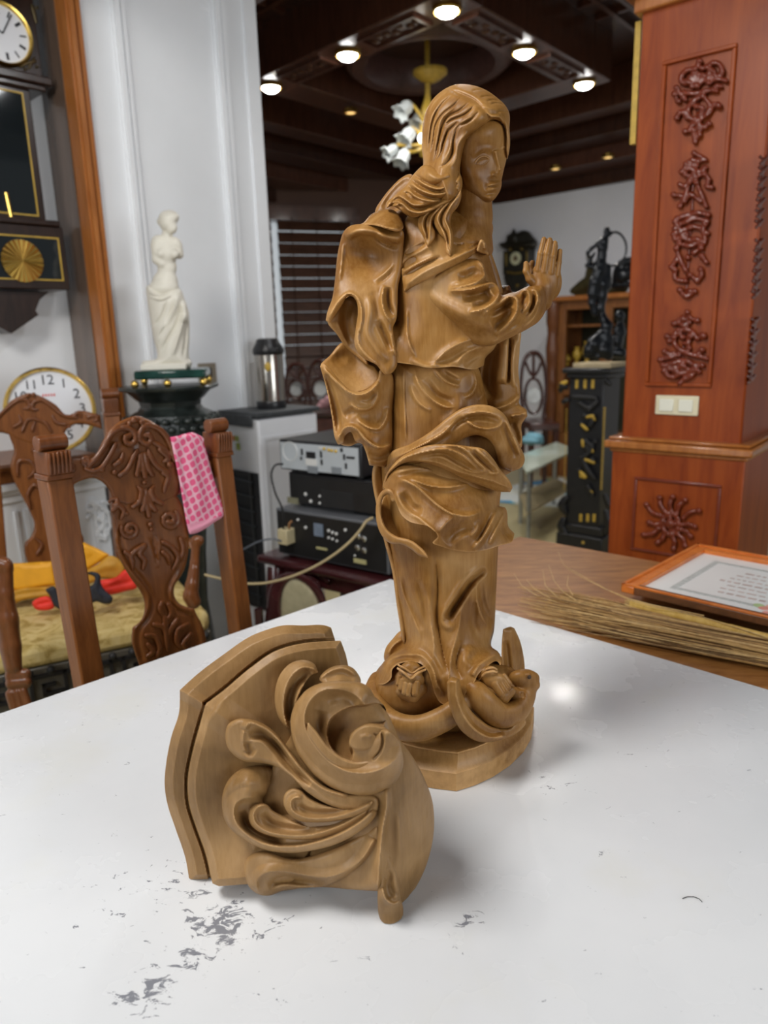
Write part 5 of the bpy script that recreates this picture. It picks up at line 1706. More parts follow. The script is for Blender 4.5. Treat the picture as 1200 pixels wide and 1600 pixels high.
def text_mesh(body, Mx, size, m, par, name='numeral', extrude=.0006):
    cu = bpy.data.curves.new(name, 'FONT')
    cu.body = body
    cu.size = size
    cu.align_x = 'CENTER'
    cu.align_y = 'CENTER'
    cu.extrude = extrude
    cu.resolution_u = 3
    o = bpy.data.objects.new(name, cu)
    SC.collection.objects.link(o)
    dg = bpy.context.evaluated_depsgraph_get()
    me = bpy.data.meshes.new_from_object(o.evaluated_get(dg))
    bpy.data.objects.remove(o)
    me.transform(Mx)
    me.materials.clear()
    me.materials.append(m)
    q = bpy.data.objects.new(name, me)
    q.parent = par
    q.matrix_parent_inverse = Matrix.Translation(-par.location)
    return link(q)


# ---- carved chair at the table edge
PH = mk_plane(at(75, 688, 1.42)[:2], 48.7, .00125)


def C1(pts):
    return [tuple([140 + p[0] / 3.808, 640 + p[1] / 3.808] + list(p[2:])) for p in pts]


def D1(pts):
    return [tuple([p[0] / 5, 580 + p[1] / 5] + list(p[2:])) for p in pts]


chair1 = thing('carved_chair', 'carved brown wooden chair at the table edge with a pink towel on its back', 'chair', (*PH.w(.2, 0)[:2], 0))


def post(P, par, xt, yt, xb, yb, w, zb=0.0, depth=.035, cap=True):
    ut, zt = P.uz(xt, yt)
    ub, zbp = P.uz(xb, yb)
    s = (ub - ut) / (zt - zbp)
    ue = ut + s * (zt - zb) * .35 + s * 0
    ue = ub
    mb = MB()
    M = P.M()

    def ring(u, z, hw, hd, n0=0):
        return [M @ Vector((u - hw, z, n0 - hd)), M @ Vector((u + hw, z, n0 - hd)), M @ Vector((u + hw, z, n0 + hd)), M @ Vector((u - hw, z, n0 + hd))]
    lv = [(ue, zb, w * .5, depth * .5), (ub, max(zb + .02, zbp), w * .55, depth * .5), (ut + (ub - ut) * .16, zt - (zt - zbp) * .16, w * .56, depth * .5)]
    vs = [v for l in lv for v in ring(*l)]
    fs = []
    for i in range(len(lv) - 1):
        for k in range(4):
            k2 = (k + 1) % 4
            fs.append((i * 4 + k, i * 4 + k2, (i + 1) * 4 + k2, (i + 1) * 4 + k))
    fs += [(3, 2, 1, 0), tuple(range((len(lv) - 1) * 4, len(lv) * 4))]
    mb.add(vs, fs)
    o = mb.build('post', M_CHAIRWOOD, par, bevel=.004)
    if cap:
        mb = MB()
        zc = zt - (zt - zbp) * .16
        uc = ut + (ub - ut) * .16
        h = zt - zc
        lbox(mb, P, uc - w * .6, uc + w * .6, zc, zc + h * .12, -depth * .55, depth * .6)
        lbox(mb, P, uc - w * .52, uc + w * .52, zc + h * .12, zc + h * .66, -depth * .5, depth * .62)
        for q in range(6):
            uu = uc - w * .44 + q * w * .176
            mb.tube([P.w(uu, zc + h * .14, depth * .60), P.w(uu, zc + h * .64, depth * .70)], w * .07, 6)
        mb.tube([P.w(ut - w * .62, zt - h * .16, depth * .2), P.w(ut + w * .62, zt - h * .16, depth * .2)], h * .19, 12)
        mb.build('post_cap', M_CHAIRCARVE, o, bevel=.002)
    return o


post(PH, chair1, 74, 680, 139, 1065, .046, depth=.05)
post(PH, chair1, 333, 655, 376, 985, .040, depth=.05)
PHc = off_plane(PH, 0.0)
relief('crest_rail', PHc, [(96, 722, 'c'), (106, 718), (128, 716), (144, 716), (152, 706), (160, 690), (172, 671), (182, 662), (192, 656), (203, 652), (213, 650), (228, 654), (240, 660), (258, 674), (270, 690), (280, 705), (300, 716), (330, 720, 'c'), (330, 748, 'c'), (298, 742), (284, 752), (276, 775), (200, 790), (178, 782), (170, 765), (158, 752), (145, 747), (130, 750), (116, 757), (106, 768, 'c')],
       4, 5, 4, M_CHAIRWOOD, chair1, [([(170, 700), (195, 690), (215, 700)], -3, 12, 'r')], rim=16, T=6, step=2)
relief('splat', PHc, C1([(135, 470), (205, 520), (200, 480), (480, 480), (570, 600), (585, 700), (590, 760), (585, 860), (568, 940), (538, 1000), (506, 1050), (505, 1110), (530, 1150), (570, 1170), (622, 1184, 'c'), (640, 1225), (665, 1270), (688, 1340), (700, 1480), (700, 1640, 'c'), (330, 1700, 'c'), (300, 1540), (266, 1440), (250, 1380), (254, 1296, 'c'), (300, 1260), (325, 1200), (322, 1130), (300, 1080), (250, 1010), (200, 930), (165, 850), (150, 780), (150, 700), (135, 640), (130, 560)]),
       3, 4, 4, M_CHAIRWOOD, chair1,
       [(C1([(180, 700), (195, 830), (240, 930), (310, 1010), (360, 1090), (370, 1160), (350, 1230), (300, 1300), (290, 1380), (320, 1500)]), -3.5, 6, 'r', .05), (C1([(160, 720), (178, 830), (225, 930), (290, 1020), (345, 1100), (350, 1170), (330, 1230), (275, 1290)]), 3, 5, 'r', .05),
        (C1([(575, 760), (570, 860), (545, 930), (500, 1000), (470, 1060), (470, 1120), (520, 1190), (600, 1225), (630, 1300), (650, 1400)]), -3.5, 6, 'r', .05), (C1([(560, 900), (520, 980), (485, 1050), (485, 1120), (530, 1175), (610, 1210)]), 3, 5, 'r', .05),
        (C1([(372, 740), (385, 820), (402, 930)]), -4, 7, 's', .3), (C1([(340, 760), (375, 850), (400, 940)]), 2, 5, 's', .3), (C1([(420, 760), (412, 850), (404, 940)]), 2, 5, 's', .3)], rim=12, T=5, step=2)
tubes, balls = [], []
tubes.append([(x, y, 6, 3.4) for x, y in C1([(0, 330), (45, 285), (90, 220), (122, 160), (170, 118), (222, 110), (264, 130), (276, 168), (256, 204), (220, 196), (216, 162), (240, 150)])])
tubes.append([(x, y, 6, 3.4) for x, y in C1([(510, 300), (492, 230), (450, 150), (400, 108), (340, 95), (306, 128), (304, 180), (340, 206), (370, 184), (355, 150), (335, 152)])])
tubes.append(spiral(110, 731, 8.5, 1.3, .5, 1))
tubes.append(spiral(135, 720, 8, 1.2, 2.5, -1))
tubes.append([(134, 733, 6, 2.6), (147, 736, 7, 3), (160, 729, 7, 3), (172, 712, 7, 3), (181, 694, 6, 2.6)])
for t in ([(180, 395), (230, 350), (262, 285), (285, 240)], [(470, 375), (405, 340), (368, 285), (350, 238)], [(330, 400), (322, 340), (312, 262)], [(285, 390), (296, 330), (300, 270)], [(375, 390), (345, 330), (330, 260)],
          [(150, 330), (190, 300), (200, 260)], [(420, 240), (470, 290), (440, 310)], [(390, 200), (440, 230), (480, 270)],
          [(260, 580), (300, 545), (310, 480), (290, 460)], [(430, 560), (390, 535), (368, 480), (385, 455)], [(355, 635), (345, 565), (338, 480)], [(315, 600), (328, 560), (330, 500)], [(392, 600), (365, 560), (352, 500)],
          [(440, 380), (470, 400), (455, 450), (445, 490)], [(160, 560), (205, 600), (190, 650)], [(140, 600), (170, 560), (165, 530)],
          [(250, 870), (275, 840), (330, 810), (300, 860), (330, 900), (320, 950)], [(215, 850), (240, 870), (255, 900), (260, 950)], [(440, 790), (490, 820), (530, 880), (500, 950)], [(440, 850), (470, 880), (480, 920)], [(545, 770), (560, 830), (545, 900)],
          [(430, 1150), (420, 1190), (450, 1240)], [(470, 1160), (490, 1210), (455, 1260)], [(385, 1280), (430, 1290), (455, 1330)], [(520, 1250), (490, 1300), (470, 1350)], [(340, 1345), (390, 1350), (420, 1420), (400, 1470)], [(585, 1280), (530, 1310), (520, 1380), (550, 1420)], [(350, 1400), (380, 1440), (340, 1470)], [(600, 1340), (560, 1400), (590, 1430)], [(450, 1240), (455, 1330), (465, 1430)]):
    q = C1(t)
    tubes.append([(p[0], p[1], 5.5, 3.2 if i < len(q) - 1 else 2.0) for i, p in enumerate(q)])
tubes.append(spiral(*C1([(245, 715)])[0], 15, 1.4, 1.0, 1, 3.0))
tubes.append(spiral(*C1([(480, 655)])[0], 16, 1.5, 2.2, -1, 3.2))
tubes.append(spiral(*C1([(150, 560)])[0], 9, .8, 2.2, -1, 2.4))
for x, y, r in C1([(365, 686, 4), (371, 714, 3), (328, 436, 3.4), (75, 360, 4), (150, 375, 4), (480, 330, 5), (270, 60, 5), (240, 80, 4), (310, 75, 4), (225, 620, 3), (180, 310, 4)]):
    balls.append((x, y, 6, r))
carve(PHc, [[(q[0], q[1], q[2] + 4.5, q[3] * 1.3) for q in t] for t in tubes], [(b[0], b[1], 10.5, b[3] * 1.15) for b in balls], 'carved_ornament', M_CHAIRCARVE, chair1, 1.4)
mb = MB()
lbox(mb, PH, .0, .375, .40, .46, 0.0, .44)
mb.build('seat_frame', M_CHAIRWOOD, chair1, bevel=.006)
mb = MB()
lbox(mb, PH, .015, .36, .46, .50, .03, .43)
mb.build('seat', plain('gold_brocade_plain', (.36, .25, .07), .7, .2, 60), chair1, bevel=.015)
for u_ in (.03, .345):
    mb = MB()
    mb.lathe([(.02, 0), (.026, .08), (.02, .2), (.03, .32), (.03, .40)], PH.w(u_, 0, .40), 12)
    mb.build('leg', M_CHAIRWOOD, chair1)

# pink towel over the crest rail
tow_axis = PH.u


def towel_nodes(nt, b):
    tc = N(nt, 'ShaderNodeTexCoord')
    def dot(v):
        d = N(nt, 'ShaderNodeVectorMath', operation='DOT_PRODUCT')
        nt.links.new(tc.outputs['Object'], d.inputs[0])
        d.inputs[1].default_value = v
        return d.outputs['Value']
    def mth(op, a, c):
        m = N(nt, 'ShaderNodeMath', operation=op)
        for i, q in enumerate((a, c)):
            if q is None:
                continue
            if isinstance(q, (int, float)):
                m.inputs[i].default_value = q
            else:
                nt.links.new(q, m.inputs[i])
        return m.outputs[0]
    u_, z_ = dot(tuple(PH.u)), dot((.0, .0, 1.0))
    f = 2 * math.pi / .036
    a = mth('SINE', mth('MULTIPLY', mth('ADD', u_, mth('MULTIPLY', z_, .35)), f), None)
    c = mth('SINE', mth('MULTIPLY', mth('SUBTRACT', mth('MULTIPLY', z_, .9), mth('MULTIPLY', u_, .4)), f), None)
    p = mth('MULTIPLY', a, c)
    col = ramp(nt, mth('MULTIPLY', mth('ADD', p, 1.0), .5), [(.30, (.82, .13, .27)), (.36, (.86, .48, .57)), (.64, (.86, .48, .57)), (.70, (.82, .13, .27))])
    zt = PH.uz(320, 808)[1]
    m1 = mth('LESS_THAN', z_, zt)
    col = mixc(nt, m1, col, (.85, .36, .48))
    nt.links.new(col, b.inputs['Base Color'])
    bump(nt, b, noise(nt, coords(nt), 700, 2), .5, .002)


M_TOWEL = mat('pink_terry_towel', (.85, .35, .45), .9, spec=.1, nodes=towel_nodes)
towel = thing('towel', 'pink checked terry towel hanging over the near chair back', 'towel', PH(305, 690, 12))
PHt = off_plane(PH, .016)
relief('towel_front', PHt, [(266, 683, 'c'), (285, 680), (303, 679), (313, 684), (320, 698), (329, 730), (339, 764), (348, 790), (351, 800, 'c'), (349, 806), (335, 816), (321, 826), (304, 834), (296, 835, 'c'), (292, 820), (286, 785), (279, 745), (272, 712)],
       3, 6, 4, M_TOWEL, towel, [([(296, 690), (305, 740), (318, 800)], 3, 12, 'r', .2), ([(280, 700), (290, 760), (300, 820)], -2, 8, 'r', .2), ([(298, 830), (322, 820), (348, 802)], 1.5, 5, 'r', .1)], rim=6, T=3, step=2)
relief('towel_back', off_plane(PH, -.03), [(266, 690, 'c'), (300, 684), (310, 700), (300, 760), (276, 775, 'c'), (270, 740)], 2, 5, 3, M_TOWEL, towel, rim=5, T=2, step=2.5)
mb = MB()
mb.tube([PH.w(*PH.uz(x, y)[:2], q) for x, y, q in ((284, 690, .0), (300, 688, .0), (312, 692, .0))], [.016, .019, .016], 8)
mb.build('towel_fold', M_TOWEL, towel)

# ---- armchair behind with gold brocade seat
PG = mk_plane((-1.10, 2.36), 28, .002)
arm = thing('carved_armchair', 'carved brown wooden armchair with a gold brocade seat behind the near chair', 'chair', (*PG.w(0, 0)[:2], 0))


def C2(pts):
    return [tuple([p[0] / 2.7575, 540 + p[1] / 2.7575] + list(p[2:])) for p in pts]


relief('crest_rail', PG, C2([(-120, 330), (-60, 340), (0, 300), (40, 245), (90, 215), (125, 205), (160, 212), (200, 230), (240, 255), (290, 300), (340, 280), (400, 290), (432, 300, 'c'), (440, 360, 'c'), (390, 345), (330, 338), (290, 360), (270, 400), (255, 425), (60, 400), (40, 385), (0, 375), (-120, 400)]),
       3, 4, 3, M_CHAIRWOOD, arm, rim=12, T=5, step=2, pits=[])
relief('splat', PG, C2([(40, 370), (270, 370), (262, 420), (268, 470), (250, 520), (240, 600), (240, 700), (250, 780), (340, 800), (360, 830), (350, 900), (330, 960, 'c'), (130, 960, 'c'), (108, 900), (108, 850), (135, 820), (148, 770), (130, 720), (90, 640), (60, 580), (45, 520), (60, 450)]),
       2, 4, 3, M_CHAIRWOOD, arm, [], rim=12, T=5, step=2)
tb = []
for t in ([(-10, 310), (30, 270), (80, 235), (120, 240), (125, 270), (100, 270)], [(330, 310), (270, 300), (220, 260), (180, 235), (145, 245), (140, 275), (165, 275)], [(95, 370), (120, 320), (160, 315)], [(220, 370), (190, 330), (150, 320)], [(140, 365), (148, 330)],
          [(60, 350), (90, 330), (80, 300)], [(280, 340), (240, 330), (225, 300)], [(300, 310), (340, 290), (350, 310)], [(380, 310), (410, 300), (420, 320), (400, 325)],
          [(75, 560), (80, 500), (130, 500), (150, 540), (120, 570)], [(230, 560), (230, 500), (190, 500)], [(130, 700), (120, 640), (150, 600), (190, 640)], [(160, 900), (180, 860), (150, 830)], [(230, 900), (220, 850), (250, 830)]):
    q = C2(t)
    tb.append([(p[0], p[1], 5, 2.8 if i < len(q) - 1 else 1.8) for i, p in enumerate(q)])
carve(PG, [[(q[0], q[1], q[2] + 2, q[3]) for q in t] for t in tb], [(x, y, 7, r) for x, y, r in C2([(120, 215, 4), (145, 212, 4), (148, 450, 5), (300, 350, 3)])], 'carved_ornament', M_CHAIRCARVE, arm, 1.6)
post(PG, arm, 170, 608, 190, 850, .045, depth=.05, zb=.0)
post(PG, arm, -22, 640, 0, 900, .045, depth=.05, zb=.0)
zs = .50
s0, s1_ = atz(37, 1039, zs), atz(215, 1001, zs)
ed = (s1_ - s0)
ed[2] = 0
PS = mk_plane(s0[:2], math.degrees(math.atan2(ed[1], ed[0])), .002)
Ls = float(np.linalg.norm(ed))


def brocade(nt, b):
    v = coords(nt, (1, 1, 1))
    g = noise(nt, v, 16, 5, .65, 1.2)
    c = ramp(nt, g, [(.38, (.36, .25, .07)), (.5, (.56, .42, .16)), (.62, (.62, .49, .22))])
    nt.links.new(c, b.inputs['Base Color'])
    bump(nt, b, g, .3, .004)


M_BROC = mat('gold_brocade', (.45, .33, .11), .75, spec=.2, nodes=brocade)
seat_u0, seat_u1 = -.12, Ls + .22
mb = MB()
lbox(mb, PS, seat_u0, seat_u1, zs - .02, zs + .045, -.60, .0)
mb.build('seat', M_BROC, arm, bevel=.02)
for i in range(12):
    mb = MB()
    mb.ball(PS.w(seat_u0 + .02 + i * (seat_u1 - seat_u0 - .04) / 11, zs - .026, .012), .012, 8, 6)
    mb.build('nail_head', M_BLACKM, arm)
mb = MB()
lbox(mb, PS, seat_u0, seat_u1, zs - .15, zs - .02, -.60, -.004)
mb.build('seat_rail', plain('dark_seat_rail', (.10, .09, .07), .35, .2, 20), arm, bevel=.004)
# raised Greek key along the rail
mb = MB()
kw = .125
u_ = seat_u0
while u_ < seat_u1 - kw:
    zb_, zt_ = zs - .135, zs - .04
    w = .010
    for (a0, a1, b0, b1) in ((0, kw, zt_ - w, zt_), (0, w, zb_, zt_), (kw * .72, kw * .72 + w, zb_ + .03, zt_), (kw * .25, kw * .80, zb_ + .03, zb_ + .03 + w), (kw * .25, kw * .25 + w, zb_ + .03, zt_ - .03), (kw * .25, kw * .55, zt_ - .03 - w, zt_ - .03), (0, kw, zb_ - w, zb_)):
        lbox(mb, PS, u_ + a0, u_ + a1, b0, b1, -.004, .006)
    u_ += kw
mb.build('key_pattern', M_BLACK, arm)
for u_, n_ in ((seat_u0 + .03, -.04), (seat_u1 - .03, -.04), (seat_u0 + .03, -.56), (seat_u1 - .03, -.56)):
    mb = MB()
    mb.lathe([(.022, 0), (.03, .05), (.022, .16), (.035, .28), (.03, .36)], PS.w(u_, 0, n_), 12)
    mb.build('leg', M_CHAIRWOOD, arm)
# arm supports: left one with scroll foot fills the frame edge, right one seen beside the splat
SA = Space(1.72)
pr = [('cap', [(8, 890, 0, 13), (6, 930, 0, 16), (10, 970, 0, 20), (16, 1010, 0, 18), (20, 1040, 0, 15)], 4), ('cap', [(-12, 880, 0, 14), (6, 885, 0, 15)], 4), ('cap', [(16, 1056, 0, 9), (40, 1053, 0, 9)], 3), ('cap', [(18, 1068, 0, 10), (40, 1066, 0, 10)], 3),
      ('cap', [(16, 1085, 0, 8), (22, 1105, 0, 8)], 2), ('cap', [(26, 1083, 0, 8), (32, 1103, 0, 8)], 2), ('cap', [(36, 1081, 0, 8), (42, 1100, 0, 8)], 2)]
blob('arm_support', pr, 1.8, M_CHAIRCARVE, arm, sp=SA, flip=True)
SA2 = Space(1.98)
pr = [('ell', (308, 845, 0), (11, 9, 9), 2), ('cap', [(306, 850, 0, 7), (304, 880, 0, 7), (302, 905, 0, 9)], 3), ('cap', [(303, 890, 3, 7), (300, 915, 4, 10), (298, 932, 3, 12), (302, 940, 2, 12)], 4)]
blob('arm_support', pr, 1.6, M_CHAIRCARVE, arm, sp=SA2, flip=True)
mb = MB()
ptube(mb, SA2, [(304, 850, 0, 9), (290, 848, -40, 9), (270, 848, -90, 9), (230, 845, -170, 9)], 10)
mb.build('arm_rest', M_CHAIRWOOD, arm)

# things lying on the gold seat
def cloth(name, label, cat, outline, base, strokes, m, Y, T=5, rim=4, group=None):
    sp_ = Space(Y)
    c = sp_(sum(p[0] for p in outline) / len(outline), sum(p[1] for p in outline) / len(outline), 0)
    o = relief(name, sp_, outline, base, 6, 5, m, None, strokes, rim=rim, T=T, step=2)
    return tag(o, label, cat, group)


M_YEL = plain('yellow_leather', (.78, .36, .012), .55, .08, 20)
M_YEL2 = plain('ochre_lining', (.50, .25, .02), .6, .15, 20)
M_RED = plain('red_cloth', (.75, .03, .015), .6, .15, 25)
M_NAVY = plain('navy_webbing', (.012, .014, .024), .6, .2, 40)
cloth('yellow_pouch', 'bright yellow folded leather pouch on the gold seat, left of the chair post', 'pouch', [(8, 881, 'c'), (82, 877, 'c'), (88, 914, 'c'), (70, 916), (20, 921), (15, 917, 'c')], 10, [([(30, 884), (60, 883), (85, 880)], -2, 4)], M_YEL, 2.22, T=26)
cloth('yellow_flap', 'ochre underside flap of the pouch beneath the yellow fold', 'pouch', [(11, 925, 'c'), (40, 918), (78, 916), (90, 912, 'c'), (90, 930), (60, 934), (35, 938), (22, 944), (16, 948, 'c')], 4, [([(20, 930), (50, 926), (80, 922)], -3, 6)], M_YEL2, 2.20, T=20)
cloth('yellow_pouch', 'bright yellow pointed leather flap on the gold seat, right of the chair post', 'pouch', [(118, 858, 'c'), (131, 847, 'c'), (150, 856), (172, 867, 'c'), (150, 882), (129, 895, 'c'), (122, 880)], 10, [([(130, 850), (140, 870)], 2, 10)], M_YEL, 2.26, T=30)
cloth('ochre_pouch', 'ochre rounded leather piece beside the splat of the near chair', 'pouch', [(128, 896), (150, 883), (172, 868), (186, 874), (195, 889), (192, 900), (186, 906), (160, 904), (140, 912), (126, 912)], 4, [([(140, 895), (165, 885), (185, 885)], 3, 10)], M_YEL2, 2.24, T=20)
cloth('red_cloth', 'red cloth sticking out under the pouch at the splat side', 'cloth', [(150, 910), (180, 902), (197, 890), (206, 902), (214, 918), (195, 924), (168, 929), (150, 924)], 2, [([(160, 920), (190, 912), (208, 908)], -3, 5), ([(165, 915), (190, 903)], 2, 4)], M_RED, 2.18, T=16)
cloth('red_cloth', 'small red folded cloth under the navy strap, left of the chair post', 'cloth', [(50, 942), (58, 935), (76, 932), (86, 944), (84, 950), (66, 954), (56, 952)], 4, [([(56, 945), (80, 940)], -3, 4)], M_RED, 2.12, T=10)
cloth('navy_strap', 'dark navy strap buckled around the red cloth, left of the chair post', 'strap', [(70, 921, 'c'), (84, 916), (92, 930), (96, 948), (94, 953, 'c'), (84, 946), (78, 932)], 12, [], M_NAVY, 2.12, T=8)
cloth('navy_strap', 'dark navy strap and buckle lying on the seat, right of the chair post', 'strap', [(132, 896, 'c'), (144, 893), (156, 898), (158, 912), (164, 922), (176, 934), (174, 942), (164, 944), (150, 940), (142, 944), (136, 950, 'c'), (134, 920), (146, 912), (148, 902)], 12, [([(150, 900), (150, 920), (160, 936)], 3, 6)], M_NAVY, 2.12, T=8)

# ---- round gold clock standing on the mantel
PCK = mk_plane(at(79, 641, 2.6)[:2], 27, .002)
clock = thing('round_clock', 'round gold-rimmed clock with white dial behind the armchair crest', 'clock', at(79, 705, 2.6))
cu_, cz_ = PCK.uz(79, 641)
Mk = PCK.M() @ Matrix.Translation((cu_, cz_, 0))
RK = .150
mb = MB()
mb.lathe([(RK * .90, .010), (RK * .93, .022), (RK * .97, .030), (RK, .024), (RK * 1.0, .0), (RK * .96, -.03), (RK * .2, -.03)], (0, 0, 0), 48, Mk)
mb.build('rim', M_GOLD, clock)
mb = MB()
mb.lathe([(RK * .91, 0), (RK * .91, .012), (.001, .012)], (0, 0, 0), 48, Mk)
mb.build('dial', plain('white_dial', (.80, .82, .86), .3, .01, 5), clock)
M_INK = plain('grey_black_ink', (.05, .05, .06), .5, .05, 5)
for i in range(12):
    a = math.radians(90 - 30 * (i + 1))
    text_mesh(str(i + 1), Mk @ Matrix.Translation((RK * .70 * math.cos(a), RK * .70 * math.sin(a), .0132)), .044 if i in (0, 10) else .048, M_INK, clock, 'numeral')
for L, a, w in ((.055, 200, .004), (.085, 318, .003)):
    mb = MB()
    ar = math.radians(a)
    mb.box((L / 2, 0, .018), (L, w, .0015), Mk @ Matrix.Rotation(ar, 4, 'Z'))
    mb.build('hand', M_INK, clock)
mb = MB()
for q in range(5):
    mb.box((-.018 + q * .009, RK * .36, .0135), (.004, .008, .001), Mk)
mb.build('dial_mark', M_RED, clock)

# ---- white carved mantel behind the chairs
PM = mk_plane(WL.w(0, 0, .16)[:2], ANG_A, .0022)
um1 = PM.uz(186, 800)[0]
zmt = PM.uz(20, 757)[1]
mantel = thing('mantel', 'white carved stone mantel with a brown wooden shelf below the clocks', 'mantel', PM.w(um1 - .6, 0, -.2))
mb = MB()
lbox(mb, PM, -2.0, um1 - .03, 0, zmt - .06, -.16, -.03)
mb.build('breast', M_WHITE2, mantel)
mb = MB()
for e, z0, z1 in ((.0, -.025, 0), (-.012, -.04, -.025), (-.022, -.07, -.04)):
    lbox(mb, PM, -2.0, um1 + e, zmt + z0, zmt + z1, -.16, e)
mb.build('cornice', M_WHITE2, mantel, bevel=.004)
zsh = at(79, 716, 2.6)[2]
mb = MB()
lbox(mb, PM, -2.0, um1 - .05, zmt, zsh, -.42, -.02)
lbox(mb, PM, -2.0, um1 - .04, zsh - .02, zsh - .004, -.42, .0)
mb.build('shelf_board', M_CHAIRWOOD, mantel, bevel=.004)
PMf = off_plane(PM, -.03)
rnd = random.Random(11)
balls = []
for i in range(70):
    t = rnd.random()
    x = 136 + 34 * rnd.random() * (1 - .2 * t) + (8 if t > .5 else 0) * rnd.random()
    y = 783 + 62 * t
    if t > .55 and x < 150:
        x += 16
    balls.append((x, y, 2, (2.2 + rnd.random() * 2, 2.0 + rnd.random() * 2, 3.5)))
carve(PMf, [[(140, 782, 2, 2), (155, 790, 3, 2.4), (168, 800, 3, 2), (172, 820, 3, 2), (168, 842, 2, 1.6)]], balls, 'grape_carving', M_WHITE2, mantel, 1.4)
# picture rail and pale panels under the shelf at the far left
mb = MB()
for x in (28, 44, 150):
    u_ = PMf.uz(x, 830)[0]
    lbox(mb, PMf, u_ - .006, u_ + .006, .1, zmt - .1, 0, .008)
mb.build('flute', M_WHITE2, mantel)

# ---- long pendulum clock in the alcove
PKB = off_plane(WL, -.24)
PKF = off_plane(WL, -.10)
pend = thing('pendulum_clock', 'tall dark wooden pendulum wall clock with gilt dial at the left edge', 'clock', PKB.w(PKB.uz(40, 520)[0], PKB.uz(40, 520)[1], 0))
M_CASE = wood('dark_clock_case', (.014, .007, .005), (.038, .019, .013), (6, 6, 1), 9, .3, coat=.3)
M_GLASS = mat('black_clock_glass', (.01, .014, .016), .06, spec=.6)


def kz(x, y):
    return PKF.uz(x, y)


ulef = kz(-95, 300)[0]
u_top = kz(61, 60)[0]
u_led = kz(80, 130)[0]
u_mid_ = kz(64, 250)[0]
u_low = kz(104, 405)[0]
z_led1, z_led0 = kz(76, 122)[1], kz(76, 140)[1]
z_m0 = kz(76, 350)[1]
z_b0 = kz(108, 453)[1]
zb1 = kz(40, 512)[1]


def sym(mb, u1, z0, z1, n1, n0=-.14):
    c = (ulef + u_mid_) / 2
    lbox(mb, PKF, 2 * c - u1, u1, z0, z1, n0, n1)


mb = MB()
sym(mb, u_top, z_led1, z_led1 + .36, -.01)
mb.build('hood', M_CASE, pend, bevel=.004)
mb = MB()
sym(mb, u_led - .02, z_led0 - .01, z_led0 + .01, .0)
sym(mb, u_led, z_led0 + .01, z_led1, .012)
mb.build('hood_ledge', M_CASE, pend, bevel=.005)
mb = MB()
sym(mb, u_mid_, z_m0, z_led0, -.02)
mb.build('trunk', M_CASE, pend, bevel=.004)
mb = MB()
sym(mb, u_low - .012, z_m0 - .008, z_m0 + .012, .012)
sym(mb, u_low, z_b0, z_m0 - .008, .0)
mb.build('pendulum_box', M_CASE, pend, bevel=.004)
cmid = (ulef + u_mid_) / 2
mb = MB()
zb_ = z_b0 - .006
cm = cmid
hw = (u_low - cmid) * .70
mb.prism([(cm - hw, zb_), (cm - hw * .62, zb_ - .07), (cm - hw * .68, zb_ - .085), (cm, zb1 - .02), (cm + hw * .68, zb_ - .085), (cm + hw * .62, zb_ - .07), (cm + hw * .75, zb_ - .03), (cm + hw, zb_)], -.14, -.03, PKF.M())
mb.build('bottom_bracket', M_CASE, pend, bevel=.003)


def gilt_glass(u1, z0, z1, n, nm):
    c = cmid
    mb = MB()
    lbox(mb, PKF, 2 * c - u1, u1, z0, z1, n, n + .003)
    mb.build(nm + '_glass', M_GLASS, pend)
    mb = MB()
    w = .005
    for a in ((2 * c - u1 - w, u1 + w, z0 - w, z0), (2 * c - u1 - w, u1 + w, z1, z1 + w), (u1, u1 + w, z0, z1), (2 * c - u1 - w, 2 * c - u1, z0, z1)):
        lbox(mb, PKF, *a, n, n + .006)
    mb.build(nm + '_gilt_frame', M_GOLDP, pend)


gilt_glass(kz(50, 250)[0], kz(60, 335)[1], kz(40, 146)[1], -.02, 'trunk')
gilt_glass(kz(92, 400)[0], kz(60, 436)[1], kz(60, 372)[1], 0, 'box')
# dial with gilt bezel
du, dz = kz(4, 52)
Md = PKF.M() @ Matrix.Translation((du, dz, -.008))
RD = abs(kz(50, 52)[0] - du)
mb = MB()
mb.lathe([(RD * .86, .004), (RD * .90, .016), (RD * .96, .018), (RD, .008), (RD, -.004), (RD * .3, -.004)], (0, 0, 0), 40, Md)
mb.build('bezel', M_GOLD, pend)
mb = MB()
mb.lathe([(RD * .87, 0), (RD * .87, .006), (.001, .006)], (0, 0, 0), 40, Md)
mb.build('dial', plain('enamel_dial', (.78, .80, .84), .25, .01, 5), pend)
for i in range(12):
    mb = MB()
    mb.box((RD * .68, 0, .0068), (RD * .22, RD * (.09 if i % 2 else .05), .001), Md @ Matrix.Rotation(math.radians(30 * i + 6), 4, 'Z'))
    mb.build('hour_mark', M_BLACK, pend)
for L, a, w in ((.6, 150, .05), (.75, 60, .04)):
    mb = MB()
    mb.box((RD * L / 2, 0, .009), (RD * L, RD * w, .001), Md @ Matrix.Rotation(math.radians(a), 4, 'Z'))
    mb.build('hand', M_BLACK, pend)
carve(off_plane(PKF, -.01), [[(32, 105, 1, 2), (44, 98, 2, 3), (56, 96, 2, 2.4)], [(46, 106, 2, 2.4), (54, 90, 2, 2)], [(50, 8, 2, 2.5), (54, 22, 2, 3), (57, 36, 2, 2)]], [(40, 108, 2, 3), (58, 104, 2, 3), (58, 12, 2, 3)], 'dial_spandrel', plain('dark_brass', (.10, .075, .035), .35, .2, 40, metal=.6), pend, 1.4)
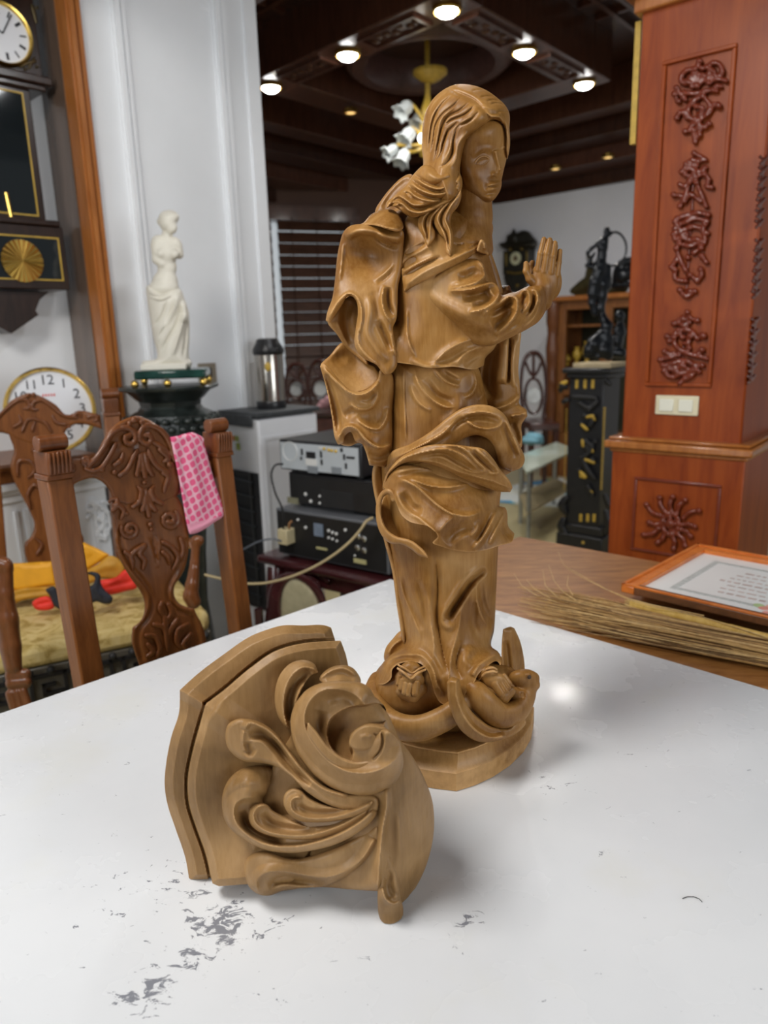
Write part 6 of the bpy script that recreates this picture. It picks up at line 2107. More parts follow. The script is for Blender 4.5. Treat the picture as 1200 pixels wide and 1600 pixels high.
# sunburst pendulum
pu, pz = kz(34, 408)
Mp = PKF.M() @ Matrix.Translation((pu, pz, .006))
RP = abs(kz(66, 408)[0] - pu)
mb = MB()
vs = [(0, 0, .006)]
for k in range(48):
    a = 2 * math.pi * k / 48
    vs.append((RP * math.cos(a), RP * math.sin(a), .001 + .004 * (k % 2)))
mb.add([Mp @ Vector(v) for v in vs], [(0, 1 + k, 1 + (k + 1) % 48) for k in range(48)])
mb.build('pendulum', M_GOLD, pend, smooth=False)
mb = MB()
mb.tube([PKF.w(*kz(12, 300), -.014), PKF.w(*kz(22, 345), -.014)], .006, 6)
mb.build('pendulum_rod', M_GOLD, pend)

# ---- black urn stand, green marble plinth and draped white figurine
SU = Space(2.75)
uc = at(264, 602, 2.75)
urn = thing('urn_pedestal', 'black carved urn pedestal with a wide flat rim against the white pier', 'pedestal', (uc[0], uc[1], 0))
kU = SU.k
mb = MB()
ru = 76 * kU
zt_ = float(uc[2])
mb.lathe([(ru * .55, -.33), (ru * .72, -.27), (ru * .87, -.19), (ru * .90, -.14), (ru * .84, -.10), (ru * .66, -.085), (ru * .60, -.07), (ru * .62, -.052), (ru * .70, -.040), (ru * .82, -.018), (ru * .98, -.008), (ru * 1.0, .0), (ru * .97, .004)], (uc[0], uc[1], zt_ - .004), 8)
M_URN = plain('black_green_bronze', (.018, .024, .022), .32, .5, 18)
o = mb.build('bowl', M_URN, urn, 30)
mb = MB()
for k in range(26):
    a = 2 * math.pi * k / 26
    for j in range(3):
        mb.ball((uc[0] + ru * (.90 - .03 * j) * math.cos(a + .12 * j), uc[1] + ru * (.90 - .03 * j) * math.sin(a + .12 * j), zt_ - .12 - .03 * j), (.016, .016, .013), 8, 5)
mb.build('relief_frieze', M_URN, urn)
mb = MB()
mb.lathe([(.16, 0), (.17, .04), (.14, .08), (.09, .14), (.07, .35), (.08, .55), (.11, zt_ - .36), (.10, zt_ - .32)], (uc[0], uc[1], 0), 12)
mb.build('stem', M_URN, urn)
plz = zt_ + .001
base = thing('marble_plinth', 'small green marble plinth on gold ball feet under the white figurine', 'plinth', (uc[0], uc[1], plz))
mb = MB()
zp0 = float(at(262, 592, 2.75)[2])
zp1 = float(at(262, 577, 2.75)[2])
PU = mk_plane((uc[0], uc[1]), 8, .002)
lbox(mb, PU, -.105, .145, zp0 + .004, zp1, -.12, .10)
mb.build('slab', plain('green_marble', (.012, .05, .04), .12, .5, 14), base, bevel=.008)
for u_, n_ in ((-.105, .09), (.135, .09), (-.105, -.11), (.135, -.11), (.01, .10)):
    mb = MB()
    mb.ball(PU.w(u_, (zt_ + zp0) / 2 + .001, n_), max(.008, (zp0 + .006 - zt_) / 2), 10, 8)
    mb.build('foot', M_GOLD, base)
ven = thing('figurine', 'white classical draped figurine standing on the green marble plinth', 'figurine', (uc[0], uc[1], zp1))
M_PLASTER = plain('cream_plaster', (.70, .67, .58), .5, .05, 20)
pr = [('ell', (262, 347, 0), (14, 15, 14), 3), ('ell', (264, 340, -2), (16, 12, 15), 3), ('ell', (251, 346, -4), (6, 6, 6), 2), ('ell', (268, 356, 5), (9, 10, 8), 3), ('cap', [(262, 362, -2, 8), (259, 376, -2, 9)], 3),
      ('cap', [(247, 378, 0, 11), (272, 380, -2, 10)], 4), ('ell', (258, 396, 0), (19, 22, 14), 4), ('ell', (251, 396, 9), (8, 8, 7), 3), ('ell', (272, 397, 9), (8, 8, 7), 3), ('cap', [(244, 384, 2, 9), (246, 405, 4, 8), (253, 412, 7, 6)], 3), ('cap', [(277, 384, -2, 8), (280, 398, -4, 7)], 3),
      ('ell', (261, 418, 0), (15, 18, 11), 4), ('ell', (258, 440, 0), (20, 18, 14), 5), ('ell', (256, 450, 0), (24, 14, 17), 4)]
blob('torso', pr, 1.1, M_PLASTER, ven, sp=SU, flip=True)
relief('drapery', SU, [(230, 446), (240, 448), (256, 454), (272, 448), (282, 452), (288, 466), (294, 484), (296, 500), (296, 530), (296, 560), (300, 566), (298, 576, 'c'), (222, 575, 'c'), (222, 566), (245, 560), (240, 530), (234, 495), (230, 468)], 0, 22, 20, M_PLASTER, ven,
       [([(232, 456), (250, 462), (270, 454)], 5, 5, 's', .2), ([(234, 464), (252, 468), (270, 460)], 4, 4, 's', .2), ([(280, 460), (270, 490), (250, 520), (242, 545)], 5, 7, 's', .2), ([(284, 470), (278, 500), (262, 530), (250, 552)], -5, 6, 's', .2), ([(262, 470), (252, 495), (240, 510)], -4, 5, 's', .3),
        ([(288, 490), (284, 510), (276, 535), (270, 556)], 6, 8, 's', .2), ([(274, 466), (262, 500), (246, 530)], -4, 5, 's', .3), ([(292, 500), (290, 530), (286, 560)], -4, 5, 's', .3), ([(285, 470), (291, 490), (288, 505)], 6, 9, 'r', .3)], T=22, rim=4, step=1.3)
mb = MB()
c0_ = PU.uz(222, 575, .03)
mb = MB()
lbox(mb, PU, -.085, .075, zp1, zp1 + .022, -.06, .06)
mb.build('base', M_PLASTER, ven, bevel=.004)
# socket plate on the pier, behind the plinth
skt = thing('wall_socket', 'bronze socket plate on the white pier beside the plinth', 'socket', WL(323, 582, 0))
u_, z_ = WL.uz(323, 582)
mb = MB()
lbox(mb, WL, u_ - .045, u_ + .045, z_ - .045, z_ + .04, 0, .008)
mb.build('plate', plain('bronze_plate', (.28, .24, .18), .35, .05, 20), skt, bevel=.003)
mb = MB()
lbox(mb, WL, u_ - .018, u_ + .018, z_ - .02, z_ + .02, .008, .012)
mb.build('rocker', M_BLACK, skt)

# ---- white appliance with a dark cloth, and the steel air pot on it
e_ = at(402, 652, 3.05)
PAf = mk_plane(e_[:2], 136, .0025)          # front face, going left and away
PAf.u = -PAf.u if PAf.u[0] > 0 else PAf.u
PAf.n = np.array([-abs(PAf.n[0]), -abs(PAf.n[1]), 0])
PAs = mk_plane(e_[:2], 46, .0025)
zA = float(e_[2])
app = thing('white_appliance', 'white enamel appliance with an open black rack front beside the pier', 'appliance', (e_[0], e_[1], 0))
M_ENAMEL = plain('white_enamel', (.78, .80, .83), .25, .03, 6)
wS = .33
wF = .265
MA = Matrix(((PAs.u[0], PAf.u[0], 0, e_[0]), (PAs.u[1], PAf.u[1], 0, e_[1]), (0, 0, 1, 0), (0, 0, 0, 1)))
mb = MB()
mb.box((wS / 2, wF / 2, (zA - .02) / 2 + .01), (wS, wF, zA - .02), MA)
mb.build('cabinet', M_ENAMEL, app, bevel=.01)
mb = MB()
for a in ((.02, wS - .02, .06, .08), (.02, wS - .02, zA - .10, zA - .085), (.02, .035, .08, zA - .1), (wS - .035, wS - .02, .08, zA - .1)):
    mb.box(((a[0] + a[1]) / 2, -.002, (a[2] + a[3]) / 2), (a[1] - a[0], .006, a[3] - a[2]), MA)
mb.build('side_bead', M_ENAMEL, app)
mb = MB()
mb.box((-.003, wF * .5, zA - .55), (.012, wF * .86, .62), MA)
mb.build('black_opening', M_BLACKM, app)
mb = MB()
for k in range(9):
    mb.tube([MA @ Vector((-.014, .04, zA - .28 - k * .065)), MA @ Vector((-.014, wF - .04, zA - .27 - k * .065))], .005, 6)
for q in (.06, wF - .06):
    mb.tube([MA @ Vector((-.014, q, zA - .24)), MA @ Vector((-.014, q, zA - .84))], .006, 6)
mb.build('wire_rack', plain('dark_wire', (.05, .055, .06), .3, .1, 30, metal=.6), app)
mb = MB()
for (q, z, w, h) in ((.16, .10, .03, .022), (.15, .135, .022, .03)):
    mb.box((-.003, q, zA - z), (.004, w, h), MA)
mb.build('sticker', plain('green_sticker', (.35, .42, .06), .5, .3, 60), app)
mb = MB()
mb.box((-.003, .175, zA - .10), (.005, .018, .022), MA)
mb.build('sticker', plain('orange_sticker', (.55, .20, .05), .5, .1, 60), app)
cl = MB()
cl.box((wS * .5, wF * .5, zA + .006), (wS + .02, wF + .02, .022), MA)
cl.box((-.012, wF * .55, zA - .018), (.010, wF * .92, .05), MA)
tag(cl.build('dark_cloth', plain('dark_grey_cloth', (.045, .05, .055), .6, .25, 25), None, bevel=.008), 'dark grey cloth spread over the top of the white appliance', 'cloth')
pot_c = at(424, 628, 3.28)
pz0 = zA + .0175
pot = thing('air_pot', 'steel and black air pot standing on the white appliance', 'flask', (pot_c[0], pot_c[1], pz0))
kP = 3.28 / FOC
rP = 23 * kP
hP = float(at(424, 528, 3.28)[2]) - pz0
mb = MB()
mb.lathe([(rP * .98, .0), (rP, .008), (rP, .028), (rP * .97, .032)], (pot_c[0], pot_c[1], pz0), 28)
mb.build('foot_ring', M_BLACK, pot)
mb = MB()
mb.lathe([(rP * .96, .03), (rP * .96, hP * .76), (rP * .92, hP * .79)], (pot_c[0], pot_c[1], pz0), 32)
mb.build('body', plain('brushed_steel', (.42, .39, .35), .22, .1, 60, metal=1.0), pot)
mb = MB()
mb.lathe([(rP * .98, hP * .76), (rP * 1.04, hP * .80), (rP * 1.02, hP * .85), (rP * .8, hP * .93), (rP * .7, hP * .985), (rP * .5, hP)], (pot_c[0], pot_c[1], pz0), 28)
mb.box((pot_c[0] + rP * .5, pot_c[1] - rP * 1.0, pz0 + hP * .83), (rP * .5, rP * .6, hP * .07))
mb.build('lid', M_BLACK, pot, bevel=.004)
mb = MB()
mb.ball((pot_c[0] + .004, pot_c[1] - rP * .95, pz0 + hP * .6), (.014, .006, .02), 12, 8)
mb.build('emblem', M_GOLDP, pot)

# ---- hi-fi stack on a low dark red table
aL = at(436, 688, 2.75)
aR0 = at(565, 700, 2.75)
dB_ = np.array([math.cos(math.radians(-36)), math.sin(math.radians(-36)), 0])
PX = mk_plane(aL[:2], -36, .002)
wX = PX.uz(565, 720)[0]
z1t, z1b = PX.uz(436, 686)[1], PX.uz(437, 737)[1]
z2b = PX.uz(441, 790)[1]
z3t, z3b = PX.uz(434, 806)[1], PX.uz(436, 858)[1]
stool = thing('low_table', 'low dark red lacquered table with a scrolled apron under the hi-fi units', 'table', PX.w(wX / 2, 0, -.2))
M_LACQ = plain('dark_red_lacquer', (.055, .012, .014), .2, .2, 10, coat=.5)
mb = MB()
ztab = z3b - .014
lbox(mb, PX, -.10, wX + .32, ztab - .035, ztab, -.46, .07)
mb.build('top', M_LACQ, stool, bevel=.014)
mb = MB()
lbox(mb, PX, -.04, wX + .26, ztab - .10, ztab - .035, -.42, .03)
mb.build('apron', M_LACQ, stool, bevel=.006)
for u_, n_ in ((-.03, .03), (wX + .24, .03), (-.03, -.40), (wX + .24, -.40)):
    mb = MB()
    mb.tube([PX.w(u_, ztab - .05, n_), PX.w(u_ + .02, ztab - .16, n_ + .03), PX.w(u_ + .02, ztab - .28, n_ + .03), PX.w(u_, .12, n_), PX.w(u_, .02, n_ + .03)], [.035, .04, .026, .02, .03], 10)
    mb.build('leg', M_LACQ, stool)
tb = [[(458, 905, 0, 3), (470, 900, 2, 3), (480, 912, 2, 3), (472, 922, 2, 3)], [(482, 902, 2, 3), (495, 910, 2, 3.4), (500, 925, 2, 3)], [(500, 900, 1, 3), (512, 908, 2, 3)]]
carve(off_plane(PX, .04), tb, [], 'scroll_carving', M_LACQ, stool, 1.6)
chb = thing('oval_back_chair', 'cream oval padded chair back under the low dark red table', 'chair', PX.w(.1, 0, .14))
PXc = off_plane(PX, .15)
relief('pad', PXc, [(440, 935), (444, 918), (456, 906), (474, 910), (490, 925), (500, 950), (500, 1000), (460, 1010), (440, 985)], 2, 8, 5, plain('cream_fabric', (.42, .38, .24), .8, .1, 40), chb, T=8, step=2.5)
relief('rim', PXc, [(418, 935), (424, 912), (440, 897), (458, 894), (480, 900), (502, 920), (512, 950), (512, 1010), (503, 1010), (500, 950), (488, 926), (474, 912), (457, 905), (446, 916), (440, 935), (442, 1010), (420, 1010)], 2, 5, 5, M_LACQ, chb, T=10, step=2.2)
mb = MB()
for u_, n_ in ((-.02, .15), (.18, .15)):
    mb.tube([PX.w(u_, 0, n_), PX.w(u_, .35, n_)], .018, 8)
mb.build('leg', M_LACQ, chb)


def hifi(name, label, u0, u1, z0, z1, n0, dn, back_m, body_m):
    t = thing(name, label, 'hi-fi unit', PX.w((u0 + u1) / 2, z0, n0 - dn / 2), 'hi-fi units stacked on the low table')
    mb = MB()
    lbox(mb, PX, u0, u1, z0 + .010, z1, n0 - dn, n0)
    mb.build('casing', body_m, t, bevel=.004)
    mb = MB()
    lbox(mb, PX, u0 + .008, u1 - .012, z0 + .016, z1 - .010, n0, n0 + .003)
    mb.build('back_panel', back_m, t)
    mb = MB()
    for u_ in (u0 + .04, u1 - .04):
        for n_ in (n0 - .04, n0 - dn + .04):
            mb.lathe([(.016, 0), (.014, .012)], PX.w(u_, z0, n_), 10)
    mb.build('foot', M_BLACKM, t)
    return t


M_PANEL = plain('pale_grey_panel', (.50, .54, .57), .35, .04, 10, metal=.2)
M_GREYC = plain('grey_steel_casing', (.12, .125, .135), .4, .1, 10)
M_BLKP = plain('black_panel', (.012, .012, .013), .35, .2, 20)
M_WHT = plain('white_print', (.62, .62, .6), .5, .05, 10)
h1 = hifi('disc_player', 'top unit of the hi-fi stack, pale grey back panel with cable', 0, wX, z1b + .001, z1t, 0, .34, M_PANEL, M_BLACK)
h2 = hifi('tape_deck', 'middle unit of the hi-fi stack, all black back', .02, wX + .08, z2b, z1b - .001, -.02, .34, M_BLKP, M_BLACK)
h3 = hifi('amplifier', 'bottom unit of the hi-fi stack, black back with four speaker terminals', -.01, wX + .13, ztab + .001, z2b - .002, .03, .38, M_BLKP, M_GREYC)


def dots(P, items, n, m, par, name):
    for it in items:
        mb = MB()
        u_, z_ = P.uz(it[0], it[1], n)
        if len(it) == 3:
            mb.lathe([(it[2], -.001), (it[2], .004), (it[2] * .6, .006)], (0, 0, 0), 10, P.M() @ Matrix.Translation((u_, z_, n)))
        else:
            lbox(mb, P, u_ - it[2], u_ + it[2], z_ - it[3], z_ + it[3], n - .001, n + .003)
        mb.build(name, m, par)


dots(PX, [(472, 706, .004, .012), (502, 710, .004, .012), (538, 714, .004, .010), (541, 728, .004, .010), (486, 711, .022, .012), (534, 703, .005, .007), (471, 716, .004, .006), (503, 722, .004, .01), (548, 715, .018, .004)], .003, M_BLACK, h1, 'connector')
dots(PX, [(487, 722, .028, .012), (503, 700, .014, .004)], .003, M_WHT, h1, 'label_plate')
dots(PX, [(489, 734, .024, .012), (526, 735, .022, .012)], .003, plain('mid_grey_print', (.2, .22, .24), .5, .1, 20), h1, 'label_plate')
mb = MB()
u_, z_ = PX.uz(453, 705, .004)
mb.tube([PX.w(u_ + .036 * math.cos(a), z_ + .036 * math.sin(a), .004) for a in np.linspace(0, 2 * math.pi, 25)], .0016, 5)
mb.build('fan_ring', M_WHT, h1)
dots(PX, [(507, 701, .006), (514, 703, .006), (519, 704, .006), (525, 705, .006)], .003, M_GOLDP, h1, 'socket_pin')
dots(PX, [(458, 782, .028, .012)], -.017, plain('tan_label', (.2, .19, .12), .5, .1, 20), h2, 'label_plate')
mb = MB()
for q in range(8):
    u0_, z0_ = PX.uz(502 + q * .3, 766 + q * 4, -.017)
    lbox(mb, PX, u0_, u0_ + .15, z0_ - .0012, z0_ + .0012, -.017, -.014)
tag(mb.build('vent_rib', plain('dark_vent_rib', (.035, .037, .04), .4, .1, 20), h2), kind='stuff')
dots(PX, [(478, 772, .007), (486, 783, .007), (500, 775, .005), (500, 786, .005)], -.017, M_WHT, h2, 'socket_pin')
u4 = [(560, 838, .012), (569, 842, .012), (559, 856, .012), (569, 860, .012)]
dots(PX, u4, .033, plain('silver_terminal', (.6, .6, .58), .25, .1, 20, metal=1.0), h3, 'speaker_terminal')
dots(PX, [(498, 828, .022, .024)], .033, plain('steel_blue_plate', (.16, .2, .26), .35, .2, 30), h3, 'label_plate')
dots(PX, [(563, 877, .028, .008), (503, 857, .026, .004)], .033, plain('yellow_label', (.5, .46, .22), .5, .1, 20), h3, 'label_plate')
dots(PX, [(514, 829, .006), (520, 832, .006), (526, 834, .006), (514, 840, .005), (520, 842, .005), (527, 845, .005), (478, 824, .006), (466, 812, .005), (540, 828, .006), (555, 868, .004)], .033, M_WHT, h3, 'socket_pin')

# cables and adapter
def cable(name, label, Y, pts, r, m):
    mb = MB()
    sp_ = Space(Y)
    ptube(mb, sp_, [(x, y, h, r) for x, y, h in pts], 8)
    return tag(mb.build(name, m), label, 'cable')


cable('power_cable', 'black power cable looping down from the top hi-fi unit', 2.70, [(442, 725, 6), (430, 727, 20), (424, 742, 24), (430, 770, 26), (441, 795, 26), (443, 820, 20), (441, 838, 12), (436, 846, 4)], 1.6, M_BLACKM)
cable('grey_cable', 'grey cable running left from the bottom hi-fi unit across the black rack', 2.62, [(440, 846, 6), (425, 842, 10), (405, 846, 6), (385, 856, 0), (372, 862, -6)], 1.6, plain('grey_rubber', (.09, .1, .12), .5, .1, 20))
cable('beige_cord', 'long beige cord sagging in front of the hi-fi stack', 2.35, [(320, 898, -10), (370, 910, 0), (395, 912, 2), (420, 910, 2), (455, 901, 4), (490, 886, 4), (520, 868, 2), (545, 848, 0), (563, 828, -4), (572, 815, -10), (582, 809, -20)], 2.3, plain('beige_rubber', (.42, .33, .17), .5, .1, 20))
ad = MB()
c = at(449, 836, 2.68)
lbox(ad, off_plane(PX, .05), PX.uz(449, 836, .05)[0] - .024, PX.uz(449, 836, .05)[0] + .024, float(c[2]) - .03, float(c[2]) + .03, -.018, .03)
adp = ad.build('power_adapter', plain('cream_adapter', (.55, .47, .28), .45, .05, 20), None, bevel=.004)
tag(adp, 'cream coloured plug adapter on the bottom hi-fi unit', 'adapter')
mb = MB()
ptube(mb, Space(2.64), [(452, 826, 4, 2), (452, 818, 8, 2), (456, 814, 8, 2)], 8)
mb.build('plug_lead', plain('brown_lead', (.3, .15, .06), .5, .1, 20), adp)
# ================================================================== right side of the table
# framed certificate
zF = .803
fA, fB, fC = atz(971, 911, zF), atz(1089, 849, zF), atz(1200, 958, zF)
fu = (fB - fA)
LfU = float(np.linalg.norm(fu))
fu /= LfU
fv = (fC - fA)
fv = fv - fu * (fv @ fu)
fv /= np.linalg.norm(fv)
LfV = .46
MF = Matrix(((fu[0], fv[0], 0, fA[0]), (fu[1], fv[1], 0, fA[1]), (0, 0, 1, zF), (0, 0, 0, 1)))
frame = thing('framed_certificate', 'orange-brown wooden picture frame with a white printed certificate lying on the table', 'frame', fA)
M_FRAME = wood('orange_frame_wood', (.52, .13, .02), (.72, .22, .04), (4, 4, 4), 8, .3, coat=.3)
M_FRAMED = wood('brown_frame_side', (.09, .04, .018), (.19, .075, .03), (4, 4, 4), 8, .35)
WF_ = .030
for nm, (x0, x1, y0, y1) in dict(a=(0, LfU, 0, WF_), b=(0, LfU, LfV - WF_, LfV), c=(0, WF_ * .9, WF_, LfV - WF_), d=(LfU - WF_, LfU, WF_, LfV - WF_)).items():
    mb = MB()
    mb.box(((x0 + x1) / 2, (y0 + y1) / 2, -.0125), (x1 - x0, y1 - y0, .017), MF)
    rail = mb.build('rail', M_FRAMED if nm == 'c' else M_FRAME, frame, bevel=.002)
    mb = MB()
    if nm in 'ab':
        mb.box(((x0 + x1) / 2, (y0 + .004) if nm == 'a' else y1 - .004, -.002), (x1 - x0, .008, .005), MF)
    else:
        mb.box((x0 + .004 if nm == 'c' else x1 - .004, (y0 + y1) / 2, -.002), (.008, y1 - y0 + 2 * WF_, .005), MF)
    mb.build('lip', M_FRAME, rail, bevel=.001)
mb = MB()
mb.box((LfU / 2, LfV / 2, -.0165), (LfU - 2 * WF_ + .008, LfV - 2 * WF_ + .008, .004), MF)
mb.build('paper', plain('certificate_paper', (.80, .82, .82), .25, .02, 8), frame)
M_PRINT = plain('grey_print', (.50, .53, .52), .4, .15, 90)
b0, b1 = .075, .093
mb = MB()
Lx, Ly = LfU, LfV
for (x0, x1, y0, y1) in ((b0, Lx - b0, b0, b1), (b0, Lx - b0, Ly - b1, Ly - b0), (b0, b1, b1, Ly - b1), (Lx - b1, Lx - b0, b1, Ly - b1)):
    hor = (x1 - x0) > (y1 - y0)
    n_ = int(((x1 - x0) if hor else (y1 - y0)) / .009)
    for i in range(n_):
        c = ((x0 + (x1 - x0) * (i + .5) / n_, (y0 + y1) / 2) if hor else ((x0 + x1) / 2, y0 + (y1 - y0) * (i + .5) / n_))
        s_ = .006 if i % 2 else .0095
        mb.box((c[0], c[1], -.0142), (s_ if hor else .014, .014 if hor else s_, .0006), MF)
tag(mb.build('printed_border', M_PRINT, frame), kind='stuff')
rnd = random.Random(2)
mb = MB()
for ln in range(7):
    x = Lx - .13 - ln * .027
    y = .14 + rnd.random() * .03
    while y < Ly - .15:
        w_ = rnd.uniform(.006, .020)
        mb.box((x, y + w_ / 2, -.0142), (.006 if ln % 3 else .009, w_, .0006), MF)
        y += w_ + .006
tag(mb.build('printed_lines', plain('red_grey_print', (.48, .40, .38), .4, .2, 60), frame), kind='stuff')
for i, (px, py, col) in enumerate(((1194, 950, (.75, .32, .26)), (1186, 946, (.45, .60, .30)), (1206, 948, (.8, .45, .35)), (1200, 958, (.78, .35, .30)))):
    c = atz(px, py, zF - .0135)
    mb = MB()
    mb.lathe([(.011, -.0006), (.011, .0004), (.006, .0006)], c, 10)
    mb.build('printed_flower', plain('flower_print_%d' % i, col, .4, .1, 60), frame)

# bamboo stick under the frame
sA, sB = atz(986, 943, .772), atz(1215, 1003, .772)
sB = sB + (sB - sA) * .25
stick = thing('bamboo_stick', 'yellow bamboo stick lying between the straw bundle and the framed certificate', 'stick', sA)
mb = MB()
P_ = [sA + (sB - sA) * t for t in (0, .06, .07, .3, .31, .55, .56, .8, .81, 1)]
mb.tube(P_, [.0085, .0095, .0098, .010, .0106, .0104, .011, .0108, .0114, .0112], 12)
mb.build('culm', wood('yellow_bamboo', (.55, .33, .06), (.72, .50, .15), (8, 8, 2), 10, .35), stick)
mb = MB()
rnd = random.Random(7)
dS = (sB - sA) / np.linalg.norm(sB - sA)
for i in range(22):
    o_ = np.array([rnd.uniform(-.007, .007), rnd.uniform(-.007, .007), rnd.uniform(-.008, .008)])
    mb.tube([sA + o_ + dS * .03, sA + o_ * 1.15 - dS * rnd.uniform(.0, .012)], .0012, 4)
mb.build('frayed_end', plain('pale_straw_end', (.55, .38, .14), .7, .2, 60), stick)

# bundle of straw broom stalks
broom = thing('straw_bundle', 'loose bundle of brown broom straw fanned out along the right of the table', 'broom', atz(1000, 970, .76))
M_STRAW = [plain('straw_%d' % i, c, .6, .25, 90) for i, c in enumerate(((.34, .19, .06), (.46, .28, .10), (.25, .13, .04), (.54, .36, .15), (.15, .075, .022)))]
rnd = random.Random(21)


def stalk(pts, r0, r1, m):
    W = []
    for x, y, z in pts:
        W.append(atz(x, y, z))
    C = chain([(*w, r0 + (r1 - r0) * i / (len(W) - 1)) for i, w in enumerate(W)], .05)
    mb = MB()
    mb.tube(C[:, :3], list(C[:, 3]), 5)
    mb.build('stalk', m, broom)


for i in range(210):
    t = (i + .5) / 210
    layer = rnd.random()
    tt = min(1, max(0, t + rnd.uniform(-.06, .06)))
    zt_ = .7625 + .022 * layer * (1 - abs(2 * t - 1) * .7)
    xl = rnd.uniform(806, 900) if rnd.random() < .8 else rnd.uniform(880, 980)
    yl = 912 + 50 * tt + (xl - 806) * .22 + rnd.uniform(-10, 8)
    ym = 948 + 52 * tt + rnd.uniform(-3, 3)
    yr = 996 + 46 * tt + rnd.uniform(-3, 3)
    stalk([(xl, yl, .7625 + .5 * (zt_ - .7625) + rnd.uniform(0, .008)), (xl + (990 - xl) * .45, yl + (ym - yl) * .42 + rnd.uniform(-2, 2), .7625 + .8 * (zt_ - .7625)), (990, ym, zt_), (1100, (ym + yr) / 2 + rnd.uniform(-2, 2), zt_), (1215, yr, zt_), (1290, yr + 18, zt_)],
          .0003, rnd.uniform(.0017, .0032), M_STRAW[rnd.randrange(5) if rnd.random() < .8 else 1])
for pts in ([(872, 862, .80), (882, 884, .796), (900, 894, .792), (985, 938, .785), (1100, 965, .784), (1215, 1002, .78)], [(884, 888, .79), (915, 905, .79), (985, 936, .786), (1100, 962, .784)],
            [(857, 882, .80), (866, 908, .79), (880, 925, .782), (900, 938, .775)], [(803, 896, .79), (815, 915, .785), (838, 930, .775), (880, 945, .77)], [(848, 890, .80), (852, 915, .79), (870, 932, .775)], [(888, 898, .80), (886, 915, .79), (895, 930, .78)],
            [(822, 905, .79), (835, 920, .785), (860, 935, .772)], [(812, 940, .765), (850, 948, .768), (920, 968, .768), (1000, 990, .768)]):
    stalk(pts, .0004, .0012, M_STRAW[3])

# ================================================================== far room on the right
# black carved pedestal with gilding
pc = at(915, 575, 4.4)
zP = float(pc[2])
PP = mk_plane(at(885, 650, 4.45)[:2], -40, .0039)
uP1 = PP.uz(945, 650)[0]
ped = thing('black_pedestal', 'tall black carved pedestal with gilt details left of the red column', 'pedestal', (*PP.w(uP1 / 2, 0, -.12)[:2], 0))
mb = MB()
lbox(mb, PP, .012, uP1 - .012, .16, zP - .06, -.24, 0)
mb.build('body', M_BLACK, ped, bevel=.006)
mb = MB()
lbox(mb, PP, -.025, uP1 + .03, zP - .03, zP, -.27, .03)
lbox(mb, PP, -.005, uP1 + .01, zP - .06, zP - .03, -.25, .01)
mb.build('top_slab', M_BLACK, ped, bevel=.008)
mb = MB()
lbox(mb, PP, -.03, uP1 + .03, 0.0, .12, -.28, .035)
lbox(mb, PP, -.01, uP1 + .012, .12, .18, -.26, .015)
mb.build('plinth', M_BLACK, ped, bevel=.008)
tb = [[(912, 650, 3, 4), (925, 655, 5, 4), (922, 665, 5, 4)], [(908, 662, 4, 4), (916, 672, 4, 4)], [(915, 690, 4, 5), (925, 700, 5, 4), (912, 715, 5, 4)], [(908, 715, 3, 4), (918, 735, 5, 5), (928, 748, 4, 4)], [(918, 760, 4, 4), (926, 775, 4, 3)], [(905, 630, 3, 4), (920, 638, 4, 4), (932, 628, 3, 4)], [(895, 620, 3, 4), (930, 622, 3, 4)]]
carve(PP, tb, [(920, 640, 4, 5), (930, 690, 4, 4), (915, 700, 4, 5), (905, 735, 3, 4), (925, 720, 4, 6)], 'carved_panel', M_BLACKM, ped, 2)
PPo = PP
tg = [[(917, 652, 7, 2.4), (926, 650, 8, 2.6), (929, 656, 7, 2.2)], [(909, 664, 7, 2.4), (917, 671, 8, 2.6)], [(910, 688, 6, 2.4), (911, 697, 6, 2.4)], [(924, 698, 7, 2), (926, 706, 7, 2)], [(914, 718, 7, 2.4), (928, 723, 8, 2.4)], [(907, 738, 7, 3), (914, 745, 7, 3), (908, 744, 7, 3)], [(920, 764, 6, 1.6), (926, 770, 6, 1.6)]]
for t_ in tg:
    carve(PP, [t_], [], 'gilt_carving', M_GOLDP, ped, 1.6)
carve(PP, [], [(911, 848, 6, 4), (906, 850, 6, 3), (916, 849, 6, 3), (911, 842, 6, 3)], 'gilt_rosette', M_GOLDP, ped, 1.6)
for xs, ya, yb in (((902, 915, 927), 593, 607), ((908, 919, 929), 803, 815)):
    for x in xs:
        u_, za_ = PP.uz(x, ya, 0)
        zb_ = PP.uz(x, yb, 0)[1]
        mb = MB()
        lbox(mb, PP, u_ - .009, u_ + .009, zb_, za_, 0, .008)
        mb.build('gilt_notch', M_GOLDP, ped, bevel=.002)
mb = MB()
ub_ = PP.uz(946, 650)[0]
for i in range(26):
    t = i / 25
    mb.ball(PP.w(ub_ - .004, PP.uz(946, 638)[1] * (1 - t) + PP.uz(946, 764)[1] * t, .006), .0075, 6, 5)
    mb.ball(PP.w(.004, PP.uz(886, 640)[1] * (1 - t) + PP.uz(886, 764)[1] * t, .006), .005, 6, 5)
mb.build('gilt_beading', M_GOLDP, ped)
br_ = [[(884, 605, 0, 5), (878, 602, 4, 5), (876, 610, 4, 4)], [(886, 625, 2, 4), (880, 628, 2, 4)], [(884, 778, 2, 5), (877, 790, 3, 6), (882, 800, 2, 5)], [(880, 812, 2, 5), (876, 822, 3, 6), (882, 835, 2, 6)], [(946, 775, 2, 5), (951, 790, 3, 5)], [(947, 800, 2, 5), (950, 818, 3, 6), (946, 832, 2, 5)], [(948, 596, 2, 5), (953, 600, 3, 4)]]
for t_ in br_:
    carve(PP, [t_], [], 'corner_bracket', M_BLACK, ped, 2)
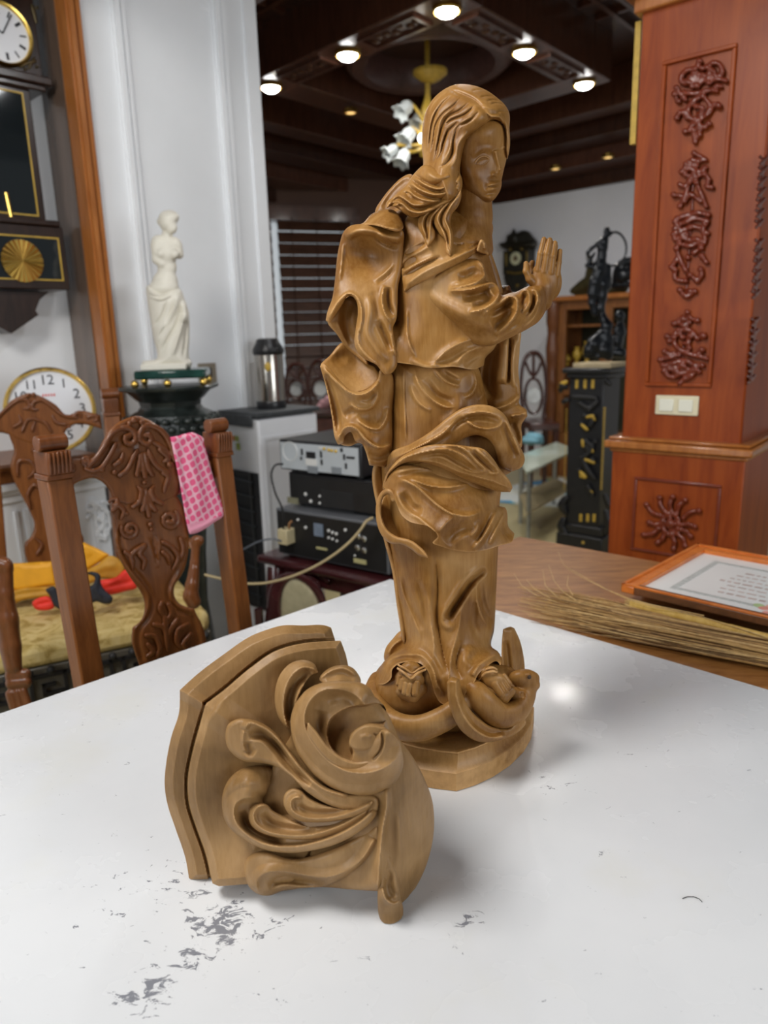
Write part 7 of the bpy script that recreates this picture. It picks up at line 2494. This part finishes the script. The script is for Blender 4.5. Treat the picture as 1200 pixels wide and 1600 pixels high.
carve(PP, [[(876, 601, 5, 3), (884, 597, 7, 3.4)]], [(874, 605, 5, 2.5)], 'gilt_corner', M_GOLDP, ped, 1.6)
# bronze dancer on a pale slab
SF = Space(4.28)
slab = thing('stone_slab', 'pale stone slab under the black bronze dancer', 'slab', PP.w(uP1 * .6, zP + .001, -.1))
mb = MB()
lbox(mb, PP, PP.uz(894, 566)[0], uP1 + .02, zP + .001, zP + .028, -.24, -.01)
mb.build('block', plain('pale_travertine', (.50, .40, .24), .5, .12, 18), slab, bevel=.003)


def E6(pts):
    return [tuple([770 + p[0] / 5.217, 340 + p[1] / 5.217] + list(p[2:])) for p in pts]


M_BRONZE = plain('black_bronze', (.014, .016, .02), .28, .3, 20, metal=.3)
dz_ = 0
pr = [('ell', (*E6([(928, 112)])[0], 2), (5, 7, 5.5), 2), ('ell', (*E6([(932, 92)])[0], 0), (4, 3.5, 4), 2), ('cap', [(*q, 2, r) for q, r in zip(E6([(925, 140), (905, 190), (895, 240)]), (4, 7, 8))], 3), ('cap', [(*q, 2, r) for q, r in zip(E6([(895, 240), (890, 310), (880, 380), (875, 430)]), (8, 7, 9, 10))], 3),
      ('cap', [(*q, 5, r) for q, r in zip(E6([(900, 180), (850, 215), (800, 255), (775, 285), (775, 310)]), (4, 3.6, 3.2, 3, 2.6))], 2), ('cap', [(*q, 0, r) for q, r in zip(E6([(930, 150), (950, 135), (965, 125)]), (4, 3.2, 3))], 2),
      ('cap', [(*q, 4, r) for q, r in zip(E6([(865, 430), (835, 520), (815, 620), (810, 700), (830, 780)]), (9, 9, 8, 6, 5))], 3), ('cap', [(*q, -2, r) for q, r in zip(E6([(890, 430), (900, 540), (890, 640), (880, 740), (905, 830)]), (9, 10, 8, 6, 5))], 3),
      ('cap', [(*q, 0, r) for q, r in zip(E6([(905, 820), (930, 880), (920, 960), (900, 1020)]), (6, 9, 9, 11))], 3), ('cap', [(*q, 2, r) for q, r in zip(E6([(880, 960), (830, 1030), (790, 1090), (760, 1125)]), (8, 12, 10, 4))], 4), ('cap', [(*q, 0, r) for q, r in zip(E6([(940, 1000), (920, 1080), (940, 1130)]), (9, 13, 7))], 4), ('cap', [(*q, 3, r) for q, r in zip(E6([(780, 1125), (950, 1130)]), (4, 4))], 2),
      ('cap', [(*q, 0, r) for q, r in zip(E6([(830, 290), (790, 350), (770, 390), (800, 400)]), (2, 3.4, 3.6, 4))], 2), ('cap', [(*q, 0, r) for q, r in zip(E6([(800, 400), (840, 380), (870, 400)]), (4, 4, 6))], 2), ('cap', [(*q, -2, r) for q, r in zip(E6([(940, 400), (930, 500), (940, 560)]), (5, 7, 5))], 3)]
fig = blob('bronze_dancer', pr, 1.25, M_BRONZE, None, sp=SF, flip=True)
tag(fig, 'black bronze dancer figure holding a hoop on the black pedestal', 'figurine')
mb = MB()
ptube(mb, SF, [(x, y, 0, 1.7) for x, y in E6([(955, 130), (1000, 118), (1045, 140), (1080, 195), (1088, 260), (1075, 320), (1040, 365), (990, 390), (940, 395)])], 8)
mb.build('hoop', M_BRONZE, fig)
pr = [('ell', (*E6([(1035, 800)])[0], -20), (8, 9, 8), 2), ('cap', [(*q, -20, r) for q, r in zip(E6([(1040, 870), (1035, 930), (1010, 1010), (1000, 1090)]), (6, 9, 10, 8))], 3), ('cap', [(*q, -14, r) for q, r in zip(E6([(1020, 890), (1005, 930), (1030, 960)]), (4, 4, 4))], 2), ('cap', [(*q, -18, r) for q, r in zip(E6([(985, 1100), (1050, 1105)]), (8, 8))], 3)]
put = blob('bronze_cherub', pr, 1.4, M_BRONZE, None, sp=SF, flip=True)
tag(put, 'small seated dark bronze child figure half hidden by the red column', 'figurine')

# cabinet with glass doors on the far right wall
PQ = off_plane(WR, .50, .006)
if PQ.u[0] < 0:
    PQ.u = -PQ.u
cab = thing('display_cabinet', 'brown wooden display cabinet with glass doors against the pale far wall', 'cabinet', PQ.w(PQ.uz(920, 700)[0], 0, -.2))
M_CAB = wood('cabinet_wood', (.16, .055, .015), (.30, .12, .035), (5, 5, 1), 7, .35, coat=.2)
uq0, uq1 = PQ.uz(856, 600)[0], PQ.uz(1010, 600)[0]
zq1 = PQ.uz(880, 463)[1]
mb = MB()
lbox(mb, PQ, uq0 + .02, uq1, 0, .42, -.42, 0)
lbox(mb, PQ, uq0 + .02, uq1, zq1 - .12, zq1 - .03, -.42, 0)
lbox(mb, PQ, uq0 + .02, uq1, .42, zq1 - .1, -.42, -.40)
lbox(mb, PQ, uq0 + .02, uq0 + .05, .42, zq1 - .1, -.40, 0)
mb.build('carcass', M_CAB, cab)
mb = MB()
lbox(mb, PQ, uq0 - .05, uq1, zq1 - .045, zq1, -.46, .05)
mb.build('cornice', M_ORANGEWOOD, cab, bevel=.01)
mb = MB()
ud0, ud1 = PQ.uz(874, 600)[0], PQ.uz(944, 560)[0]
zd0, zd1 = PQ.uz(880, 600)[1], PQ.uz(880, 482)[1]
lbox(mb, PQ, uq0 + .10, ud0 + .05, .42, zq1 - .12, -.03, .012)
lbox(mb, PQ, ud1 - .04, ud1 + .06, .42, zq1 - .12, -.03, .012)
lbox(mb, PQ, ud0, ud1, zd0 - .10, zd0 - .02, -.03, .012)
mb.build('door_frame', M_CAB, cab, bevel=.004)
mb = MB()
lbox(mb, PQ, ud0, ud1, PQ.uz(900, 511)[1], PQ.uz(900, 507)[1], -.38, -.06)
mb.build('shelf', M_CAB, cab)
mb = MB()
lbox(mb, PQ, ud0, uq1, .42, zq1 - .1, -.398, -.39)
mb.build('dark_back', plain('dark_cabinet_back', (.03, .028, .012), .6, .3, 8), cab)
mb = MB()
up_ = PQ.uz(864, 600)[0]
mb.lathe([(.05, .38), (.055, .44), (.04, .50), (.05, .62), (.06, .75), (.045, .86), (.055, .90), (.04, .95), (.055, 1.08), (.06, 1.2), (.045, 1.32), (.05, 1.38), (.06, 1.42), (.06, zq1 - .05)], PQ.w(up_, 0, .03), 14)
mb.build('turned_post', M_CHAIRCARVE, cab)
mb = MB()
lbox(mb, PQ, up_ - .06, up_ + .06, 0, .40, -.03, .09)
mb.build('post_plinth', M_CAB, cab)
for i, (x, y, r, h_) in enumerate(((886, 562, .035, .10), (901, 556, .04, .17), (917, 548, .05, .22), (879, 548, .025, .06))):
    u_, z_ = PQ.uz(x, 566, -.2)
    mb = MB()
    mb.lathe([(r * .5, 0), (r * .6, .01), (r * .3, h_ * .25), (r, h_ * .5), (r * .9, h_ * .7), (r * .5, h_ * .85), (r * .7, h_)], PQ.w(u_, max(z_ - .03, .43), -.2), 14)
    g = mb.build('gilt_vase', M_GOLDP, None)
    tag(g, ('small gilt vase at the left end of the cabinet shelf', 'gilt vase in the middle of the cabinet behind the dancer', 'tallest gilt vase in the cabinet beside the dancer', 'squat gilt cup behind the left gilt vase')[i], 'vase', 'gilt vases in the cabinet')
# dark ornaments on top of the cabinet
orn = carve(off_plane(PQ, -.15), [[(895, 455, 0, 5), (910, 447, 2, 9), (925, 440, 2, 13), (930, 425, 2, 9)], [(900, 457, 0, 5), (975, 450, 0, 7)], [(918, 440, 0, 6), (922, 415, 0, 5), (920, 402, 0, 4)]], [(930, 445, 4, (14, 10, 10))], 'mantel_ornament', plain('dark_olive_bronze', (.06, .05, .02), .4, .4, 20), None, 2)
tag(orn, 'dark olive bronze ornament on the cabinet top behind the dancer', 'ornament')
orn = carve(off_plane(PQ, -.02), [[(962, 440, 0, 6), (966, 425, 0, 8), (972, 412, 0, 7), (985, 408, 0, 7)], [(955, 447, 0, 4), (990, 444, 0, 5)], [(975, 430, 0, 10), (990, 425, 0, 10)]], [(970, 430, 4, (9, 12, 8))], 'mantel_clock', M_BRONZE, None, 2)
tag(orn, 'black bronze ornament on the cabinet top beside the red column', 'ornament')
# carved wall clock on the pale wall
WRo = off_plane(WR, .10, .006)
if WRo.u[0] < 0:
    WRo.u = -WRo.u
ck = thing('carved_wall_clock', 'small black carved wall clock on the pale far wall behind the praying hands', 'clock', WRo(806, 410, 0))
M_EBONY = plain('ebony_gilt', (.02, .018, .012), .4, .5, 30)
u0_, z0_ = WRo.uz(787, 430)
u1_, z1_ = WRo.uz(829, 388)
mb = MB()
lbox(mb, WRo, u0_, u1_, z0_, z1_, -.09, .02)
mb.build('case', M_EBONY, ck, bevel=.01)
relief('hood', WRo, [(779, 381), (790, 377), (792, 368), (798, 364), (803, 356), (807, 364), (815, 360), (825, 361), (833, 370), (840, 380), (836, 388), (825, 390), (785, 388)], 0, 5, 5, M_EBONY, ck, [([(800, 366), (803, 378)], 4, 5), ([(785, 384), (835, 382)], 4, 5)], rim=10, T=4, step=1.6)
relief('lower_case', WRo, [(788, 428), (828, 426), (826, 440), (820, 452), (808, 458), (796, 454), (789, 442)], 0, 5, 5, M_EBONY, ck, rim=10, T=4, step=1.8)
uc_, zc_ = WRo.uz(806, 404, .02)
Mk2 = WRo.M() @ Matrix.Translation((uc_, zc_, .02))
mb = MB()
mb.lathe([(.062, 0), (.062, .008), (.04, .010), (.001, .010)], (0, 0, 0), 24, Mk2)
mb.build('dial', plain('cream_dial', (.62, .62, .42), .4, .1, 30), ck)
mb = MB()
mb.lathe([(.024, .010), (.024, .014), (.001, .014)], (0, 0, 0), 20, Mk2)
mb.build('dial_centre', plain('brown_dial_centre', (.2, .13, .06), .4, .2, 40), ck)
mb = MB()
mb.box((.0, .02, .016), (.006, .045, .002), Mk2)
mb.box((.016, -.008, .016), (.034, .006, .002), Mk2)
mb.build('hands', M_BLACK, ck)
carve(WRo, [[(792, 425, 5, 2), (806, 427, 6, 2.2), (822, 424, 5, 2)], [(790, 395, 5, 1.6), (791, 415, 5, 1.6)], [(823, 393, 5, 1.6), (823, 414, 5, 1.6)]], [(808, 446, 6, 3.4), (797, 390, 6, 3), (815, 389, 6, 3)], 'gilt_mount', plain('old_brass', (.28, .2, .06), .4, .3, 40, metal=.7), ck, 1.4)

# low glass table with blue cloth, play mat, round-backed chair
zG = .50
gt = thing('glass_table', 'low table with a pale glass top and thin metal legs in the far room', 'table', atz(850, 720, 0) * np.array([1, 1, 0]))
q = [atz(808, 712, zG), atz(870, 690, zG), atz(900, 702, zG), atz(822, 737, zG)]
mb = MB()
mb.prism([(p[0], p[1]) for p in q], zG - .02, zG)
mb.build('top', plain('pale_green_glass', (.50, .56, .46), .1, .05, 5), gt, bevel=.004)
cg = sum(q) / 4
for p in q:
    pp = cg + (p - cg) * .85
    mb = MB()
    mb.tube([(pp[0], pp[1], 0), (pp[0], pp[1], zG - .02)], .015, 8)
    mb.build('leg', plain('grey_metal_leg', (.4, .42, .42), .3, .1, 20, metal=.8), gt)
mb = MB()
mb.prism([tuple((cg + (p - cg) * .9)[:2]) for p in q], .20, .22)
mb.build('lower_shelf', plain('tan_shelf', (.42, .34, .20), .5, .1, 10), gt)
sp5 = Space(float(atz(833, 695, zG)[1]) + .05)
bl = blob('blue_cloth', [('ell', (826, 688, 0), (12, 7, 14), 3), ('ell', (838, 684, 4), (11, 8, 12), 3), ('ell', (833, 690, 6), (14, 5, 12), 3), ('ell', (843, 690, 0), (7, 5, 9), 3), ('ell', (830, 681, 0), (9, 6, 9), 3)], 1.2, plain('pale_blue_towel', (.20, .42, .52), .85, .25, 20), None, sp=sp5, flip=True)
tag(bl, 'crumpled pale blue cloth on the low glass table', 'cloth')


def mat_nodes(nt, b):
    v = coords(nt)
    vo = N(nt, 'ShaderNodeTexVoronoi')
    vo.inputs['Scale'].default_value = 3.6
    nt.links.new(v, vo.inputs['Vector'])
    sx = N(nt, 'ShaderNodeSeparateColor')
    nt.links.new(vo.outputs['Color'], sx.inputs[0])
    c = ramp(nt, sx.outputs[0], [(.0, (.05, .32, .62)), (.22, (.70, .74, .72)), (.42, (.02, .30, .16)), (.55, (.10, .50, .72)), (.68, (.72, .74, .66)), (.82, (.60, .16, .10)), (.92, (.62, .62, .22))], 'CONSTANT')
    nt.links.new(c, b.inputs['Base Color'])


mb = MB()
q = [atz(768, 772, 0), atz(812, 757, 0), atz(880, 748, 0), atz(905, 770, 0), atz(893, 795, 0), atz(768, 784, 0)]
mb.prism([(p[0], p[1]) for p in q], .001, .012)
tag(mb.build('play_mat', mat('play_mat_print', (.3, .5, .6), .5, nodes=mat_nodes), None, smooth=False), 'bright blue, green and red patterned play mat on the far floor', 'mat')


def round_chair(name, label, Y, x0, y0, x1, y1, yseat, m, pad_m, group=None):
    """chair whose back fills the pixel box; ring-shaped carved back"""
    sp_ = Space(Y)
    cx = (x0 + x1) / 2
    w, h = x1 - x0, y1 - y0
    c = sp_(cx, yseat, 0)
    t = thing(name, label, 'chair', (c[0], c[1] - .2, 0), group)
    mb = MB()
    ptube(mb, sp_, [(x0 + w * .16, yseat, 0, w * .06), (x0 + w * .06, y0 + h * .55, 0, w * .06), (x0 + w * .14, y0 + h * .2, 0, w * .065), (cx - w * .15, y0 + h * .04, 0, w * .08), (cx + w * .15, y0 + h * .04, 0, w * .08), (x1 - w * .14, y0 + h * .2, 0, w * .065), (x1 - w * .06, y0 + h * .55, 0, w * .06), (x1 - w * .16, yseat, 0, w * .06)], 8)
    mb.build('back_frame', m, t)
    mb = MB()
    rx, ry = w * .30, h * .26
    cy = y0 + h * .66
    ptube(mb, sp_, [(cx + rx * math.cos(a), cy + ry * math.sin(a), 1, w * .05) for a in np.linspace(0, 2 * math.pi, 18)], 7)
    ptube(mb, sp_, [(cx - w * .28, y0 + h * .16, 1, w * .05), (cx - w * .14, y0 + h * .30, 1, w * .05), (cx, y0 + h * .36, 1, w * .06), (cx + w * .14, y0 + h * .30, 1, w * .05), (cx + w * .28, y0 + h * .16, 1, w * .05)], 7)
    ptube(mb, sp_, [(cx, y0 + h * .05, 1, w * .05), (cx, y0 + h * .42, 1, w * .06)], 7)
    mb.build('fretwork', m, t)
    if pad_m:
        mb = MB()
        ptube(mb, sp_, [(cx, cy - 1, -2, rx * .9), (cx, cy - 1, -5, rx * .95), (cx, cy - 1, -7, rx * .8)], 16)
        mb.build('marble_disc', pad_m, t)
    k = sp_.k
    zs_ = float(c[2])
    mb = MB()
    mb.box((c[0], c[1] - .22, zs_ - .03), (w * k * .96, .46, .06))
    mb.build('seat', m, t, bevel=.01)
    for sx_ in (-.4, .4):
        for dy in (-.41, -.03):
            mb = MB()
            mb.tube([(c[0] + sx_ * w * k, c[1] + dy, zs_ - .05), (c[0] + sx_ * w * k, c[1] + dy, .0)], [.028, .02], 8)
            mb.build('leg', m, t)
    return t


M_ROSE = plain('dark_rosewood', (.05, .014, .010), .25, .25, 20, coat=.4)
M_PALEM = plain('pale_marble', (.55, .57, .57), .3, .25, 12)
YC = float(atz(832, 690, .45)[1]) + .8
round_chair('rosewood_chair', 'dark rosewood chair with a pale round marble back beside the display cabinet', 6.3, 811, 549, 856, 655, 652, M_ROSE, M_PALEM)
round_chair('rosewood_chair', 'dark rosewood chair under the window, nearest the steel air pot', 5.6, 444, 568, 482, 630, 634, M_ROSE, M_PALEM)
round_chair('rosewood_chair', 'dark rosewood chair under the window, nearest the statue cloak', 6.2, 480, 562, 522, 632, 638, M_ROSE, M_PALEM)
# low rosewood table and cushions seen over the hi-fi stack
sp6 = Space(4.9)
lt = thing('rosewood_table', 'low rosewood side table behind the hi-fi stack under the window', 'table', (float(sp6(500, 640, 0)[0]), 4.9, 0))
c = sp6(505, 640, 0)
mb = MB()
mb.box((c[0], 4.95, c[2] - .02), (.34, .34, .035))
mb.build('top', M_ROSE, lt, bevel=.008)
for sx_ in (-.14, .14):
    for sy in (-.14, .14):
        mb = MB()
        mb.tube([(c[0] + sx_, 4.95 + sy, c[2] - .03), (c[0] + sx_, 4.95 + sy, 0)], [.025, .02], 8)
        mb.build('leg', M_ROSE, lt)
mb = MB()
mb.box((c[0], 4.95, c[2] - .12), (.29, .29, .14))
mb.build('drawer', plain('red_rosewood', (.12, .028, .014), .25, .2, 20, coat=.4), lt, bevel=.006)
sp7 = Space(4.85)
ck_ = blob('pink_cloth', [('ell', (506, 631, 0), (9, 7, 8), 3), ('ell', (512, 626, 2), (6, 8, 7), 3), ('ell', (500, 635, 2), (6, 4, 6), 2)], 1.2, plain('dusty_pink_cloth', (.55, .30, .33), .85, .15, 20), None, sp=sp7, flip=True)
tag(ck_, 'small dusty pink cloth on the rosewood side table by the cloak', 'cloth')
# black pole leaning by the window beside the pier
pole = MB()
spp = Space(4.6)
pb = atz(426, 800, 0)
pl0, pl1 = spp(423, 440, 0), spp(430, 640, 0)
pole.tube([pl0, pl1, (pl1[0] + .02, pl1[1], .0)], [.016, .016, .018], 10)
pole.lathe([(.13, .0), (.13, .02), (.02, .04)], (pl1[0] + .02, pl1[1], 0), 18)
tag(pole.build('black_pole', M_BLACK), 'thin black upright pole between the white pier and the window', 'pole')

# a stray thread on the board
mb = MB()
mb.tube([atz(x, y, Z_TABLE + .001) for x, y in ((1066, 1404), (1074, 1401), (1084, 1401), (1092, 1404), (1097, 1409))], .0004, 5)
tag(mb.build('thread', M_BLACKM), 'short dark thread lying on the white board at the right', 'thread')
